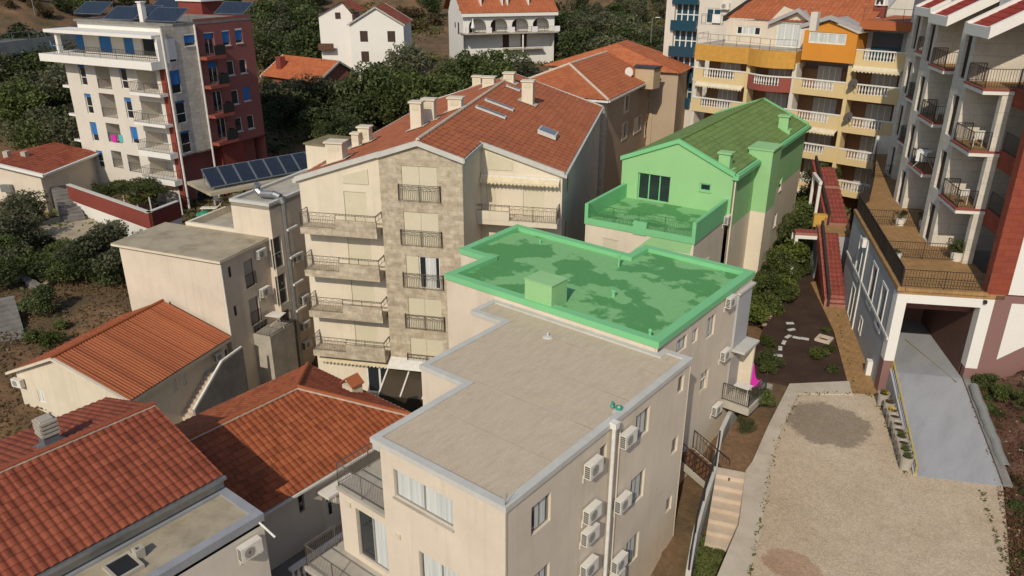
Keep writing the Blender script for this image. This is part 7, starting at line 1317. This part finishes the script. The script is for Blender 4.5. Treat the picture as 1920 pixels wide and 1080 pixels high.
# ------------------------------------------------------------------ blue glazed block behind, white block at the top right
D_ = 95; d = ray(1246, 60); h = math.hypot(d.x, d.y); o = d*(D_/h); b = Th('blue_glazed_block', 'white apartment block with blue glass balconies behind the yellow block', 'apartment block', o.x, o.y, 4, (5, 4, -22)); W = Wall(b, (0, 0), (16, 0)); m = MB(); zt = W.px(1250, -25)[1]
a0, a1 = W.px(1262, 60)[0], W.px(1307, 60)[0]; zf = [W.px(1285, y)[1] for y in (48, 97)]; sp = zf[0]-zf[1]
for k in range(-1, 4):
    f = zf[0]-sp*k; r = (a0, a1, f, f+sp-.25); fo = W.win(r, .5, 'frame_white', 'glass_blue', 4, .12, None, transom=.45); g = MB(); W.boxp(g, a0-.25, a1-.05, .0, .35, f-.55, f+.55); b.part('glass_balcony', g, 'glass_blue', fo)
r = W.rect(1325, 15, 1350, 45); fo = W.win(r, .12, 'frame_white', 'glass_blue', 2, .12); g = MB(); railing(g, [W.P(r[0]-.4, .2, r[2]), W.P(r[1]+.4, .2, r[2])], 1.0, .5, .02, 3); b.part('railing', g, 'metal_bronze'); g = MB(); W.boxp(g, (r[0]+r[1])/2, r[1]+.1, .22, .28, r[2]+.1, r[2]+1.0); b.part('white_sheet', g, 'fabric_white')
W.build(m, -22, zt); Wall(b, (0, 9), (0, 0)).build(m, -22, zt); Wall(b, (16, 0), (16, 9)).build(m, -22, zt); b.part('wall', m, 'white'); m = MB(); m.box(-.2, 16.2, -.2, 9, zt, zt+.3); b.part('roof', m, 'coping'); place_ac(b, W, 1360, 12, 'air conditioner high on the white block beside the brown roof verge', s=1.2)
D_ = 104; d = ray(1600, 20); h = math.hypot(d.x, d.y); o = d*(D_/h); b = Th('white_block', 'white building with grey sloped wall and blue window at the top right', 'building', o.x, o.y, -6, (5, 3, -20)); W = Wall(b, (-16, 0), (22, 0)); m = MB(); r = W.rect(1748, -10, 1775, 18); W.win(r, .1, 'frame_white', 'glass_blue', 2, .15)
zt = W.px(1500, -2)[1]; W.build(m, -20, zt+3); b.part('wall', m, 'white'); m = MB(); W.boxp(m, 0, 38, -9, -.02, -20, zt+2.9); b.part('body', m, 'white'); m = MB(); q = [W.px(x, y) for x, y in ((1625, 30), (1660, -12), (1690, -12), (1645, 40))]; m.extr([W.P(a, .1, z) for a, z in q], (0, -.1, 0)); b.part('sloped_wall', m, 'grey'); m = MB(); W.boxp(m, 0, 16, .02, .4, zt-.5, zt-.1); b.part('ledge', m, 'coping')
# ------------------------------------------------------------------ trees, shrubs, weeds
M['leaf_olive'] = foliage('olive_foliage', (.09, .096, .050), (.175, .175, .098)); M['leaf_dark'] = foliage('dark_green_foliage', (.050, .070, .024), (.115, .138, .048))
M['leaf_mid'] = foliage('mid_green_foliage', (.068, .092, .025), (.145, .17, .05)); M['leaf_bright'] = foliage('yellow_green_foliage', (.07, .10, .018), (.15, .165, .04)); M['leaf_dry'] = foliage('dry_brown_foliage', (.075, .05, .022), (.15, .11, .05))
M['bark'] = mottled('grey_brown_bark', [(.3, (.06, .045, .03)), (.7, (.14, .11, .08))], 4)
def leaf_quads(P, size, rs, up=.75):
    n = len(P); a = rs.randn(n, 3); a[:, 2] += up*2; a /= np.linalg.norm(a, axis=1)[:, None]; t = rs.randn(n, 3); b = np.cross(a, t); b /= np.linalg.norm(b, axis=1)[:, None]; c = np.cross(a, b)
    s = (size*(.6+.8*rs.rand(n)))[:, None]; w = s*(.45+.2*rs.rand(n))[:, None]
    v = np.stack([P-b*s*.5, P+c*w*.5+a*s*.08, P+b*s*.5, P-c*w*.5+a*s*.08], 1); return v.reshape(-1, 3)
def quads_mesh(name, V, mat):
    me = bpy.data.meshes.new(name); n = len(V)//4; me.vertices.add(len(V)); me.vertices.foreach_set('co', V.astype(np.float32).ravel()); me.loops.add(len(V)); me.loops.foreach_set('vertex_index', np.arange(len(V), dtype=np.int32))
    me.polygons.add(n); me.polygons.foreach_set('loop_start', np.arange(0, len(V), 4, dtype=np.int32)); me.polygons.foreach_set('loop_total', np.full(n, 4, dtype=np.int32)); me.materials.append(M[mat]); me.update(calc_edges=True); return me
def crown_pts(rs, n, K, R, H, base):
    """points in clumps spread through an uneven crown, most of them near each clump's skin"""
    C = []
    while len(C) < K:
        p = rs.uniform(-1, 1, 3)
        if .25 < np.linalg.norm(p) < 1: C.append(p)
    C = np.array(C)*np.array([R*.78, R*.78, H*.38])+np.array([0, 0, base+H*.5]); rad_ = R*(.26+.26*rs.rand(K)); k = rs.randint(0, K, n); d = rs.randn(n, 3); d /= np.linalg.norm(d, axis=1)[:, None]; d[:, 2] *= .8
    return C[k]+d*(rad_[k]*(.55+.5*rs.rand(n)**.6))[:, None]
TREE = {}
def proto(kind, i):
    if (kind, i) in TREE: return TREE[(kind, i)]
    rs = np.random.RandomState(100*i+len(kind)*7+ord(kind[0])); spec = {'olive': (2400, 15, 1., 1.15, .35, .12, 'leaf_olive'), 'dark': (2600, 14, 1., 1.3, .3, .125, 'leaf_dark'), 'mid': (2400, 13, 1., 1.2, .3, .12, 'leaf_mid'), 'shrub': (1300, 9, 1., .95, .02, .17, 'leaf_mid'), 'bright': (1300, 9, 1., 1., .02, .17, 'leaf_bright'), 'dry': (900, 8, 1., .8, .0, .16, 'leaf_dry'), 'fine': (2200, 10, 1., .95, .0, .085, 'leaf_dark')}[kind]
    n, K, R, H, base, ls, mat = spec; me = quads_mesh('crown', leaf_quads(crown_pts(rs, n, K, R, H, base), ls, rs), mat); tr = MB()
    tr.bar((0, 0, -.15), (.03, .02, base+.15), .06, 6, .045)
    for k in range(5): a = 1.26*k+rs.rand(); tr.bar((.03, .02, base+.1), (.5*cos(a), .5*sin(a), base+H*(.4+.2*rs.rand())), .035, 5, .012)
    TREE[(kind, i)] = (me, mesh('trunk', tr, 'bark')); return TREE[(kind, i)]
rnd = random.Random(11)
def put(kind, p, R, label, cat='tree', group=None, name='tree', flat=1.):
    me, tr = proto(kind, rnd.randint(0, 3)); t = bpy.data.objects.new(name, None); COL.objects.link(t); t.location = p; s = R*rnd.uniform(.9, 1.12); t.scale = (s*rnd.uniform(.9, 1.1), s, s*flat*rnd.uniform(.85, 1.15)); t.rotation_euler = (0, 0, rnd.uniform(0, 6.28)); tag(t, label, cat, group)
    link('trunk', tr, t); link('crown', me, t); return t
def march(px, py, h):
    d = ray(px, py); t = 35.
    while t < 400:
        x, y, z = d.x*t, d.y*t, d.z*t
        if z <= tz(x, y)+h: return Vector((x, y, tz(x, y)))
        t += 1.5
    return None
KEEP = [(-75, 50, 8), (-80, 44, 7), (-82, 52, 8), (-70, 50, 7), (-30, 44, 9), (-36, 50, 9), (-34, 38, 9), (-42, 40, 8), (-48, 34, 8), (-95, 92, 8), (-100, 88, 6), (-98, 97, 6), (-88, 110, 9), (-100, 120, 9), (-94, 113, 8), (-93, 75, 7), (-40, 72, 10), (-47, 78, 9), (-38, 84, 10), (-24, 54, 4), (-25, 60, 4), (-30, 76, 9), (-20, 78, 8), (-52, 36, 6), (-57, 41, 6), (-77, 33, 6), (-68, 28, 4)]
def clear(p, R): return all((p.x-a)**2+(p.y-c)**2 > (r+R*.4)**2 for a, c, r in KEEP)
def wood(poly, step, kinds, Rr, label, group, hh=.7, cap=99, name='tree', cat='tree'):
    xs = [p[0] for p in poly]; ys = [p[1] for p in poly]; n = 0; y = min(ys)
    def inside(x, y):
        c = False
        for (x0, y0), (x1, y1) in zip(poly, poly[1:]+poly[:1]):
            if (y0 > y) != (y1 > y) and x < (x1-x0)*(y-y0)/(y1-y0)+x0: c = not c
        return c
    while y < max(ys):
        x = min(xs)+rnd.uniform(0, step)
        while x < max(xs):
            qx, qy = x+rnd.uniform(-.4, .4)*step, y+rnd.uniform(-.4, .4)*step*.6
            if inside(qx, qy) and n < cap:
                R = rnd.uniform(*Rr); p = march(qx, qy, R*hh)
                if p is not None and clear(p, R):
                    k = rnd.choice(kinds); nm = {'olive': 'grey green olive tree', 'dark': 'dark leafy tree', 'mid': 'mid green leafy tree', 'shrub': 'green shrub', 'bright': 'yellow green shrub', 'dry': 'dry brown bush', 'fine': 'fine leaved shrub'}[k]; put(k, p, R, nm+' '+label, cat, nm.split()[-1]+'s '+group, nm.replace(' ', '_') if False else name); n += 1
            x += step
        y += step*.62
wood([(0, 150), (150, 130), (165, 330), (90, 290), (0, 270)], 40, ['olive', 'mid', 'dark'], (2.2, 3.4), 'in the thicket left of the tall white and red block', 'left of the tall block')
wood([(-20, 95), (110, 85), (150, 150), (-20, 160)], 46, ['dark'], (3, 4), 'in the shade under the viaduct', 'under the viaduct')
wood([(470, 0), (610, -10), (600, 120), (480, 110)], 38, ['olive', 'dark'], (2.8, 3.8), 'between the tall block and the white gabled house', 'left of the white house')
wood([(495, 150), (690, 165), (700, 200), (640, 300), (500, 300)], 38, ['olive', 'dark', 'dark'], (2.2, 3.2), 'in front of the brick cottage', 'in front of the brick cottage')
wood([(670, 130), (800, 100), (960, 115), (1010, 110), (1000, 150), (900, 165), (780, 215), (690, 255)], 33, ['dark', 'mid', 'olive', 'mid'], (2.0, 3.0), 'in the wood behind the big red tiled roof', 'behind the big red roof')
wood([(740, 0), (830, -10), (830, 40), (745, 50)], 34, ['dark', 'dry', 'mid'], (2.2, 3.), 'between the white gabled house and the arched house', 'between the two white houses')
wood([(1000, 90), (1045, 0), (1150, 10), (1190, 110), (1060, 110)], 34, ['olive', 'olive', 'dark'], (2.6, 3.8), 'right of the arched house', 'right of the arched house')
wood([(1140, -20), (1250, -20), (1245, 120), (1200, 110)], 36, ['dark', 'olive', 'dry'], (2., 3.), 'on the slope left of the blue glazed block', 'left of the blue glazed block')
wood([(90, -30), (470, -30), (470, 22), (330, 8), (100, 25)], 42, ['dark', 'dry', 'mid'], (2., 3.2), 'on the scrubby hill along the top edge above the tall block', 'on the hill above the tall block')
wood([(-20, -30), (100, -30), (90, 25), (-20, 20)], 34, ['dry', 'dark', 'dry'], (1.4, 2.4), 'on the reddish hill in the top left corner', 'in the top left corner')
wood([(0, -150), (1240, -150), (1240, -25), (0, -25)], 75, ['dark', 'olive', 'mid'], (4, 6), 'far up the hill beyond the top edge', 'far up the hill', cap=60)
# bushes round the dry field
for px, py, R, k, lab in ((30, 420, 1.9, 'mid', 'dense green bush at the left edge below the old house'), (15, 480, 1.7, 'mid', 'lower green bush at the left edge below the old house'), (100, 495, 1.8, 'shrub', 'low spreading green bush above the dry field'), (55, 500, 1.6, 'shrub', 'shaded bush left of the spreading one above the dry field'), (185, 480, 2.5, 'olive', 'big round grey green olive bush beside the flat roofed block'), (235, 440, 1.4, 'mid', 'small bush under the garden wall beside the flat roofed block'), (150, 495, 1.8, 'olive', 'olive bush joined to the left of the big round one'),
                            (75, 585, 1.6, 'dark', 'dark leafy bush at the lower corner of the dry field'), (100, 640, .9, 'bright', 'spiky yellow green plant beside the stone stair'), (65, 650, .8, 'shrub', 'small shrub by the short stone wall end'), (120, 620, .7, 'shrub', 'small green shrub by the ribbed roof eave'), (20, 360, 2.2, 'mid', 'green tree top left of the old house'), (130, 330, 2., 'dark', 'dark bush behind the old house'), (175, 320, 1.6, 'mid', 'green bush at the left foot of the tall block'), (160, 350, 1.2, 'dark', 'dark bush at the top of the shaded stair')):
    p = march(px, py, R*.6); put(k, p, R, lab, 'bush', None, 'bush')
for px, py in ((5, 350), (60, 460), (75, 480), (130, 475), (210, 470), (160, 520), (215, 515), (120, 520), (35, 455), (10, 530), (250, 420), (45, 395), (90, 515), (20, 500)):
    k = rnd.choice(('mid', 'olive', 'dark', 'shrub')); p = march(px, py, 1.); put(k, p, rnd.uniform(1.3, 2.0), {'mid': 'mid green', 'olive': 'grey green', 'dark': 'dark leafy', 'shrub': 'low green'}[k]+' bush in the thicket between the old house and the dry field', 'bush', k.replace('shrub', 'low green')+' bushes above the dry field', 'bush')
for px, py, R in ((540, 205, 3.3), (590, 196, 3.2), (628, 190, 3.0), (516, 190, 2.6), (660, 205, 2.8)): p = march(px, py, R*.7); put('olive', p, R, 'tall grey green olive tree close in front of the brick cottage', 'tree', 'olive trees close in front of the cottage')
for poly, n_, Rr, kd in (([(690, 150), (960, 120), (1000, 140), (880, 180), (700, 250)], 14, (3.2, 4.2), ('dark', 'mid', 'olive')), ([(1010, 40), (1150, 20), (1180, 110), (1060, 120)], 9, (3.4, 4.6), ('olive', 'olive', 'dark')), ([(480, 20), (600, 20), (590, 110), (490, 110)], 8, (3.4, 4.6), ('olive', 'dark')), ([(0, 130), (120, 130), (130, 280), (0, 260)], 9, (2.8, 3.8), ('olive', 'mid'))):
    wood(poly, 44, kd, Rr, 'tall in '+{14: 'the wood behind the big red tiled roof', 8: 'the wood right of the tall block', }.get(n_, 'the wood right of the arched house' if poly[0][0] == 1010 else 'the thicket left of the tall block'), 'standing tall '+str({690: 'behind the big roof', 1010: 'right of the arched house', 480: 'right of the tall block', 0: 'left of the tall block'}[poly[0][0]]), .75, n_)
for px, py, R, lab in ((45, 400, 2.6, 'tall grey green olive tree at the left edge in front of the old house'), (15, 455, 2.4, 'grey green olive tree at the left edge beside the dry field'), (225, 505, 2.2, 'grey green olive tree against the blank wall of the flat roofed block')): put('olive', march(px, py, R*.7), R, lab)
# vine over the pergola at the foot of the tall block
for k, (px, py, R) in enumerate(((205, 352, 1.0), (228, 350, 1.05), (250, 358, 1.05), (272, 362, 1.), (290, 352, .9), (222, 338, .8), (262, 345, .9))): p = gz(px, py, -21.0); put('bright' if k % 2 else 'mid', p+Vector((0, 0, -.9)), R*1.75, 'leafy vine clump spread over the pergola behind the garden wall', 'vine', 'vine clumps over the pergola', 'vine', .6)
t = bpy.data.objects.new('pergola', None); COL.objects.link(t); p = gz(245, 375, -22); t.location = p; tag(t, 'pergola of pale posts carrying the vine behind the garden wall', 'pergola')
for k in range(8): m = MB(); x = -4+2.6*(k//2); y = 3*(k % 2); m.bar((x, y, -1.5), (x, y, 1), .07, 5); link('post', mesh('post', m, 'metal_white'), t)
m = MB(); m.bar((-4, 0, 1), (4, 0, 1), .05); m.bar((-4, 3, 1), (4, 3, 1), .05); link('beam', mesh('beam', m, 'wood'), t)
# strip of weeds, creepers and reeds between the gabled house and the stairs
wood([(1398, 590), (1450, 470), (1480, 440), (1545, 330), (1562, 350), (1520, 440), (1495, 520), (1432, 605), (1400, 612)], 21, ['bright', 'shrub', 'mid', 'bright'], (.55, 1.0), 'in the overgrown strip beside the tall gabled house', 'in the overgrown strip', .5, 80, 'bush', 'bush')
for px, py, R, k, lab in ((1530, 330, 1.5, 'mid', 'tall creeper covered bush at the top of the overgrown strip'), (1545, 300, 1.3, 'bright', 'feathery yellow green bush by the yellow balconies'), (1520, 380, 1.5, 'dark', 'dark creeper mound left of the stair landing'), (1500, 420, 1.4, 'mid', 'green mound above the white portico'), (1550, 420, 1.1, 'mid', 'leafy creeper behind the portico top'), (1560, 350, 1.2, 'dark', 'dark creeper against the upper red stairs')):
    p = march(px, py, 2.2); put(k, p+Vector((0, 0, .8)), R*1.2, lab, 'bush', None, 'bush', 1.3)
for px, py, z_, R, k in ((1462, 500, -19.5, 1.3, 'mid'), (1480, 470, -19.3, 1.5, 'bright'), (1492, 440, -19, 1.6, 'mid'), (1510, 405, -18.6, 1.7, 'mid'), (1522, 375, -18.2, 1.7, 'bright'), (1535, 345, -17.6, 1.7, 'mid'), (1552, 318, -16.8, 1.5, 'bright'), (1500, 470, -19.6, 1.2, 'shrub'), (1445, 530, -20, 1.2, 'mid'), (1420, 580, -20.6, 1.0, 'bright'), (1455, 560, -20.6, 1.0, 'shrub'), (1475, 530, -20.3, 1.0, 'bright')):
    p = gz(px, py, z_); put(k, Vector((p.x, p.y, max(-21.6, z_-R*.75))), R*.82, {'mid': 'mid green', 'bright': 'yellow green', 'shrub': 'low green'}[k]+' tall creeper mound in the overgrown strip beside the gabled house', 'bush', {'mid': 'mid green', 'bright': 'yellow green', 'shrub': 'low green'}[k]+' creeper mounds in the overgrown strip', 'bush', 1.25)
wood([(1470, 440), (1548, 300), (1568, 330), (1530, 430), (1500, 520), (1440, 590), (1420, 560)], 17, ['bright', 'mid', 'shrub'], (.6, 1.1), 'among the creepers beside the red stairs', 'beside the red stairs', 1.2, 60, 'bush', 'bush')
# shrubs along the bed and in the gravel
for px, py, R, k, lab in ((1428, 748, .85, 'mid', 'broad green shrub beside the iron railed balcony'), (1440, 692, .6, 'mid', 'loose green shrub behind the magenta lounger'), (1445, 680, .75, 'mid', 'green shrub at the corner of the dark soil'), (1397, 795, .62, 'fine', 'small clipped dark shrub in the planting bed'), (1438, 640, .5, 'bright', 'pale weed clump at the edge of the stone border'), (1535, 662, .6, 'bright', 'low bright green weed patch below the square frame'), (1555, 650, .45, 'bright', 'small bright weed beside the square frame'), (1560, 690, .4, 'shrub', 'small weed beside the tiled path'), (1548, 617, .35, 'shrub', 'small weed above the square frame'), (1275, 1040, .8, 'bright', 'yellow green bush in the lower yard by the front block')):
    z = -26 if px == 1275 else G; put(k, gz(px, py, z+R*.55)+Vector((0, 0, -R*.55)), R, lab, 'bush', None, 'bush')
M['leaf_red'] = foliage('reddish_scrub', (.10, .042, .025), (.17, .085, .05))
for k in range(46):
    t_ = rnd.uniform(0, 2.6); w_ = rnd.uniform(.5, 4.2); kd = 'dry' if k % 3 else ('shrub', 'bright', 'mid')[k // 3 % 3]
    if k < 4: t_, w_, kd = .1+.12*k, 1.0+.6*k, 'mid'
    R = rnd.uniform(.3, .65) if kd == 'dry' else rnd.uniform(.3, .55); R = .75 if k < 4 else R
    put(kd, bank_pt(t_, w_)-Vector((0, 0, .1)), R, ('dry reddish brown bush on the bank right of the ramp' if kd == 'dry' else 'green shrub on the bank right of the ramp'), 'bush', ('dry bushes' if kd == 'dry' else 'green shrubs')+' on the bank right of the ramp', 'bush', .8)
# foliage of potted plants and planters
def sprig(o, kind, R, z, name='foliage'):
    c = link(name, proto(kind, 1)[0], o); c.location = (0, 0, z-.0); c.scale = (R, R, R*1.2)
for o, k, R in zip(POTS, ('mid', 'mid', 'shrub', 'bright'), (.35, .4, .65, .22)): sprig(o, k, R, .4)
M['flower'] = plain('yellow_flower', (.6, .36, .02), .8); fl = {k: quads_mesh('flowers', leaf_quads(crown_pts(np.random.RandomState(k), 150, 5, .24, .2, .7), .05, np.random.RandomState(k)), 'flower') for k in (0, 2)}
for k, o in enumerate(PLO):
    if k in fl: link('flowers', fl[k], o)
    if k in (0, 1, 6, 8, 9): sprig(o, 'dry' if k == 1 else 'shrub', .2, .68)
# ground cover: weeds, grass, leaf litter (each one uncountable)
def cover(name, pts, size, mat, seed, up=.5, lift=.05):
    rs = np.random.RandomState(seed); P = np.array(pts); P[:, 2] += lift+rs.rand(len(P))*size*.5; o = link(name, quads_mesh(name, leaf_quads(P, size, rs, up), mat)); o['kind'] = 'stuff'; return o
rs = np.random.RandomState(5)
def scatter_px(polys, n, z=None):
    out = []
    for poly in polys:
        xs = [p[0] for p in poly]; ys = [p[1] for p in poly]; k = 0
        while k < n:
            x, y = rs.uniform(min(xs), max(xs)), rs.uniform(min(ys), max(ys)); c = False
            for (x0, y0), (x1, y1) in zip(poly, poly[1:]+poly[:1]):
                if (y0 > y) != (y1 > y) and x < (x1-x0)*(y-y0)/(y1-y0)+x0: c = not c
            if not c: continue
            k += 1; p = gz(x, y, z) if z is not None else None; out.append((p.x, p.y, z))
    return out
sw = scatter_px([[(1395, 600), (1432, 608), (1495, 522), (1535, 440), (1560, 350), (1530, 350), (1480, 440), (1440, 480)]], 7000, G); sw = [(x, y, z+abs(rs.randn())*.35+.3*max(0, math.sin(x*2.1)*math.sin(y*1.3))) for x, y, z in sw]; cover('strip_weeds', sw[:4200], .2, 'leaf_bright', 21, .5); cover('strip_ground_cover', sw[4200:], .2, 'leaf_mid', 22, .5)
lawn = scatter_px([[(1312, 1005), (1365, 1020), (1340, 1085), (1300, 1085)]], 2600, -23.0); cover('lawn_grass', lawn, .1, 'leaf_mid', 2, .1)
edge = []
for (xa, ya, xb, yb, n) in ((1500, 740, 1640, 740, 90), (1497, 742, 1455, 830, 50), (1455, 832, 1440, 905, 70), (1440, 905, 1405, 1080, 150), (1642, 740, 1700, 890, 420), (1840, 925, 1890, 1075, 260), (1560, 540, 1600, 730, 120)):
    for k in range(n): t_ = rs.rand()**1.; q = gz(xa+(xb-xa)*t_+rs.randn()*3.2, ya+(yb-ya)*t_+rs.randn()*2.5, G); cl = math.sin(t_*37+xa)*math.sin(t_*13); edge.append((q.x, q.y, G)) if cl > -.1 else None
cover('edge_weeds', edge, .11, 'leaf_bright', 3, .2); P = []
while len(P) < 52000:
    x, y = rs.uniform(-150, 15), rs.uniform(10, 190)
    if (-66 < x < -14 and y < 62) or x > -8: continue
    if (x+10)**2/180+(y-40)**2/900 < 1: continue
    if math.sin(x*.13+1)*math.cos(y*.11)+math.sin(x*.31+y*.27)*.5+rs.randn()*.25 > .05: P.append((x, y))
P = np.array(P); P = np.column_stack([P, terrain_z(P[:, 0], P[:, 1])]); cover('undergrowth', P[:30000], .7, 'leaf_mid', 4, .4, .1); cover('dry_undergrowth', P[30000:], .6, 'leaf_dry', 6, .4, .05)
bk_ = [tuple(bank_pt(rs.uniform(0, 3.9), abs(rs.randn())*2.2)) for _ in range(5200)]; cover('bank_scrub', bk_, .13, 'leaf_red', 12, .3); bk_ = [tuple(bank_pt(rs.uniform(1, 3.9), abs(rs.randn())*.9)) for _ in range(900)]; cover('bank_weeds', bk_, .11, 'leaf_bright', 13, .3)
fp_ = [(x, y) for x, y in zip(rs.uniform(-68, -48, 9000), rs.uniform(8, 30, 9000))]; fp_ = np.array(fp_); fp_ = np.column_stack([fp_, terrain_z(fp_[:, 0], fp_[:, 1])]); cover('field_grass', fp_, .22, 'leaf_dry', 8, .1)
# loose stones: border of the strip, rubble on the bank
st = MB(); 
for k in range(46): t_ = k/45; q = gz(1430+(1495-1430)*t_+rnd.uniform(-3, 3), 608+(527-608)*t_+rnd.uniform(-3, 3), G); r = rnd.uniform(.09, .2); st.lathe((q.x, q.y, G-.08), [(r*.7, 0), (r, r*.5), (r*.7, r*1.1), (r*.2, r*1.3)], 6)
o = struct('border_stones', st, 'rubble', kind='stuff'); st = MB()
for k in range(420): p = bank_pt(rnd.uniform(0, 3.9), abs(rnd.gauss(0, 1.4))); r = rnd.uniform(.02, .075); st.lathe((p.x, p.y, p.z-.02), [(r*.7, 0), (r, r*.5), (r*.7, r), (r*.2, r*1.2)], 5)
struct('bank_rubble', st, 'rubble', kind='stuff')
for o in [x for x in COL.objects if x.parent is None and x.type in ('MESH', 'EMPTY') and 'kind' not in x and 'label' not in x]: print('UNLABELLED', o.name)
